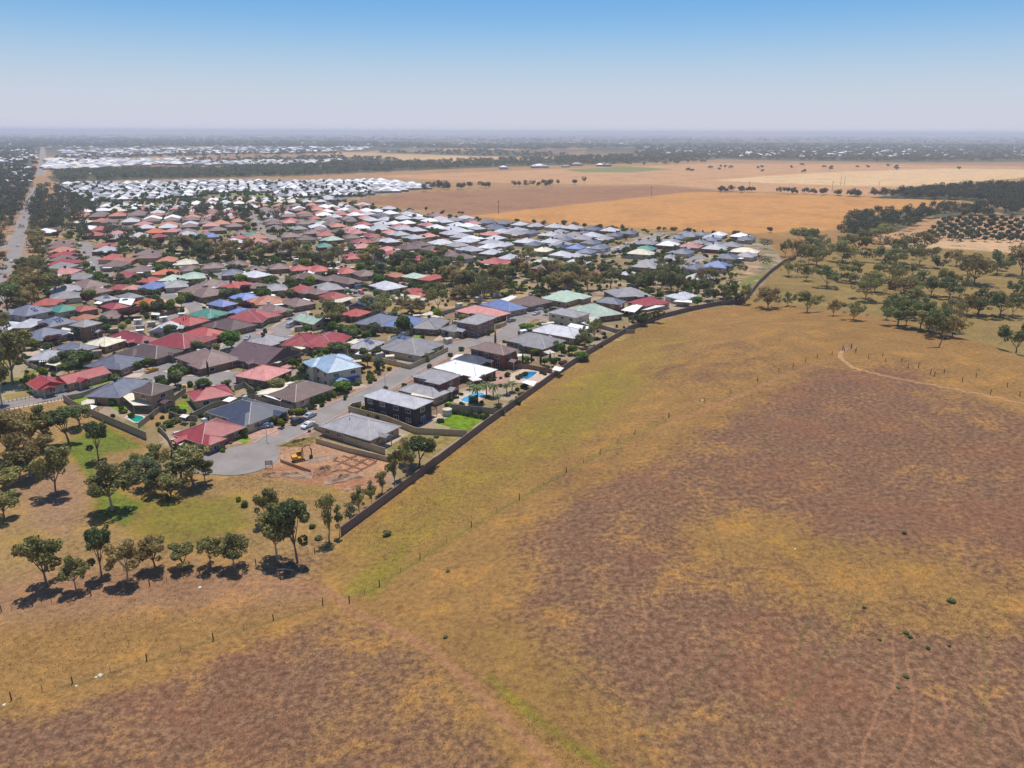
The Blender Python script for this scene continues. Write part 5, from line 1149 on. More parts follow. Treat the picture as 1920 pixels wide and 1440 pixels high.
for t in sorted(shr, key=lambda t: proj(t[1])[0])[:300]:
    kx = (KN[id(t[0])], 'slopes of the grassy hill' if t[4] == 'hill' else band(proj(t[1])[1])); cs_[kx] = cs_.get(kx, 0) + 1
    place(t[0], t[1], t[2], t[3], 'shrub', f"{ordw(cs_[kx])} {kx[0]} shrub from the left among the {kx[1]}"[:120], 'shrub', 'garden shrubs', ('stem', 'foliage'))
# pencil cypresses, palms
for i, t in enumerate("1,1385,470,375 1,1405,468,372 1,1430,465,372 1,1360,490,412 1,1375,485,425 1,1345,495,450 3,355,665,555 3,770,690,610 3,540,840,770 3,515,800,725 3,625,795,725 3,560,800,720 3,695,810,735 3,765,790,720 1,760,655,580 1,1565,820,695 1,825,200,130 8,1600,350,300 8,1615,352,302 8,1635,352,305 9,330,640,560 9,345,640,565 9,385,630,560 7,1240,385,300 7,1260,390,310 7,1280,400,305 7,1310,410,330".split()):
    k, x, y, ty_ = map(float, t.split(',')); p = at(*C(int(k), x, y)); h_ = height_for(p, C(int(k), x, ty_)[1])
    wh = "in the pencil row behind the deep red roofs" if i < 6 else "beside the nearest gardens and the gazebo" if i < 14 else "beside the houses at left" if i < 17 else "in the dark trios beyond the gum belt"
    place(CYP, p, h_, max(.9, h_ * .16), 'cypress_tree', f"{ordw(i + 1 if i < 6 else i - 5 if i < 14 else i - 13 if i < 17 else i - 16)} pencil cypress {wh}", 'cypress', 'pencil cypress trees')
p = at(328, 888); place(CYP, p, height_for(p, 842), 1.6, 'cypress_tree', 'lone dark cypress on the bank left of the red-roofed house', 'cypress', 'pencil cypress trees')
for i, t in enumerate("3,220,1105,950 3,340,1060,950 3,290,1050,935 3,440,1040,950 3,480,1020,930 3,260,950,880 3,380,1110,1030 3,160,1000,940 2,430,440,370 2,410,470,400 1,1470,640,545 2,1215,600,520 2,1290,600,540 1,330,640,590 1,790,160,80".split()):
    k, x, y, ty_ = map(float, t.split(',')); p = at(*C(int(k), x, y)); h_ = max(2.5, height_for(p, C(int(k), x, ty_)[1]))
    wh = "around the blue pool beside the dark-clad house" if i < 8 else "in the gardens around the roundabout and gum street"
    place(PALM, p, h_, h_ * .72, 'palm_tree', f"{ordw(i + 1 if i < 8 else i - 7)} palm {wh}", 'palm tree', 'garden palms')
# clipped hedge row of small trees by the bright lawn
a_, b_ = at(*C(5, 1150, 60)), at(*C(5, 1430, 115))
for i in range(14):
    p = a_ + (b_ - a_) * i / 13; place(BUSH['dark'], p, 1.7, 1.3, 'hedge_shrub', f"{ordw(i + 1)} clipped dark shrub from the left along the bright lawn fence", 'hedge shrub', 'clipped shrubs along the bright lawn', ('stem', 'foliage'))
# orchard
oa, ob, oc = at(1735, 448), at(1900, 455), at(1790, 408); ni = 0
ex = (ob - oa)[:2]; Lx = np.linalg.norm(ex); ex /= Lx; ey = np.array([-ex[1], ex[0]]); orch = []
for j in range(13):
    for i in range(26):
        q = oa[:2] + ex * (i * 8.2 - j * 1.5) + ey * (j * 13.0); u, v = proj((q[0], q[1], h1(*q)))
        if u > 1960 or u < 1735 + (452 - v) * .7 or v < 411: continue
        orch.append((j, q + rng.normal(size=2) * .6))
cj = {}
for j, q in orch:
    cj[j] = cj.get(j, 0) + 1; h_ = random.uniform(4.4, 6.2)
    place(ROUND['olive'], (q[0], q[1]), h_, h_ * random.uniform(.85, 1.1), 'olive_tree', f"{ordw(cj[j])} round olive tree from the left, orchard row {ordw(j + 1)} from front", 'olive tree', 'olive orchard rows')
# ---- stuff: woods too far or too many to count
def woods(trees, name, mat, dens=1.0):
    Vs, Qs, k = [], [], 0
    for (p, h_, w_) in trees:
        d = np.hypot(p[0], p[1]); n = int(np.clip(190000 / d, 26, 300) * dens); g = rng
        sz = max(.7, d / F * 1.5); nb = 3 + int(g.integers(3))
        cs = [(p[0] + g.normal() * w_ * .22, p[1] + g.normal() * w_ * .22, p[2] + h_ * g.uniform(.45, .8)) for _ in range(nb)]; rs = [(w_ * .3, w_ * .3, h_ * .24)] * nb
        V, Q = leaf_quads(cs, rs, n, sz, g, flat=.5, aspect=1.2); Vs.append(V); Qs.append(Q + k); k += len(V)
    return tag(link(name, np_mesh(name, np.concatenate(Vs), np.concatenate(Qs), M[mat])), kind='stuff')
woods(farts, 'far_trees', 'leaf_far')
fw = []
for px, n, a, b in [([(100, 326), (250, 321), (400, 318), (560, 312), (700, 308), (860, 303), (1000, 299), (1180, 294), (1330, 290), (1330, 298), (1190, 306), (1000, 312), (830, 318), (700, 325), (560, 331), (400, 335), (250, 338), (110, 341)], 1500, 9, 14),
                    ([(1190, 272), (1400, 270), (1920, 272), (1960, 300), (1720, 304), (1450, 301), (1300, 297), (1190, 290)], 1700, 9, 14), ([(1040, 296), (1190, 290), (1340, 300), (1330, 306), (1200, 312), (1060, 312)], 160, 8, 12),
                    ([(60, 262), (700, 266), (900, 272), (1100, 270), (1200, 276), (1000, 282), (640, 276), (100, 276), (0, 285)], 1500, 10, 14), ([(0, 262), (60, 262), (66, 300), (0, 300)], 260, 9, 13), ([(0, 253), (1920, 256), (1920, 268), (0, 262)], 900, 10, 14),
                    ([(330, 300), (640, 294), (760, 300), (700, 306), (430, 312), (330, 306)], 190, 8, 12), ([(700, 286), (900, 282), (1040, 288), (1100, 296), (900, 293)], 150, 8, 12), ([(100, 294), (300, 286), (500, 284), (640, 284), (640, 290), (300, 296), (110, 310)], 220, 8, 11),
                    ([(1260, 315), (1560, 310), (1880, 318), (1700, 321), (1400, 326), (1280, 322)], 26, 5, 9)]:
    us, vs = [p[0] for p in px], [p[1] for p in px]; k = 0
    while k < n:
        u, v = random.uniform(min(us), max(us)), random.uniform(min(vs), max(vs))
        if not inpoly(np.array([u]), np.array([v]), px)[0]: continue
        p = atz(u, v, 0); d = np.hypot(p[0], p[1]); h_ = random.uniform(a, b); fw.append((p, h_, h_ * random.uniform(1.0, 1.6) * max(1, d / 2800))); k += 1
woods(fw, 'distant_woodland', 'leaf_far', .9)
# ---- stuff: the suburbs beyond the 300 nearest houses
def far_houses(lst, name):
    vs, fs, cols = [], [], []
    for (x, y, w_, d_, a, c, hh) in lst:
        ca, sa = math.cos(a), math.sin(a); k = len(vs); a2, b2 = w_ / 2, d_ / 2; m_ = min(a2, b2) * .98
        rg = [(-a2 + m_, 0), (a2 - m_, 0)] if a2 >= b2 else [(0, -b2 + m_), (0, b2 - m_)]
        L = [(-a2 * .95, -b2 * .95, -.3), (a2 * .95, -b2 * .95, -.3), (a2 * .95, b2 * .95, -.3), (-a2 * .95, b2 * .95, -.3), (-a2 * .95, -b2 * .95, hh), (a2 * .95, -b2 * .95, hh), (a2 * .95, b2 * .95, hh), (-a2 * .95, b2 * .95, hh)]
        L += [(-a2, -b2, hh), (a2, -b2, hh), (a2, b2, hh), (-a2, b2, hh), (*rg[0], hh + m_ * .42), (*rg[1], hh + m_ * .42)]
        vs += [(x + p * ca - q * sa, y + p * sa + q * ca, z) for p, q, z in L]
        fs += [(k, k + 1, k + 5, k + 4), (k + 1, k + 2, k + 6, k + 5), (k + 2, k + 3, k + 7, k + 6), (k + 3, k, k + 4, k + 7)]
        fs += ([(k + 8, k + 9, k + 13, k + 12), (k + 9, k + 10, k + 13, k + 13)[:3], (k + 10, k + 11, k + 12, k + 13), (k + 11, k + 8, k + 12)] if a2 >= b2 else [(k + 8, k + 9, k + 12), (k + 9, k + 10, k + 13, k + 12), (k + 10, k + 11, k + 13), (k + 11, k + 8, k + 12, k + 13)])
        wl = random.choice([(.30, .24, .18), (.2, .12, .09), (.4, .36, .3)]); cols += [wl] * 8 + [c] * 6
    me_ = bpy.data.meshes.new(name); me_.from_pydata(vs, [], fs); ca_ = me_.color_attributes.new("base", 'FLOAT_COLOR', 'POINT')
    ca_.data.foreach_set("color", np.concatenate([np.array(cols), np.ones((len(cols), 1))], 1).astype(np.float32).ravel())
    s = NT(name, .5, .4); me_.materials.append(s.out(s.attr('base', True))); return tag(link(name, me_), kind='stuff')
fh = [(h['p'][0], h['p'][1], h['w'] + 1, h['d'] + 1, h['a'], ROOF[h['roof']], 2.7) for h in rest]
def grid_town(px, an, sx, sy, pal, keep, hh=2.7, w_=(11, 14)):
    Pw = [tuple(atz(*p)[:2]) for p in px]; xs = [p[0] for p in Pw]; ys = [p[1] for p in Pw]; ca, sa = math.cos(an), math.sin(an); cx_, cy_ = sum(xs) / len(xs), sum(ys) / len(ys); E_ = max(max(xs) - min(xs), max(ys) - min(ys))
    for gi in np.arange(-E_, E_, sx):
        for gk, gj in enumerate(np.arange(-E_, E_, sy)):
            if gk % 3 == 2 or random.random() > keep: continue
            x, y = cx_ + gi * ca - gj * sa, cy_ + gi * sa + gj * ca
            if not inpoly(np.array([x]), np.array([y]), Pw)[0] or not free((x, y), 7) or (math.hypot(x, y) < 1100 and onroad((x, y), -1, 7)): continue
            fh.append((x, y, random.uniform(*w_), random.uniform(*w_), an + random.choice([0, 1.5708]), ROOF[PAL[random.choice(pal)]], hh))
grid_town([(110, 346), (300, 343), (420, 341), (560, 341), (700, 338), (810, 350), (800, 356), (640, 372), (560, 374), (520, 372), (505, 364), (440, 361), (400, 366), (320, 375), (175, 380), (110, 360)], .35, 14, 16, 'wllwlglsg', 1.0, 2.7, (12.5, 15))
grid_town([(150, 388), (320, 388), (420, 374), (560, 376), (640, 384), (700, 400), (560, 402), (330, 400), (130, 402), (100, 400)], .3, 15, 17, 'wllwlgpcl', .97)
grid_town([(0, 300), (60, 300), (50, 350), (20, 400), (0, 420)], .2, 30, 34, 'wlbt', .7)
for px, n in [([(90, 300), (330, 300), (430, 305), (640, 302), (560, 312), (300, 310), (120, 320), (84, 318)], 520), ([(110, 284), (340, 278), (700, 276), (680, 284), (560, 288), (330, 290), (120, 296)], 420), ([(1200, 276), (1920, 276), (1920, 296), (1400, 296), (1200, 288)], 330), ([(80, 262), (1200, 266), (1200, 272), (80, 282)], 160), ([(640, 270), (1200, 264), (1200, 272), (700, 280)], 60), ([(0, 262), (66, 262), (66, 300), (0, 310)], 120),
              ([(900, 318), (1010, 313), (1150, 308), (1150, 312), (1000, 318)], 12)]:
    us, vs = [p[0] for p in px], [p[1] for p in px]; k = 0
    while k < n:
        u, v = random.uniform(min(us), max(us)), random.uniform(min(vs), max(vs))
        if not inpoly(np.array([u]), np.array([v]), px)[0]: continue
        p = atz(u, v, 0); fh.append((p[0], p[1], random.uniform(14, 30), random.uniform(13, 22), random.uniform(0, 3), ROOF[PAL[random.choice('wllgcg')]], random.uniform(3, 5))); k += 1
far_houses(fh, 'distant_suburb')
st_ = []
for _ in range(850):
    u, v = random.uniform(100, 700), random.uniform(344, 402); p = atz(u, v, 0)
    if inpoly(np.array([p[0]]), np.array([p[1]]), TOWN_W)[0] and free(p, 2): st_.append((p, random.uniform(3, 8), random.uniform(3, 7)))
for _ in range(2600):
    u, v = random.uniform(60, 1380), random.uniform(385, 560); p = atz(u, v, 0)
    if inpoly(np.array([p[0]]), np.array([p[1]]), TOWN_W)[0] and free(p, .2) and not onroad(p, -1, .4): h_ = random.uniform(1, 4.2); st_.append((p, h_, h_ * random.uniform(.9, 1.5)))
for _ in range(700):
    u, v = random.uniform(0, 1180), random.uniform(560, 800); p = atz(u, v, 0)
    if inpoly(np.array([p[0]]), np.array([p[1]]), TOWN_W)[0] and polymask(p[:1], p[1:2], W(PARK), 1)[0] < .2 and free(p, 1.5) and not onroad(p, -1, .6): h_ = random.uniform(.4, 1.5); st_.append((p, h_, h_ * random.uniform(1.0, 1.8)))
half = len(st_) // 2; random.shuffle(st_); woods(st_[:half], 'garden_undergrowth', 'leaf_dark'); woods(st_[half:], 'garden_foliage', 'leaf_green')
# weeds and grass tufts on the paddock
def tufts(name, regs, mat, hmin, hmax):
    P_ = []
    for px, n in regs:
        us, vs = [p[0] for p in px], [p[1] for p in px]; k = 0
        while k < n:
            u, v = rng.uniform(min(us), max(us)), rng.uniform(min(vs), max(vs))
            if not inpoly(np.array([u]), np.array([v]), px)[0]: continue
            d = ray(u, v); z = 0
            for _ in range(4): t = (z - CH) / d[2]; z = float(H(d[0] * t, d[1] * t)[0])
            P_.append((d[0] * t, d[1] * t, z)); k += 1
    P_ = np.array(P_); n = len(P_); nb = 5; P2 = np.repeat(P_, nb, 0); m_ = len(P2); a = rng.uniform(0, 6.28, m_); h_ = rng.uniform(hmin, hmax, m_)
    d = np.stack([np.cos(a), np.sin(a), np.zeros(m_)], 1); sd = np.stack([-d[:, 1], d[:, 0], d[:, 2]], 1); up = np.array([0, 0, 1.0])
    w_ = (h_ * .28)[:, None]; tip = P2 + d * (h_ * rng.uniform(.2, .7, m_))[:, None] + up * h_[:, None]
    V = np.stack([P2 - sd * w_, P2 + sd * w_, tip + sd * w_ * .3, tip - sd * w_ * .3], 1).reshape(-1, 3)
    return tag(link(name, np_mesh(name, V, np.arange(4 * m_).reshape(-1, 4), M[mat])), kind='stuff')
tufts('paddock_weeds', [([(660, 1010), (800, 900), (900, 860), (1000, 880), (900, 960), (740, 1060)], 900), ([(0, 1200), (300, 1100), (560, 1110), (600, 1125), (350, 1200), (0, 1290)], 500), ([(960, 900), (1920, 820), (1920, 1440), (1100, 1440)], 500), ([(0, 1300), (600, 1160), (900, 1440), (0, 1440)], 260)], 'leaf_brown', .08, .22)
tufts('dry_grass', [([(420, 880), (520, 905), (640, 930), (600, 960), (440, 920)], 1500), ([(490, 865), (535, 828), (585, 822), (590, 840), (530, 860)], 500), ([(700, 960), (1000, 780), (1200, 680), (1300, 700), (1100, 860), (860, 990)], 3600), ([(1000, 990), (1400, 1000), (1900, 1100), (1900, 1200), (1300, 1180)], 2200), ([(20, 740), (60, 700), (60, 680), (0, 690)], 200), ([(600, 1180), (800, 1230), (900, 1400), (500, 1440), (300, 1300)], 1200)], 'dry_tuft', .06, .16)
tufts('green_weeds', [([(930, 1290), (960, 1310), (1060, 1385), (1130, 1440), (1060, 1430), (980, 1360)], 140), ([(700, 1090), (720, 1090), (1060, 882), (1065, 890), (780, 1060)], 350), ([(180, 940), (240, 930), (260, 955), (190, 975)], 300), ([(110, 835), (200, 800), (260, 838), (160, 850), (185, 900)], 400)], 'leaf_gum', .06, .16)
for i, t in enumerate("1785,1128,20 1700,1188,14 1706,1195,12 1685,1290,10 1700,1270,14 1650,1200,10 1620,1140,10 1780,1212,9 1695,1000,12 840,1072,12 835,1196,12 1740,1216,12".split()):
    u, v, wd = map(float, t.split(',')); p = at(u, v); w_ = wpx(p, wd)
    place(BUSH['dark'], p, w_ * .35, w_, 'weed_clump', f"{ordw(i + 1)} low dark weed clump on the brown paddock, counted in rows from above" if False else ["largest dark weed clump on the golden patch", "dark weed pair member, left, above the red cattle tracks", "dark weed pair member, right, above the red cattle tracks", "small dark weed at the head of the cattle tracks", "bushy dark weed where the middle cattle track starts", "weed clump left of the weed pair", "small weed on the golden patch, left", "lone weed right of the weed pair", "weed clump highest on the brown slope", "pale weed right of the green wire fence strip", "single green weed above the curving dirt track", "small weed between the pair and the lone one"][i], 'weed', 'weed clumps on the paddock', ('stem', 'foliage'))

# small sheds of the back gardens
SH = {}
for i, mt in enumerate(['white', 'cream', 'render_grey', 'fence_grey']):
    m = MB(); m.box(-1.5, 1.5, -1.1, 1.1, -.2, 2.0); m2 = MB(); m2.hip(0, 0, 3.0, 2.2, 2.05, 12, .12, gable=True, fascia=.06); m3 = MB(); m3.box(-.7, .7, -1.15, -1.11, 0, 1.8)
    SH[mt] = (m.mesh('wall', M[mt]), m2.mesh('roof', M[mt]), m3.mesh('door', M['trim']))
shl = scatter([(20, 640), (300, 560), (620, 540), (1000, 560), (1150, 590), (980, 640), (620, 700), (420, 740), (120, 700)], 60, 1, 1, '', [0], clear=8) + scatter([(100, 460), (620, 430), (1000, 460), (1300, 470), (900, 500), (560, 530), (120, 560)], 70, 1, 1, '', [0], clear=8)
cs2 = {}
for t in sorted(shl, key=lambda t: proj(t[1])[0]):
    mt = random.choice(['white', 'white', 'cream', 'render_grey', 'fence_grey']); bd = band(proj(t[1])[1]); nm = dict(white='white', cream='cream', render_grey='pale grey', fence_grey='tan')[mt]; cs2[mt, bd] = cs2.get((mt, bd), 0) + 1
    r = empty('garden_shed', tuple(t[1]), random.uniform(.2, .8)); [link(n_, me_, r) for n_, me_ in zip(('wall', 'roof', 'door'), SH[mt])]
    tag(r, f"{ordw(cs2[mt, bd])} {nm} garden shed from the left, {bd}", 'garden shed', 'garden sheds')
# ------------------------------------------------------------------ fences
def fence(name, pts, h_, mat, label, cat='fence', group=None, step=2.4, cap=None, th=.05, px=True, post=None):
    Pw = [np.array(at(*p)[:2]) if px else np.array(p) for p in pts]; root = empty(name, (Pw[0][0], Pw[0][1], h1(*Pw[0])))
    q = [Pw[0]]
    for a, b in zip(Pw[:-1], Pw[1:]):
        n = max(1, round(np.linalg.norm(b - a) / step)); q += [a + (b - a) * i / n for i in range(1, n + 1)]
    m, c = MB(), MB(); org = np.array(root.location); posts = []
    for i, (a, b) in enumerate(zip(q[:-1], q[1:])):
        d = (b - a) / np.linalg.norm(b - a); n = np.array([-d[1], d[0]]); za, zb = h1(*a), h1(*b); zz = min(za, zb)
        for k in range(6):          # shallow corrugation of each steel panel
            f0, f1 = k / 6 + .004, (k + 1) / 6 - .004; o = n * (th / 2 + (.012 if k % 2 else 0)); A, B = a + (b - a) * f0, a + (b - a) * f1
            vs = [(*(A - o), za - .4), (*(B - o), zb - .4), (*(B + o), zb - .4), (*(A + o), za - .4), (*(A - o), za + h_), (*(B - o), zb + h_), (*(B + o), zb + h_), (*(A + o), za + h_)]
            m.add([tuple(np.array(v) - org) for v in vs], [(0, 3, 2, 1), (4, 5, 6, 7), (0, 1, 5, 4), (1, 2, 6, 5), (2, 3, 7, 6), (3, 0, 4, 7)])
        o = n * (th / 2 + .035); vs = [(*(a - o), za + h_ + .003), (*(b - o), zb + h_ + .003), (*(b + o), zb + h_ + .003), (*(a + o), za + h_ + .003), (*(a - o), za + h_ + .06), (*(b - o), zb + h_ + .06), (*(b + o), zb + h_ + .06), (*(a + o), za + h_ + .06)]
        c.add([tuple(np.array(v) - org) for v in vs], [(0, 3, 2, 1), (4, 5, 6, 7), (0, 1, 5, 4), (1, 2, 6, 5), (2, 3, 7, 6), (3, 0, 4, 7)])
    m.build('fence_panel', M[mat], root); c.build('capping', M[mat if not cap else cap], root)
    pm_ = MB(); pm_.box(-.06, .06, -.06, .06, -.3, h_ + .04); pm_ = pm_.mesh('post', M[post or mat])
    sel = q if len(q) <= 100 else q[:100]
    for p in sel: link('post', pm_, root, (p[0] - org[0], p[1] - org[1], h1(*p) - org[2]))
    return tag(root, label, cat, group)
FG = 'steel fences between the house lots'
fence('boundary_fence', FENCE_PX, 2.1, 'fence_dark', 'long dark brown boundary fence between the houses and the grassy hill', 'fence', None, 3.2, th=.22)
fence('boundary_fence', [FENCE2_W[0]] + list(FENCE2_W[1:]), 2.4, 'fence_dark', 'dark fence continuing up the slope behind the hill crest', 'fence', None, 4, th=.3, px=False)
FL = [([C(4, 1155, 415), C(4, 1400, 520), C(4, 1690, 612)], 1.9, 'fence_cream', 'cream steel fence directly below the lone grey hip roof'),
      ([C(4, 1170, 522), C(4, 1400, 590), C(4, 1720, 665)], 1.4, 'fence_cream', 'lower cream fence at the back edge of the building site'),
      ([C(4, 1415, 290), C(4, 1700, 365), C(5, 877, 215), C(5, 1260, 235)], 1.9, 'fence_cream', 'long cream fence between the lone grey roof and the dark-clad house'),
      ([C(4, 1415, 290), C(4, 1440, 265), C(4, 1510, 250)], 1.7, 'fence_cream', 'short cream street-side fence left of the dark-clad house'),
      ([C(3, 0, 1150), C(3, 180, 1170), C(3, 370, 1185)], 1.8, 'fence_grey', 'grey fence behind the bright green lawn'),
      ([C(3, 310, 835), C(3, 600, 850), C(3, 780, 885)], 1.8, 'brick_brown', 'brown masonry fence above the deep blue pool'),
      ([C(1, 480, 1010), C(1, 560, 1060), C(1, 640, 1100), C(1, 780, 1160), C(1, 930, 1225), C(1, 1100, 1300)], 2.3, 'fence_grey', 'tall grey-tan fence along the park below the small green pool'),
      ([C(1, 480, 1010), C(1, 620, 985), C(1, 830, 905)], 1.7, 'fence_grey', 'fence along the park road beside the slate roofed house'),
      ([C(1, 1040, 1215), C(1, 1200, 1090), C(1, 1395, 945)], 1.7, 'fence_grey', 'brown fence between the small pool and the orange dirt yard'),
      ([C(2, 850, 775), C(2, 1100, 800), C(2, 1315, 850)], 1.8, 'fence_cream', 'cream fence on the far side of the vacant dry lot'),
      ([C(2, 1315, 850), C(2, 1450, 790), C(2, 1600, 715)], 1.8, 'fence_cream', 'curved cream corner fence along the wide street'),
      ([C(2, 415, 950), C(2, 500, 915), C(2, 585, 870)], 1.8, 'fence_grey', 'tan fence left of the pale blue two-storey house'),
      ([C(4, 340, 330), C(4, 440, 370), C(4, 600, 420)], 1.7, 'fence_grey', 'pinkish fence between the crimson and charcoal roofs'),
      ([C(4, 245, 340), C(4, 400, 260), C(4, 600, 215), C(4, 720, 190)], 1.7, 'fence_grey', 'tan fence below the crimson gabled house'),
      ([C(4, 720, 205), C(4, 860, 235), C(4, 1010, 280)], 1.6, 'fence_grey', 'grey fence between the charcoal and brown roofs'),
      ([C(2, 0, 1010), C(2, 80, 985), C(2, 150, 1040)], 1.7, 'fence_grey', 'short fence left of the long cream patio roof'),
      ([C(3, 1130, 540), C(3, 1270, 580), C(3, 1400, 580)], 1.7, 'fence_grey', 'grey fence near the pale gums inside the boundary fence'),
      ([C(2, 1120, 290), C(2, 1260, 255), C(2, 1420, 210)], 1.8, 'fence_dark', 'dark fence right of the elbow road'),
      ([C(2, 680, 530), C(2, 820, 490), C(2, 1000, 455), C(2, 1090, 440)], 1.7, 'fence_grey', 'tan fence behind the spreading street gums'),
      ([C(2, 1500, 460), C(2, 1640, 420), C(2, 1880, 370)], 1.7, 'fence_grey', 'brown fence along the dry reserve right of the street gums'),
      ([C(2, 1370, 520), C(2, 1100, 552), C(2, 900, 540)], .0, '', ''),
      ([C(3, 355, 545), C(3, 400, 540), C(3, 440, 515), C(3, 440, 480)], 1.8, 'fence_cream', 'cream fence curling round the arched entry house'),
      ([C(1, 1190, 385), C(1, 1340, 345)], 1.8, 'fence_dark', 'short dark fence left of the wide green roof'),
      ([C(1, 180, 720), C(1, 240, 760), C(1, 290, 780)], 1.6, 'fence_grey', 'fence by the big left gum'),
      ([C(4, 905, 665), C(4, 1000, 700), C(4, 1130, 745)], .8, 'brick_tan', 'low retaining wall on the building site below the excavator'),
      ([C(1, 1270, 1120), C(1, 1350, 1150), C(1, 1480, 1160)], 1.6, 'fence_grey', 'fence at the back of the red play yard'),
      ([C(4, 0, 440), C(4, 60, 500), C(4, 90, 560)], 1.6, 'fence_grey', 'fence behind the white patio roofs of the crimson house'),
      ([C(3, 630, 980), C(3, 770, 905), C(3, 800, 880)], .0, '', '')]
for pts, hh, mt, lb in FL:
    if hh: fence('steel_fence' if 'fence' in mt else 'masonry_wall', pts, hh, mt, lb, 'fence' if 'fence' in mt else 'wall', FG if 'fence' in mt else None)
# back fences of the mid-distance rows
BP = MB(); BP.box(-.05, .05, -.06, .06, -.2, 1.88); BP = BP.mesh('post', M['fence_grey'])
k = 0; fcand = []
for h in near:
    if 'auto' not in h or np.hypot(*h['p']) > 720 or random.random() > .42: continue
    ca, sa = math.cos(h['a']), math.sin(h['a']); off = -(h['d'] / 2 + 4.5); c0 = h['p'] + np.array([-sa * off, ca * off]); e = np.array([ca, sa]) * (h['w'] / 2 + 2)
    if onroad(c0, -1, 3) or onroad(c0 + e, -1, 2) or onroad(c0 - e, -1, 2) or not free(c0, .5) or not free(c0 + e, .3) or not free(c0 - e, .3): continue
    fcand.append((c0 - e, c0 + e))
fcand.sort(key=lambda t: proj((t[0][0], t[0][1], 0))[0]); ck = {}
for a, b in fcand:
    bd = band(proj((a[0], a[1], 0))[1]); ck[bd] = ck.get(bd, 0) + 1
    root = empty('back_fence', (a[0], a[1], 0), math.atan2(b[1] - a[1], b[0] - a[0])); L = np.linalg.norm(b - a); m = MB()
    n = int(L / 2.4)
    for i in range(n): m.box(i * L / n + .04, (i + 1) * L / n - .04, -.03, .03, -.2, 1.8)
    m.build('fence_panel', M[random.choice(['fence_cream', 'fence_grey'])], root)
    for i in range(n + 1): link('post', BP, root, (i * L / n, 0, 0))
    tag(root, f"{ordw(ck[bd])} short back garden fence from the left, {bd}", 'fence', 'back garden fences')
# wire fences of the paddock
POST = MB(); POST.tube([(0, 0, -.3), (.02, .01, .7), (0, 0, 1.3)], [.09, .08, .07], 6); POST = POST.mesh('post', M['wood'])
THIN = MB(); THIN.box(-.03, .03, -.03, .03, -.2, 1.15); THIN = THIN.mesh('star_picket', M['wood'])
def wire_fence(px, label, thick=(), sub=3):
    P_ = [at(*p) for p in px]; root = empty('wire_fence', tuple(P_[0])); org = P_[0]; allp = []
    for i, (a, b) in enumerate(zip(P_[:-1], P_[1:])):
        for k in range(sub):
            q = a + (b - a) * k / sub; q[2] = h1(q[0], q[1]); allp.append((q, k == 0))
    allp.append((P_[-1], True))
    for q, big in allp:
        o = link('post' if big else 'star_picket', POST if big else THIN, root, tuple(q - org)); o.rotation_euler = (random.uniform(-.06, .06), random.uniform(-.06, .06), random.uniform(0, 6)); 
        if big: o.scale = (1.25, 1.25, random.uniform(1.0, 1.2))
    m = MB()
    for (a, _), (b, _) in zip(allp[:-1], allp[1:]):
        for z in (.35, .7, 1.05): m.tube([tuple(a - org + np.array([0, 0, z])), tuple(b - org + np.array([0, 0, z]))], .008, 3)
    m.build('wire', M['wood'], root); return tag(root, label, 'wire fence', 'paddock wire fences')
wire_fence([(-60, 1162), (3, 1147), (61, 1137), (115, 1130), (171, 1117), (281, 1099), (375, 1077), (480, 1060), (590, 1037)], 'lower wire fence along the row of gum trees')
wire_fence([(-100, 1345), (22, 1313), (136, 1282), (275, 1239), (400, 1201), (513, 1163), (605, 1134), (655, 1130)], 'wire fence climbing from the lower left corner to the track junction', sub=2)
wire_fence([(655, 1130), (712, 1100), (788, 1047), (884, 988), (974, 937), (1062, 886), (1125, 852), (1190, 815), (1254, 783)], 'wire fence running up the green strip to the right of the boundary fence', sub=2)
wire_fence([(1254, 783), (1320, 756), (1370, 738), (1420, 715), (1460, 698), (1487, 688), (1510, 679), (1532, 672), (1560, 665), (1583, 660)], 'upper wire fence rising to the gate on the hill', sub=1)
wire_fence([(1603, 662), (1628, 672), (1660, 678), (1702, 691), (1722, 690), (1744, 701), (1752, 705), (1804, 716), (1857, 738), (1912, 742), (1960, 760)], 'wire fence from the hill gate down to the right edge, near side', sub=1)
wire_fence([(1605, 658), (1655, 668), (1690, 678), (1722, 688), (1770, 700), (1830, 708), (1888, 726), (1950, 740)], 'second wire fence right of the hill gate, far side', sub=1)
p = at(1588, 655); g_ = empty('field_gate', tuple(p), .5); m = MB()
for z in (.3, .6, .9, 1.2): m.tube([(-1.8, 0, z), (1.8, 0, z)], .035, 5)
for x in (-1.8, 0, 1.8): m.tube([(x, 0, .2), (x, 0, 1.25)], .04, 5)
m.tube([(-1.8, 0, .3), (1.8, 0, 1.2)], .03, 5); m.build('gate_panel', M['trim'], g_)
for x in (-2.1, 2.1): o = link('gate_post', POST, g_, (x, 0, 0)); o.scale = (1.8, 1.8, 1.3)
tag(g_, 'small farm gate on the hill where the sandy path forks', 'gate')
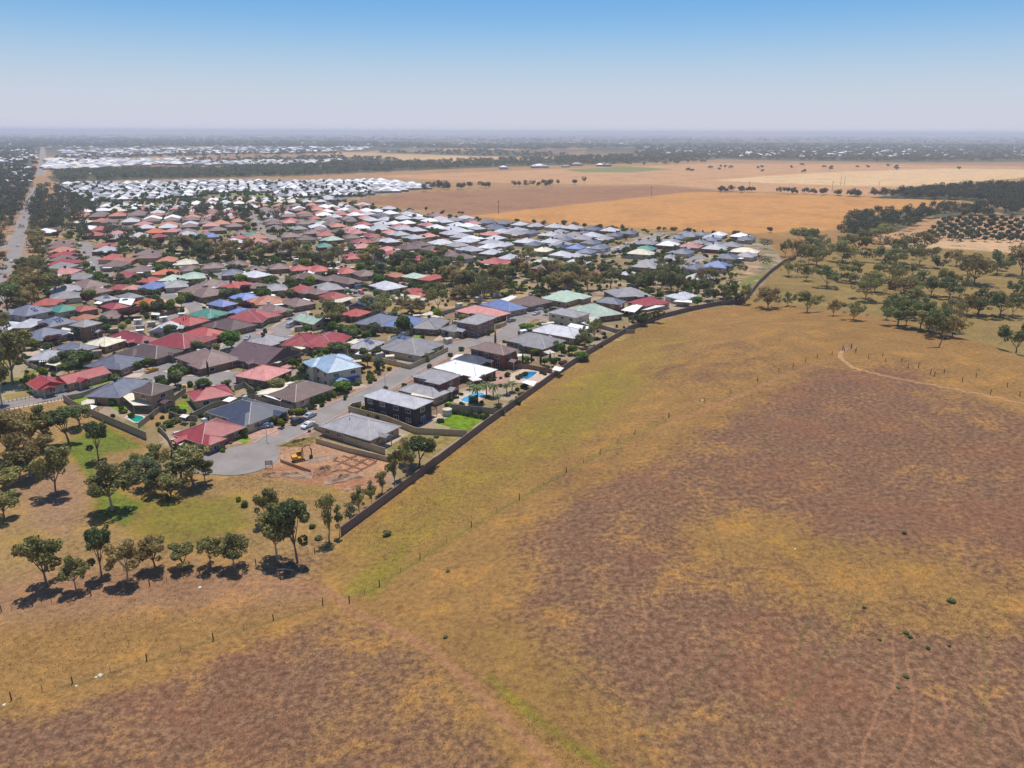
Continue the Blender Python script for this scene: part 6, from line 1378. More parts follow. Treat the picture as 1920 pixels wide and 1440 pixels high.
# white marker stones on the grass
def rock(px, r, lab):
    p = at(*px); bm_ = MB(); rr = random.Random(int(px[0])); n = 7; vs = []; fs = []
    for k, (z, s_) in enumerate([(-.2, .8), (.15, 1.0), (.5, .7), (.62, .25)]): vs += [(math.cos(a) * s_ * r * rr.uniform(.8, 1.2), math.sin(a) * s_ * r * rr.uniform(.8, 1.2), z * r) for a in np.linspace(0, 6.28, n, endpoint=False)]
    for k in range(3): fs += [(k * n + i, k * n + (i + 1) % n, (k + 1) * n + (i + 1) % n, (k + 1) * n + i) for i in range(n)]
    fs.append(tuple(3 * n + i for i in range(n))); bm_.add(vs, fs); o = bm_.build('pale_rock', M['cream'], None, tuple(p)); tag(o, lab, 'rock', 'pale rocks on the grass')
for px, r, lb in [((188, 1267), .45, 'larger pale rock beside the lower left wire fence'), ((180, 1270), .25, 'small pale rock left of the larger one'), ((375, 1102), .4, 'pale rock on the dry grass below the gum row'), ((1317, 751), .4, 'white rock at the bend of the upper wire fence'), ((496, 1074), .35, 'pale rock near the end of the gum row'), ((8, 1322), .3, 'pale rock at the left edge of the photo'), ((143, 1286), .2, 'tiny pale rock right of a fence post'), ((1490, 1030), .25, 'tiny white rock on the golden patch')]: rock(px, r, lb)
# fallen log
p = at(535, 1070); m = MB(); m.tube([(-1.6, 0, .2), (0, .1, .25), (1.7, -.1, .2)], [.22, .2, .12], 7); m.tube([(.3, .1, .3), (.9, .9, .5)], [.09, .03], 5); tag(m.build('fallen_log', M['bark_pale'], None, tuple(p)), 'pale fallen log under the tall gum clump', 'log')
p = at(1760, 652); d_ = empty('dead_tree', tuple(p)); m = MB(); m.tube([(0, 0, -.3), (.5, 0, 2.2), (1.4, 0, 4.6)], [.26, .18, .05], 6); m.tube([(.6, 0, 2.4), (-.3, .2, 4)], [.1, .03], 5); m.tube([(1, 0, 3.5), (1.9, -.4, 4)], [.06, .02], 4); m.build('trunk', M['bark'], d_); m = MB(); m.tube([(-4, -.2, .15), (-1, 0, .2), (.2, 0, .3)], [.08, .2, .24], 6); m.build('fallen_branch', M['bark'], d_); tag(d_, 'bare dead tree leaning right in the gully behind the crest', 'dead tree')
# ------------------------------------------------------------------ vehicles
def paint(name, c): 
    s = NT(name, .28, .5); s.b.inputs["Coat Weight"].default_value = .6; s.b.inputs["Coat Roughness"].default_value = .08; return s.out(tuple(c))
CP = {k: paint('paint_' + k, c) for k, c in dict(white=(.75, .75, .77), silver=(.45, .46, .5), dark=(.03, .03, .045), blue=(.02, .10, .42), bluegrey=(.16, .24, .38), yellow=(.62, .30, .02), red=(.42, .03, .03), grey=(.2, .2, .22)).items()}
M['lamp_w'] = mat_simple('lamp_lens', (.8, .8, .75), .1, 0, 1, .6); M['lamp_r'] = mat_simple('tail_lens', (.4, .02, .02), .2, 0, 1, .6)
def car_parts(kind):
    L, W_ = (4.7, 1.8)
    if kind == 'suv': prof = [(-2.3, .35), (-2.35, .8), (-2.25, 1.05), (-1.95, 1.62), (-1.7, 1.74), (.25, 1.72), (.55, 1.62), (1.2, 1.12), (2.15, .98), (2.33, .75), (2.33, .35)]; win = [(-1.95, 1.08), (-1.8, 1.56), (.3, 1.56), (1.0, 1.12)]
    elif kind == 'van': prof = [(-2.6, .35), (-2.62, 1.0), (-2.55, 2.1), (-2.4, 2.25), (1.6, 2.22), (1.9, 2.0), (2.3, 1.2), (2.55, 1.0), (2.6, .35)]; win = [(-.2, 1.3), (-.2, 1.95), (1.6, 1.95), (2.05, 1.3)]
    else: prof = [(-2.35, .32), (-2.38, .72), (-2.25, .95), (-1.6, 1.0), (-1.0, 1.38), (-.6, 1.45), (.3, 1.44), (.65, 1.34), (1.25, .98), (2.1, .86), (2.33, .66), (2.33, .32)]; win = [(-1.45, 1.02), (-.95, 1.33), (.3, 1.34), (1.0, 1.0)]
    n = len(prof); b = MB(); vs = []
    for y, k in ((-W_ / 2, 0), (W_ / 2, 0)): vs += [(x, y * (1 if z < 1.02 else .84), z) for x, z in prof]
    b.add(vs, [tuple(range(n)), tuple(range(2 * n - 1, n - 1, -1))] + [((i + 1) % n, i, n + i, n + (i + 1) % n) for i in range(n)])
    g = MB()
    for sg in (-1, 1):
        q = [(x, sg * (W_ / 2 * (.985 if z < 1.2 else .85) + .012), z) for x, z in win]; g.add(q + [(x, y - sg * .02, z) for x, y, z in q], [(0, 1, 2, 3) if sg < 0 else (3, 2, 1, 0), (4, 5, 6, 7), (0, 4, 5, 1), (1, 5, 6, 2), (2, 6, 7, 3), (3, 7, 4, 0)])
    xr, zr = win[2][0] + .28, prof[-4][1] if kind != 'sedan' else .98
    f0, f1 = (win[3][0] + .22, win[3][1]), (win[2][0] + .12, win[2][1] + .04)
    g.add([(f0[0], -.74, f0[1]), (f0[0], .74, f0[1]), (f1[0], .66, f1[1]), (f1[0], -.66, f1[1]), (f0[0] + .03, -.74, f0[1] + .03), (f0[0] + .03, .74, f0[1] + .03), (f1[0] + .03, .66, f1[1] + .04), (f1[0] + .03, -.66, f1[1] + .04)], [(4, 5, 6, 7), (0, 3, 2, 1), (0, 1, 5, 4), (1, 2, 6, 5), (2, 3, 7, 6), (3, 0, 4, 7)])
    b0, b1 = (win[0][0] - .18, win[0][1]), (win[1][0] - .1, win[1][1] + .03)
    g.add([(b0[0], -.72, b0[1]), (b0[0], .72, b0[1]), (b1[0], .64, b1[1]), (b1[0], -.64, b1[1]), (b0[0] - .04, -.72, b0[1] + .03), (b0[0] - .04, .72, b0[1] + .03), (b1[0] - .04, .64, b1[1] + .04), (b1[0] - .04, -.64, b1[1] + .04)], [(4, 7, 6, 5), (0, 1, 2, 3), (0, 4, 5, 1), (1, 5, 6, 2), (2, 6, 7, 3), (3, 7, 4, 0)])
    return b, g
CARM = {}
ty = MB(); ty.cyl((0, -.11, 0), .33, .22, 14, 'y'); ty = ty.mesh('tyre', M['tyre']); ri = MB(); ri.cyl((0, -.125, 0), .2, .25, 10, 'y'); ri = ri.mesh('rim', M['rim'])
hl = MB(); hl.box(-.04, .06, -.18, .18, -.07, .07); hlw = hl.mesh('headlight', M['lamp_w']); hl = MB(); hl.box(-.06, .04, -.15, .15, -.07, .07); hlr = hl.mesh('tail_light', M['lamp_r'])
for kd in ('sedan', 'suv', 'van'):
    b, g = car_parts(kd)
    for cn, mt in CP.items(): CARM[kd, cn] = b.mesh('body', mt)
    CARM[kd, 'glass'] = g.mesh('windows', M['glass'])
def car(kind, colr, a, b, label, z=0.0):
    """a: photo pixel under the car's middle, b: photo pixel further along its nose direction"""
    p, q = at(*a), at(*b); r = empty('parked_car' if kind != 'van' else 'parked_van', (p[0], p[1], p[2] + .06 + z), math.atan2(q[1] - p[1], q[0] - p[0]))
    link('body', CARM[kind, colr], r); link('windows', CARM[kind, 'glass'], r); fx = 2.34 if kind != 'van' else 2.6
    for x in (-1.42, 1.42):
        for y in (-.82, .82): o = link('wheel', ty, r, (x, y, .33)); link('rim', ri, o)
    for y in (-.62, .62): link('headlight', hlw, r, (fx, y, .68)); link('tail_light', hlr, r, (-fx, y, .74))
    return tag(r, label, 'van' if kind == 'van' else 'car', 'cars parked in the suburb')
def cc(k, x, y, x2, y2): return C(k, x, y), C(k, x2, y2)
for kd, cl, (a, b), lb in [
    ('sedan', 'white', cc(4, 1112, 402, 1065, 424), 'white sedan at the right kerb of the cul-de-sac street'), ('suv', 'dark', cc(4, 1036, 374, 1085, 350), 'dark purple station wagon at the left kerb of the cul-de-sac street'),
    ('sedan', 'silver', cc(4, 1125, 330, 1175, 305), 'silver sedan across the driveway right of the dark wagon'), ('sedan', 'bluegrey', cc(4, 788, 408, 740, 415), 'blue-grey hatchback half under the carport of the charcoal roofed house'),
    ('sedan', 'blue', cc(4, 388, 574, 350, 560), 'bright blue car beside the crimson roof at the cul-de-sac bulb'), ('sedan', 'white', cc(1, 398, 942, 430, 950), 'left one of two white cars beside the park road'),
    ('sedan', 'white', cc(1, 456, 930, 490, 938), 'right one of two white cars beside the park road'), ('sedan', 'yellow', cc(1, 1140, 788, 1190, 772), 'golden yellow car parked by the court lawn'),
    ('sedan', 'dark', cc(1, 1300, 862, 1340, 856), 'dark car with a white glare behind the brick two-storey house'), ('suv', 'dark', cc(1, 1425, 662, 1480, 655), 'dark car in the shade between the brown roofs'),
    ('sedan', 'silver', cc(1, 650, 530, 690, 526), 'silver car beside the dark conical tree'), ('sedan', 'grey', cc(1, 1745, 645, 1790, 650), 'grey car right of the roundabout road trees'),
    ('sedan', 'silver', cc(3, 662, 440, 620, 455), 'pale car at the end of the curving street'), ('sedan', 'white', cc(3, 680, 404, 720, 398), 'white car with bluish windows by the trimmed hedge'),
    ('sedan', 'grey', cc(3, 475, 492, 520, 480), 'grey car in the drive of the pink roofed house'), ('suv', 'dark', cc(2, 1585, 600, 1620, 585), 'dark car before the arched entry house'),
    ('sedan', 'white', cc(2, 540, 205, 580, 195), 'white car in front of the elbow road houses'), ('van', 'bluegrey', cc(2, 932, 245, 970, 235), 'blue and white caravan-like van at the elbow corner'),
    ('sedan', 'silver', cc(0, 700, 612, 740, 606), 'silver car in the drive at the end of the estate lane'), ('sedan', 'red', cc(0, 780, 636, 820, 620), 'red car below the silver one at the estate lane'),
    ('sedan', 'white', cc(0, 1005, 530, 1060, 500), 'white car parked on the estate lane'), ('suv', 'bluegrey', cc(0, 905, 470, 940, 440), 'blue car on the lawn beside the estate lane'),
    ('sedan', 'white', cc(6, 735, 850, 760, 880), 'white car on the long road between red roofs'), ('suv', 'dark', cc(3, 790, 412, 830, 405), 'dark car beside the cream two-storey house'),
    ('van', 'white', cc(0, 60, 380, 100, 350), 'white van on the verge of the long estate road'), ('sedan', 'white', cc(7, 1120, 905, 1160, 895), 'white car in the shade of the pale row below the gum belt'),
    ('sedan', 'silver', cc(9, 1660, 460, 1700, 445), 'silver car beside the estate road houses'), ('sedan', 'white', cc(9, 1810, 445, 1850, 430), 'white car beside the estate road')]: car(kd, cl, a, b, lb)
RD = {'cul_de_sac_street': 'the wide main street', 'junction_road': 'the junction road', 'crescent_road': 'the roundabout crescent', 'back_road': 'the back road', 'long_road': 'the long road at left', 'elbow_road': 'the elbow road', 'estate_road': 'the estate road', 'estate_lane': 'the estate lane', 'link_road': 'the link road beyond the belt', 'uphill_road': 'the far uphill road', 'court_road': 'the court'}
rr5 = random.Random(11); done = []
for nm, q, wd in RW:
    if nm not in RD: continue
    k = 0; L = np.cumsum(np.r_[0, np.hypot(*np.diff(q, axis=0).T)])
    for sdist in np.arange(12 if nm != 'cul_de_sac_street' else 45, L[-1] - 8, 9):
        if rr5.random() > .36: continue
        i = int(np.searchsorted(L, sdist)); i = min(max(i, 1), len(q) - 1); d = (q[i] - q[i - 1]) / (np.linalg.norm(q[i] - q[i - 1]) + 1e-9); n = np.array([-d[1], d[0]]); sg = rr5.choice([-1, 1])
        pos = q[i] + n * sg * (wd / 2 - 1.3)
        if any(np.hypot(*(pos - e)) < 7 for e in done): continue
        done.append(pos); k += 1; kd = rr5.choice(['sedan', 'sedan', 'suv', 'suv', 'van']); cl = rr5.choice(['white', 'white', 'silver', 'silver', 'dark', 'grey', 'blue', 'red', 'bluegrey'])
        pa = proj((pos[0], pos[1], 0)); pb = proj((pos[0] + d[0] * 3 * sg, pos[1] + d[1] * 3 * sg, 0)); car(kd, cl, pa, pb, f"{ordw(k)} kerbside car along {RD[nm]}, {cl.replace('bluegrey', 'blue-grey')}, counted from its {'near' if nm == 'cul_de_sac_street' else 'first'} end")
# cars travelling on the highway
for i, (u, v) in enumerate([(33, 462), (45, 408), (58, 372), (22, 492), (10, 520)]):
    car(('sedan', 'suv')[i % 2], ('white', 'silver', 'dark', 'white', 'red')[i], (u, v), (u + 3, v - 12), ['white car on the highway level with the slip road', 'silver car farther up the highway', 'farthest dark car on the near highway', 'white car low on the highway at the left edge', 'lowest car on the highway at the left edge, red'][i])
# ------------------------------------------------------------------ excavator on the building site
M['exc'] = mat_simple('excavator_yellow', (.62, .30, .03), .45); M['exc_d'] = mat_simple('excavator_dark', (.05, .045, .045), .6)
p0, p1 = at(*C(4, 1040, 655)), at(*C(4, 1112, 640)); ex = empty('excavator', tuple(p0), math.atan2(p1[1] - p0[1], p1[0] - p0[0]))
rch = np.linalg.norm(p1 - p0) / .78
for y in (-1.05, 1.05):
    m = MB(); n = 16; pr_ = [(math.cos(a) * .45 + (1.35 if math.cos(a) > 0 else -1.35), math.sin(a) * .42 + .44) for a in np.linspace(0, 6.283, n, endpoint=False)]
    vs = [(x, y - .28, z) for x, z in pr_] + [(x, y + .28, z) for x, z in pr_]; m.add(vs, [tuple(range(n)), tuple(range(2 * n - 1, n - 1, -1))] + [(i, (i + 1) % n, n + (i + 1) % n, n + i) for i in range(n)]); tr = m.build('track', M['exc_d'], ex)
    m = MB(); [m.cyl((x, y - .31, .42), .2, .62, 8, 'y') for x in (-1.2, -.6, 0, .6, 1.2)]; m.build('roller', M['rim'], tr)
m = MB(); m.cyl((0, 0, .6), .8, .35, 14); m.prism([(-1.9, -1.15), (-.2, -1.3), (1.1, -1.25), (1.1, 1.25), (-.2, 1.3), (-1.9, 1.15), (-2.2, .6), (-2.2, -.6)], .95, 1.45); m.prism([(-2.1, -1.1), (-.4, -1.15), (-.4, 1.15), (-2.1, 1.1)], 1.45, 2.0); m.build('body', M['exc'], ex)
m = MB(); m.prism([(-.3, .25), (1.15, .25), (1.15, 1.2), (-.3, 1.2)], 1.45, 1.75); m.prism([(-.3, .25), (1.0, .25), (1.0, 1.2), (-.3, 1.2)], 2.85, 3.0)
for x, y in ((-.25, .3), (1.0, .3), (1.0, 1.15), (-.25, 1.15)): m.box(x - .05, x + .05, y - .05, y + .05, 1.75, 2.85)
cb = m.build('cab', M['exc'], ex); m = MB(); m.box(-.24, .98, .31, 1.14, 1.76, 2.84); m.build('cab_glass', M['glass'], cb)
tip = rch + 1.0; m = MB(); m.tube([(1.0, -.3, 1.5), (rch * .45, -.3, 4.4), (rch * .85, -.3, 5.1), (tip, -.3, 4.6)], [.3, .34, .28, .2], 4); m.build('boom', M['exc'], ex)
m = MB(); m.tube([(tip - .7, -.3, 5.0), (tip + .1, -.3, 3.2), (tip + .15, -.3, 1.3)], [.15, .24, .15], 4); m.build('stick', M['exc_d'], ex); m = MB(); m.tube([(1.6, -.3, 1.3), (rch * .5, -.3, 3.9)], [.12, .08], 6); m.tube([(rch * .7, -.3, 5.5), (tip, -.3, 5.0)], [.11, .07], 6); m.build('hydraulic_ram', M['rim'], ex)
m = MB(); m.prism([(tip - .5, -.85), (tip + .35, -.85), (tip + .35, .25), (tip - .5, .25)], .35, 1.25)
for y in (-.75, -.5, -.25, 0, .15): m.prism([(tip - .75, y - .05), (tip - .45, y - .05), (tip - .45, y + .05), (tip - .75, y + .05)], .35, .45)
m.build('bucket', M['exc_d'], ex); ex.scale = (.78, .78, .78); tag(ex, 'yellow excavator with raised dark boom working on the building site', 'excavator')
# footing trenches, flat strips coloured as shaded recesses, with soil thrown up beside them
def strip(m, a, b, w_, z0, z1, mi=0):
    a, b = np.array(a), np.array(b); d = (b - a) / np.linalg.norm(b - a); n = np.array([-d[1], d[0]]) * w_ / 2
    m.prism([tuple(a - n), tuple(b - n), tuple(b + n), tuple(a + n)], z0, z1, mi)
TL = [((1245, 690), (1465, 752)), ((1465, 752), (1620, 662)), ((1310, 702), (1480, 610)), ((1395, 730), (1560, 640)), ((1305, 652), (1510, 722)), ((1375, 618), (1560, 688)), ((1480, 610), (1625, 662)), ((1330, 628), (1310, 652))]
m = MB(); rd = MB()
for i, (a, b) in enumerate(TL):
    A, B = atz(*C(4, *a))[:2], atz(*C(4, *b))[:2]; strip(m, A, B, .62, -.02, .022 + .004 * i); d = (B - A) / np.linalg.norm(B - A); n = np.array([-d[1], d[0]])
    nn = int(np.linalg.norm(B - A) / .7)
    for k in range(nn):
        if random.random() < .25: continue
        q = A + d * (k + .5) * .7 + n * random.choice([-.62, .62]); r = random.uniform(.18, .42); hh = random.uniform(.12, .34)
        rd.add([(q[0] + math.cos(t) * r * random.uniform(.7, 1.3), q[1] + math.sin(t) * r * random.uniform(.7, 1.3), 0) for t in np.arange(6) * 1.047] + [(q[0], q[1], hh)], [(j, (j + 1) % 6, 6) for j in range(6)])
tag(m.build('footing_trench', M['trench']), kind='structure'); tag(rd.build('soil_clods', M['soil']), kind='stuff')
def heap(px, rx, ry, hh, mat, lab, rot=0.5, seed=1):
    p = at(*px); g = np.random.default_rng(seed); n, mm = 26, 9; vs = [(0, 0, hh)]; fs = []
    for j in range(1, mm + 1):
        for i in range(n):
            a = 6.2832 * i / n; r = j / mm * (1 + .18 * math.sin(3 * a + seed) + .1 * math.sin(7 * a)); z = hh * max(0, (1 - (j / mm) ** 1.6)) * (1 + .5 * math.sin(a * 2 + j + seed)) * .8 + (g.normal() * .09 * hh if j < mm else -.12); vs.append((math.cos(a) * r * rx, math.sin(a) * r * ry, z))
    fs += [(0, 1 + i, 1 + (i + 1) % n) for i in range(n)]
    for j in range(mm - 1): fs += [(1 + j * n + i, 1 + (j + 1) * n + i, 1 + (j + 1) * n + (i + 1) % n, 1 + j * n + (i + 1) % n) for i in range(n)]
    m = MB(); m.add(vs, fs); o = m.build('soil_heap', M[mat], None, tuple(p)); o.rotation_euler = (0, 0, rot); tag(o, lab, 'soil heap', 'soil heaps on the building site')
heap(C(4, 1235, 735), 4.5, 2.8, 1.1, 'soil', 'brown rough soil heap left of the footing trenches', .6, 2)
heap(C(4, 1370, 790), 5.5, 2.4, .9, 'soil_pale', 'pale pinkish soil bank below the footing trenches', .5, 3)
heap(C(4, 1000, 760), 6.5, 2.2, .6, 'soil_pale', 'long pale spoil bank below the retaining wall', -.2, 4)
heap(C(4, 840, 760), 3.5, 2.0, .5, 'soil', 'low brown heap near the site sign', .1, 5)
heap(C(4, 1060, 520), 6.0, 2.6, 1.0, 'drygrass', 'grass-covered dry mound above the excavator', .5, 6)
heap(C(4, 1500, 850), 6.0, 1.8, .4, 'soil', 'reddish graded soil edge nearest the saplings', .4, 7)
heap(C(4, 1190, 640), 5.0, 3.2, .25, 'soil_pale', 'flat pale scraped earth right of the excavator', .4, 8)
heap((1372, 527), 8, 3, 1.2, 'soil_pale', 'pale rubble bank on the bulldozed slope below the estate', .3, 9)
p = at(*C(4, 820, 712)); sg_ = empty('site_sign', tuple(p), .2); m = MB(); m.box(-.9, .9, -.04, .04, .9, 2.2); m.build('sign_board', M['cream'], sg_); m = MB(); m.box(-.05, .05, -.1, -.045, -.2, 2.1); pp_ = m.mesh('post', M['wood']); link('post', pp_, sg_, (-.8, 0, 0)); link('post', pp_, sg_, (.8, 0, 0)); tag(sg_, 'small pale board on posts at the edge of the building site', 'sign')
# ------------------------------------------------------------------ pools, tanks, gazebos, lamps, poles
def pool(pts, mat, lab, shape=None):
    q = [np.array(atz(*p)[:2]) for p in pts]; c = sum(q) / len(q); out = []
    for i in range(len(q)):
        p0, p1, p2, p3 = q[i - 1], q[i], q[(i + 1) % len(q)], q[(i + 2) % len(q)]
        for t in np.arange(5) / 5: out.append(.5 * ((2 * p1) + (p2 - p0) * t + (2 * p0 - 5 * p1 + 4 * p2 - p3) * t * t + (3 * p1 - p0 - 3 * p2 + p3) * t ** 3))
    if sum(out[i][0] * out[(i + 1) % len(out)][1] - out[(i + 1) % len(out)][0] * out[i][1] for i in range(len(out))) < 0: out = out[::-1]
    r = empty('swimming_pool', (c[0], c[1], 0)); m = MB(); m.prism([tuple((p - c) * 1.0) for p in out], .05, .18); m.build('water', M[mat], r)
    m = MB(); n = len(out); o2 = [(p - c) * 1.003 for p in out]; o3 = [(p - c) + (p - c) / np.linalg.norm(p - c) * .45 for p in out]
    m.add([(*p, .16) for p in o2] + [(*p, .16) for p in o3] + [(*p, .24) for p in o2] + [(*p, .24) for p in o3], [(2 * n + i, 3 * n + i, 3 * n + (i + 1) % n, 2 * n + (i + 1) % n) for i in range(n)] + [(n + i, n + (i + 1) % n, 3 * n + (i + 1) % n, 3 * n + i) for i in range(n)] + [((i + 1) % n, i, 2 * n + i, 2 * n + (i + 1) % n) for i in range(n)])
    m.build('coping', M['cream'], r); return tag(r, lab, 'swimming pool', 'backyard swimming pools')
pool([C(3, 95, 1085), C(3, 150, 1102), C(3, 190, 1085), C(3, 262, 1050), C(3, 265, 1032), C(3, 200, 1030), C(3, 140, 1055)], 'pool_blue', 'light blue curved pool among palms behind the dark-clad house')
pool([C(3, 545, 910), C(3, 600, 925), C(3, 665, 882), C(3, 640, 872), C(3, 580, 876)], 'pool_deep', 'deep blue pool on cream paving near the boundary fence')
pool([C(1, 958, 1130), C(1, 1025, 1172), C(1, 1078, 1135), C(1, 1000, 1116)], 'pool_green', 'small green pool behind the orange brick two-storey house')
p = at(*C(5, 1115, 72)); m = MB(); m.cyl((0, 0, -.1), 1.4, 2.0, 18); m.cyl((0, 0, 1.9), 1.45, .35, 18, r2=.3); tag(m.build('water_tank', M['cream'], None, tuple(p)), 'round cream water tank beside the bright green lawn', 'water tank')
p = at(*C(5, 920, 128)); r = empty('trampoline', tuple(p)); m = MB(); m.cyl((0, 0, .78), 1.7, .1, 20); m.build('mat', CP['blue'], r); m = MB()
for a in np.arange(6) * 1.047: m.box(math.cos(a) * 1.6 - .04, math.cos(a) * 1.6 + .04, math.sin(a) * 1.6 - .04, math.sin(a) * 1.6 + .04, 0, .77)
m.build('leg', M['rim'], r); tag(r, 'round blue trampoline at the foot of the dark-clad house', 'trampoline')
def gazebo(pc, px2, lab, mat='cream'):
    p = at(*pc); r = empty('gazebo', tuple(p), .5); m = MB(); m.hip(0, 0, 2.8, 2.8, 2.5, 30, .35); m.build('roof', M[mat], r); m_ = MB(); m_.box(-.07, .07, -.07, .07, -.1, 2.3); m_ = m_.mesh('post', M['white'])
    for x in (-1.25, 1.25):
        for y in (-1.25, 1.25): link('post', m_, r, (x, y, 0))
    tag(r, lab, 'gazebo', 'garden gazebos')
gazebo(C(3, 762, 770), 0, 'small cream gazebo among cypresses behind the grey roof'); gazebo(C(3, 762, 660), 0, 'cream garden roof just above the other gazebo')
gazebo(C(1, 670, 1075), 0, 'small open garden shelter by the park fence', 'cream'); gazebo(C(3, 205, 975), 0, 'white umbrella-like shelter behind the brick house', 'white')
p = at(*C(3, 515, 795)); r = empty('shade_sail', tuple(p), .4); m = MB(); m.add([(-3, -1.6, 2.4), (2.6, -2, 3.0), (3, 1.5, 2.3), (-2.4, 1.8, 2.9), (0, 0, 2.2)], [(0, 1, 4), (1, 2, 4), (2, 3, 4), (3, 0, 4)]); sl_ = m.build('sail', M['white'], r); md = sl_.modifiers.new('s', 'SOLIDIFY'); md.thickness = .03
m = MB(); [m.tube([(x, y, -.1), (x, y, z)], .05, 5) for x, y, z in ((-3, -1.6, 2.5), (2.6, -2, 3.1), (3, 1.5, 2.4), (-2.4, 1.8, 3))]; m.build('pole', M['rim'], r); tag(r, 'white shade sail beside the red-brick two-storey house', 'shade sail')
# blue awning of the pale blue two-storey house
hb = min(near, key=lambda h: 0 if 'vacant dry corner lot' in tagl(h) else 1) if False else next(h for h in near if 'front gable beside the vacant' in h['o']['label'])
m = MB(); a, b = hb['w'] / 2 - 1.0, hb['d'] / 2; m.add([(-a * .1, -b - .03, 2.7), (a, -b - .03, 2.7), (a, -b - 1.3, 2.2), (-a * .1, -b - 1.3, 2.2), (-a * .1, -b - .03, 2.64), (a, -b - .03, 2.64), (a, -b - 1.3, 2.14), (-a * .1, -b - 1.3, 2.14)], [(0, 3, 2, 1), (4, 5, 6, 7), (0, 1, 5, 4), (1, 2, 6, 5), (2, 3, 7, 6), (3, 0, 4, 7)]); m.build('awning', CP['blue'], hb['o'])
# balcony of the dark-clad house
hb = next(h for h in near if 'timber balcony' in h['o']['label']); a, b = hb['w'] / 2, hb['d'] / 2; m = MB(); m.box(a + .02, a + 2.6, -b, b, 2.55, 2.75)
for y in np.linspace(-b + .1, b - .1, 5): m.box(a + 2.45, a + 2.57, y - .06, y + .06, -.1, 2.55); m.box(a + 2.47, a + 2.55, y - .04, y + .04, 2.75, 3.7)
m.box(a + 2.45, a + 2.57, -b, b, 3.7, 3.78)
for y in np.arange(-b + .2, b, .35): m.box(a + 2.49, a + 2.53, y - .02, y + .02, 2.75, 3.7)
m.build('balcony', M['wood'], hb['o'])
def lamp(px, vt, lab, hd=(1, 0)):
    p = at(*px); hh = max(4.5, height_for(p, vt)); r = empty('street_lamp', tuple(p), math.atan2(hd[1], hd[0])); m = MB(); m.tube([(0, 0, 0), (0, 0, hh - .4), (.3, 0, hh), (1.3, 0, hh + .1)], [.09, .06, .05, .04], 6); m.build('pole', M['rim'], r); m = MB(); m.box(1.1, 1.8, -.13, .13, hh, hh + .14); m.build('lamp_head', M['trim'], r); tag(r, lab, 'street lamp', 'street lamps')
lamp(C(4, 803, 502), C(4, 800, 410)[1], 'street lamp at the left kerb above the cul-de-sac bulb', (.5, -.5)); lamp(C(2, 1130, 975), C(2, 1130, 915)[1], 'street lamp beside the dark-clad house', (-.5, .5)); lamp(C(2, 1640, 600), C(2, 1640, 540)[1], 'street lamp at the street junction'); lamp(C(1, 1200, 870), C(1, 1200, 800)[1], 'street lamp on the court'); lamp(C(1, 340, 1010), C(1, 340, 955)[1], 'street lamp beside the park road'); lamp(C(2, 1165, 320), C(2, 1165, 260)[1], 'street lamp at the elbow road')
for i, (u, v, vt) in enumerate([(935, 400, 376), (1221, 368, 350), (1404, 356, 340), (1560, 358, 339), (1576, 347, 331), (1583, 347, 331), (1648, 349, 341), (1860, 345, 337)]):
    p = at(u, v); hh = height_for(p, vt); r = empty('power_pole', tuple(p)); m = MB(); m.tube([(0, 0, -.3), (0, 0, hh)], [.32, .2], 6); m.build('pole', M['wood'], r); m = MB(); m.box(-1.6, 1.6, -.1, .1, hh - 1.2, hh - .95); m.build('cross_arm', M['wood'], r); tag(r, ['tall power pole on the ploughed brown field', 'power pole at the far edge of the ploughed field', 'power pole rising above the windbreak row', 'first pole of the group right of the windbreak', 'second pole of the group right of the windbreak', 'third pole of the group right of the windbreak', 'lone pole near the tip of the wooded ridge', 'pole above the wooded ridge near the right edge'][i], 'power pole', 'power poles')
# roundabout shrub
place(BUSH['dark'], (ISLAND[0], ISLAND[1], .24), 2.2, 2.4, 'shrub', 'round dark shrub in the middle of the roundabout island', 'shrub', 'garden shrubs', ('stem', 'foliage'))
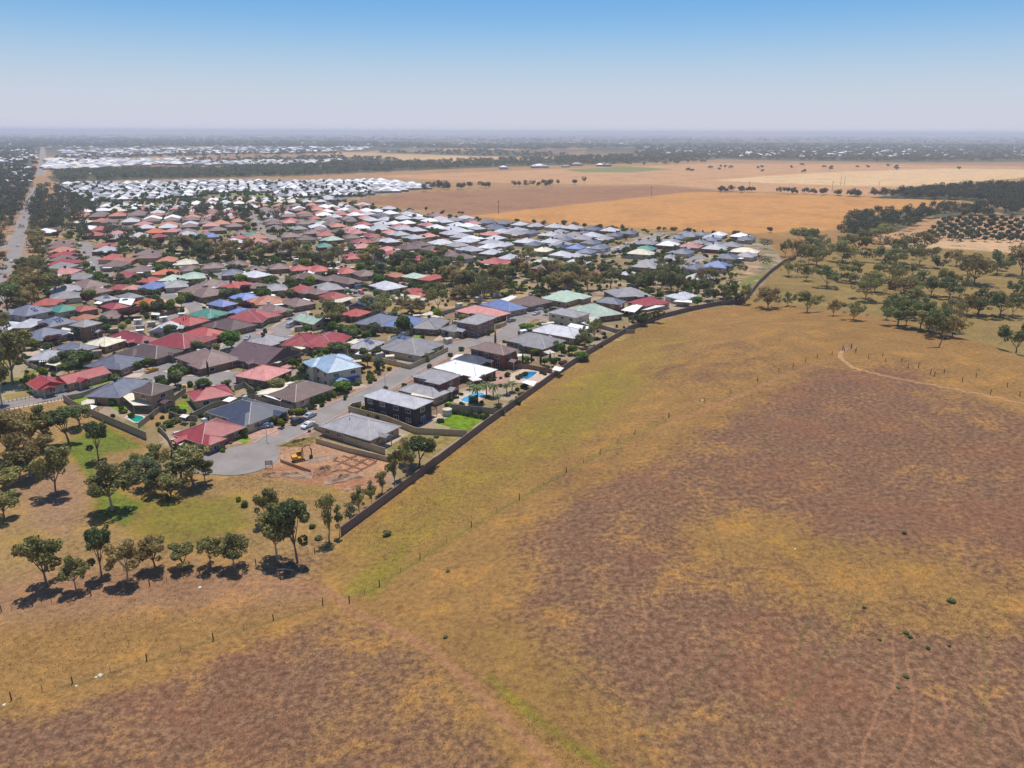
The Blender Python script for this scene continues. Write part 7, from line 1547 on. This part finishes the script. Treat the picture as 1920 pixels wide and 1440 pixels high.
# park road rails
for off, pts in [(0, [(0, 757), (40, 750), (80, 742), (118, 733)]), (1, [(0, 772), (45, 765), (90, 756), (122, 749)])]:
    P_ = [at(*p) for p in pts]; r = empty('road_rail', tuple(P_[0])); m = MB()
    for a, b in zip(P_[:-1], P_[1:]): m.tube([tuple(a - P_[0] + np.array([0, 0, .75])), tuple(b - P_[0] + np.array([0, 0, .75]))], .06, 5)
    m.build('rail', M['wood'], r); q = []
    for a, b in zip(P_[:-1], P_[1:]): q += [a + (b - a) * t for t in np.arange(0, 1, .2)]
    pm_ = MB(); pm_.tube([(0, 0, -.2), (0, 0, .85)], .08, 5); pm_ = pm_.mesh('post', M['wood'])
    for x in q: link('post', pm_, r, tuple(x - P_[0]))
    tag(r, ['low timber rail on the far side of the park road', 'low timber rail on the park side of the road'][off], 'rail fence', 'timber rails of the park road')
# striped pergola by the left gum
p = atz(*C(1, 350, 700), 2.5); r = empty('pergola', (p[0], p[1], 0), .45); m = MB()
for x in (-2.2, 2.2): m.box(x - .06, x + .06, -1.6, 1.6, 2.3, 2.45)
for x in np.arange(-2.1, 2.2, .7): m.box(x, x + .4, -1.8, 1.8, 2.45, 2.5)
for x in (-2.2, 2.2):
    for y in (-1.5, 1.5): m.box(x - .05, x + .05, y - .05, y + .05, -.1, 2.3)
m.build('slatted_roof', M['white'], r); tag(r, 'white slatted pergola beside the light grey roof near the left gum', 'pergola')
# ------------------------------------------------------------------ haze
HZ = MB(); HZ.box(-46000, 46000, -3000, 62500, -12, 96)
hm = bpy.data.materials.new('haze'); hm.use_nodes = True; hn = hm.node_tree; hn.nodes.clear()
ho = hn.nodes.new("ShaderNodeOutputMaterial"); pv = hn.nodes.new("ShaderNodeVolumePrincipled")
pv.inputs["Color"].default_value = (.77, .84, 1.0, 1); pv.inputs["Density"].default_value = 0.00013; pv.inputs["Anisotropy"].default_value = 0.2
hn.links.new(pv.outputs[0], ho.inputs["Volume"])
tag(HZ.build('haze', hm), kind='stuff')
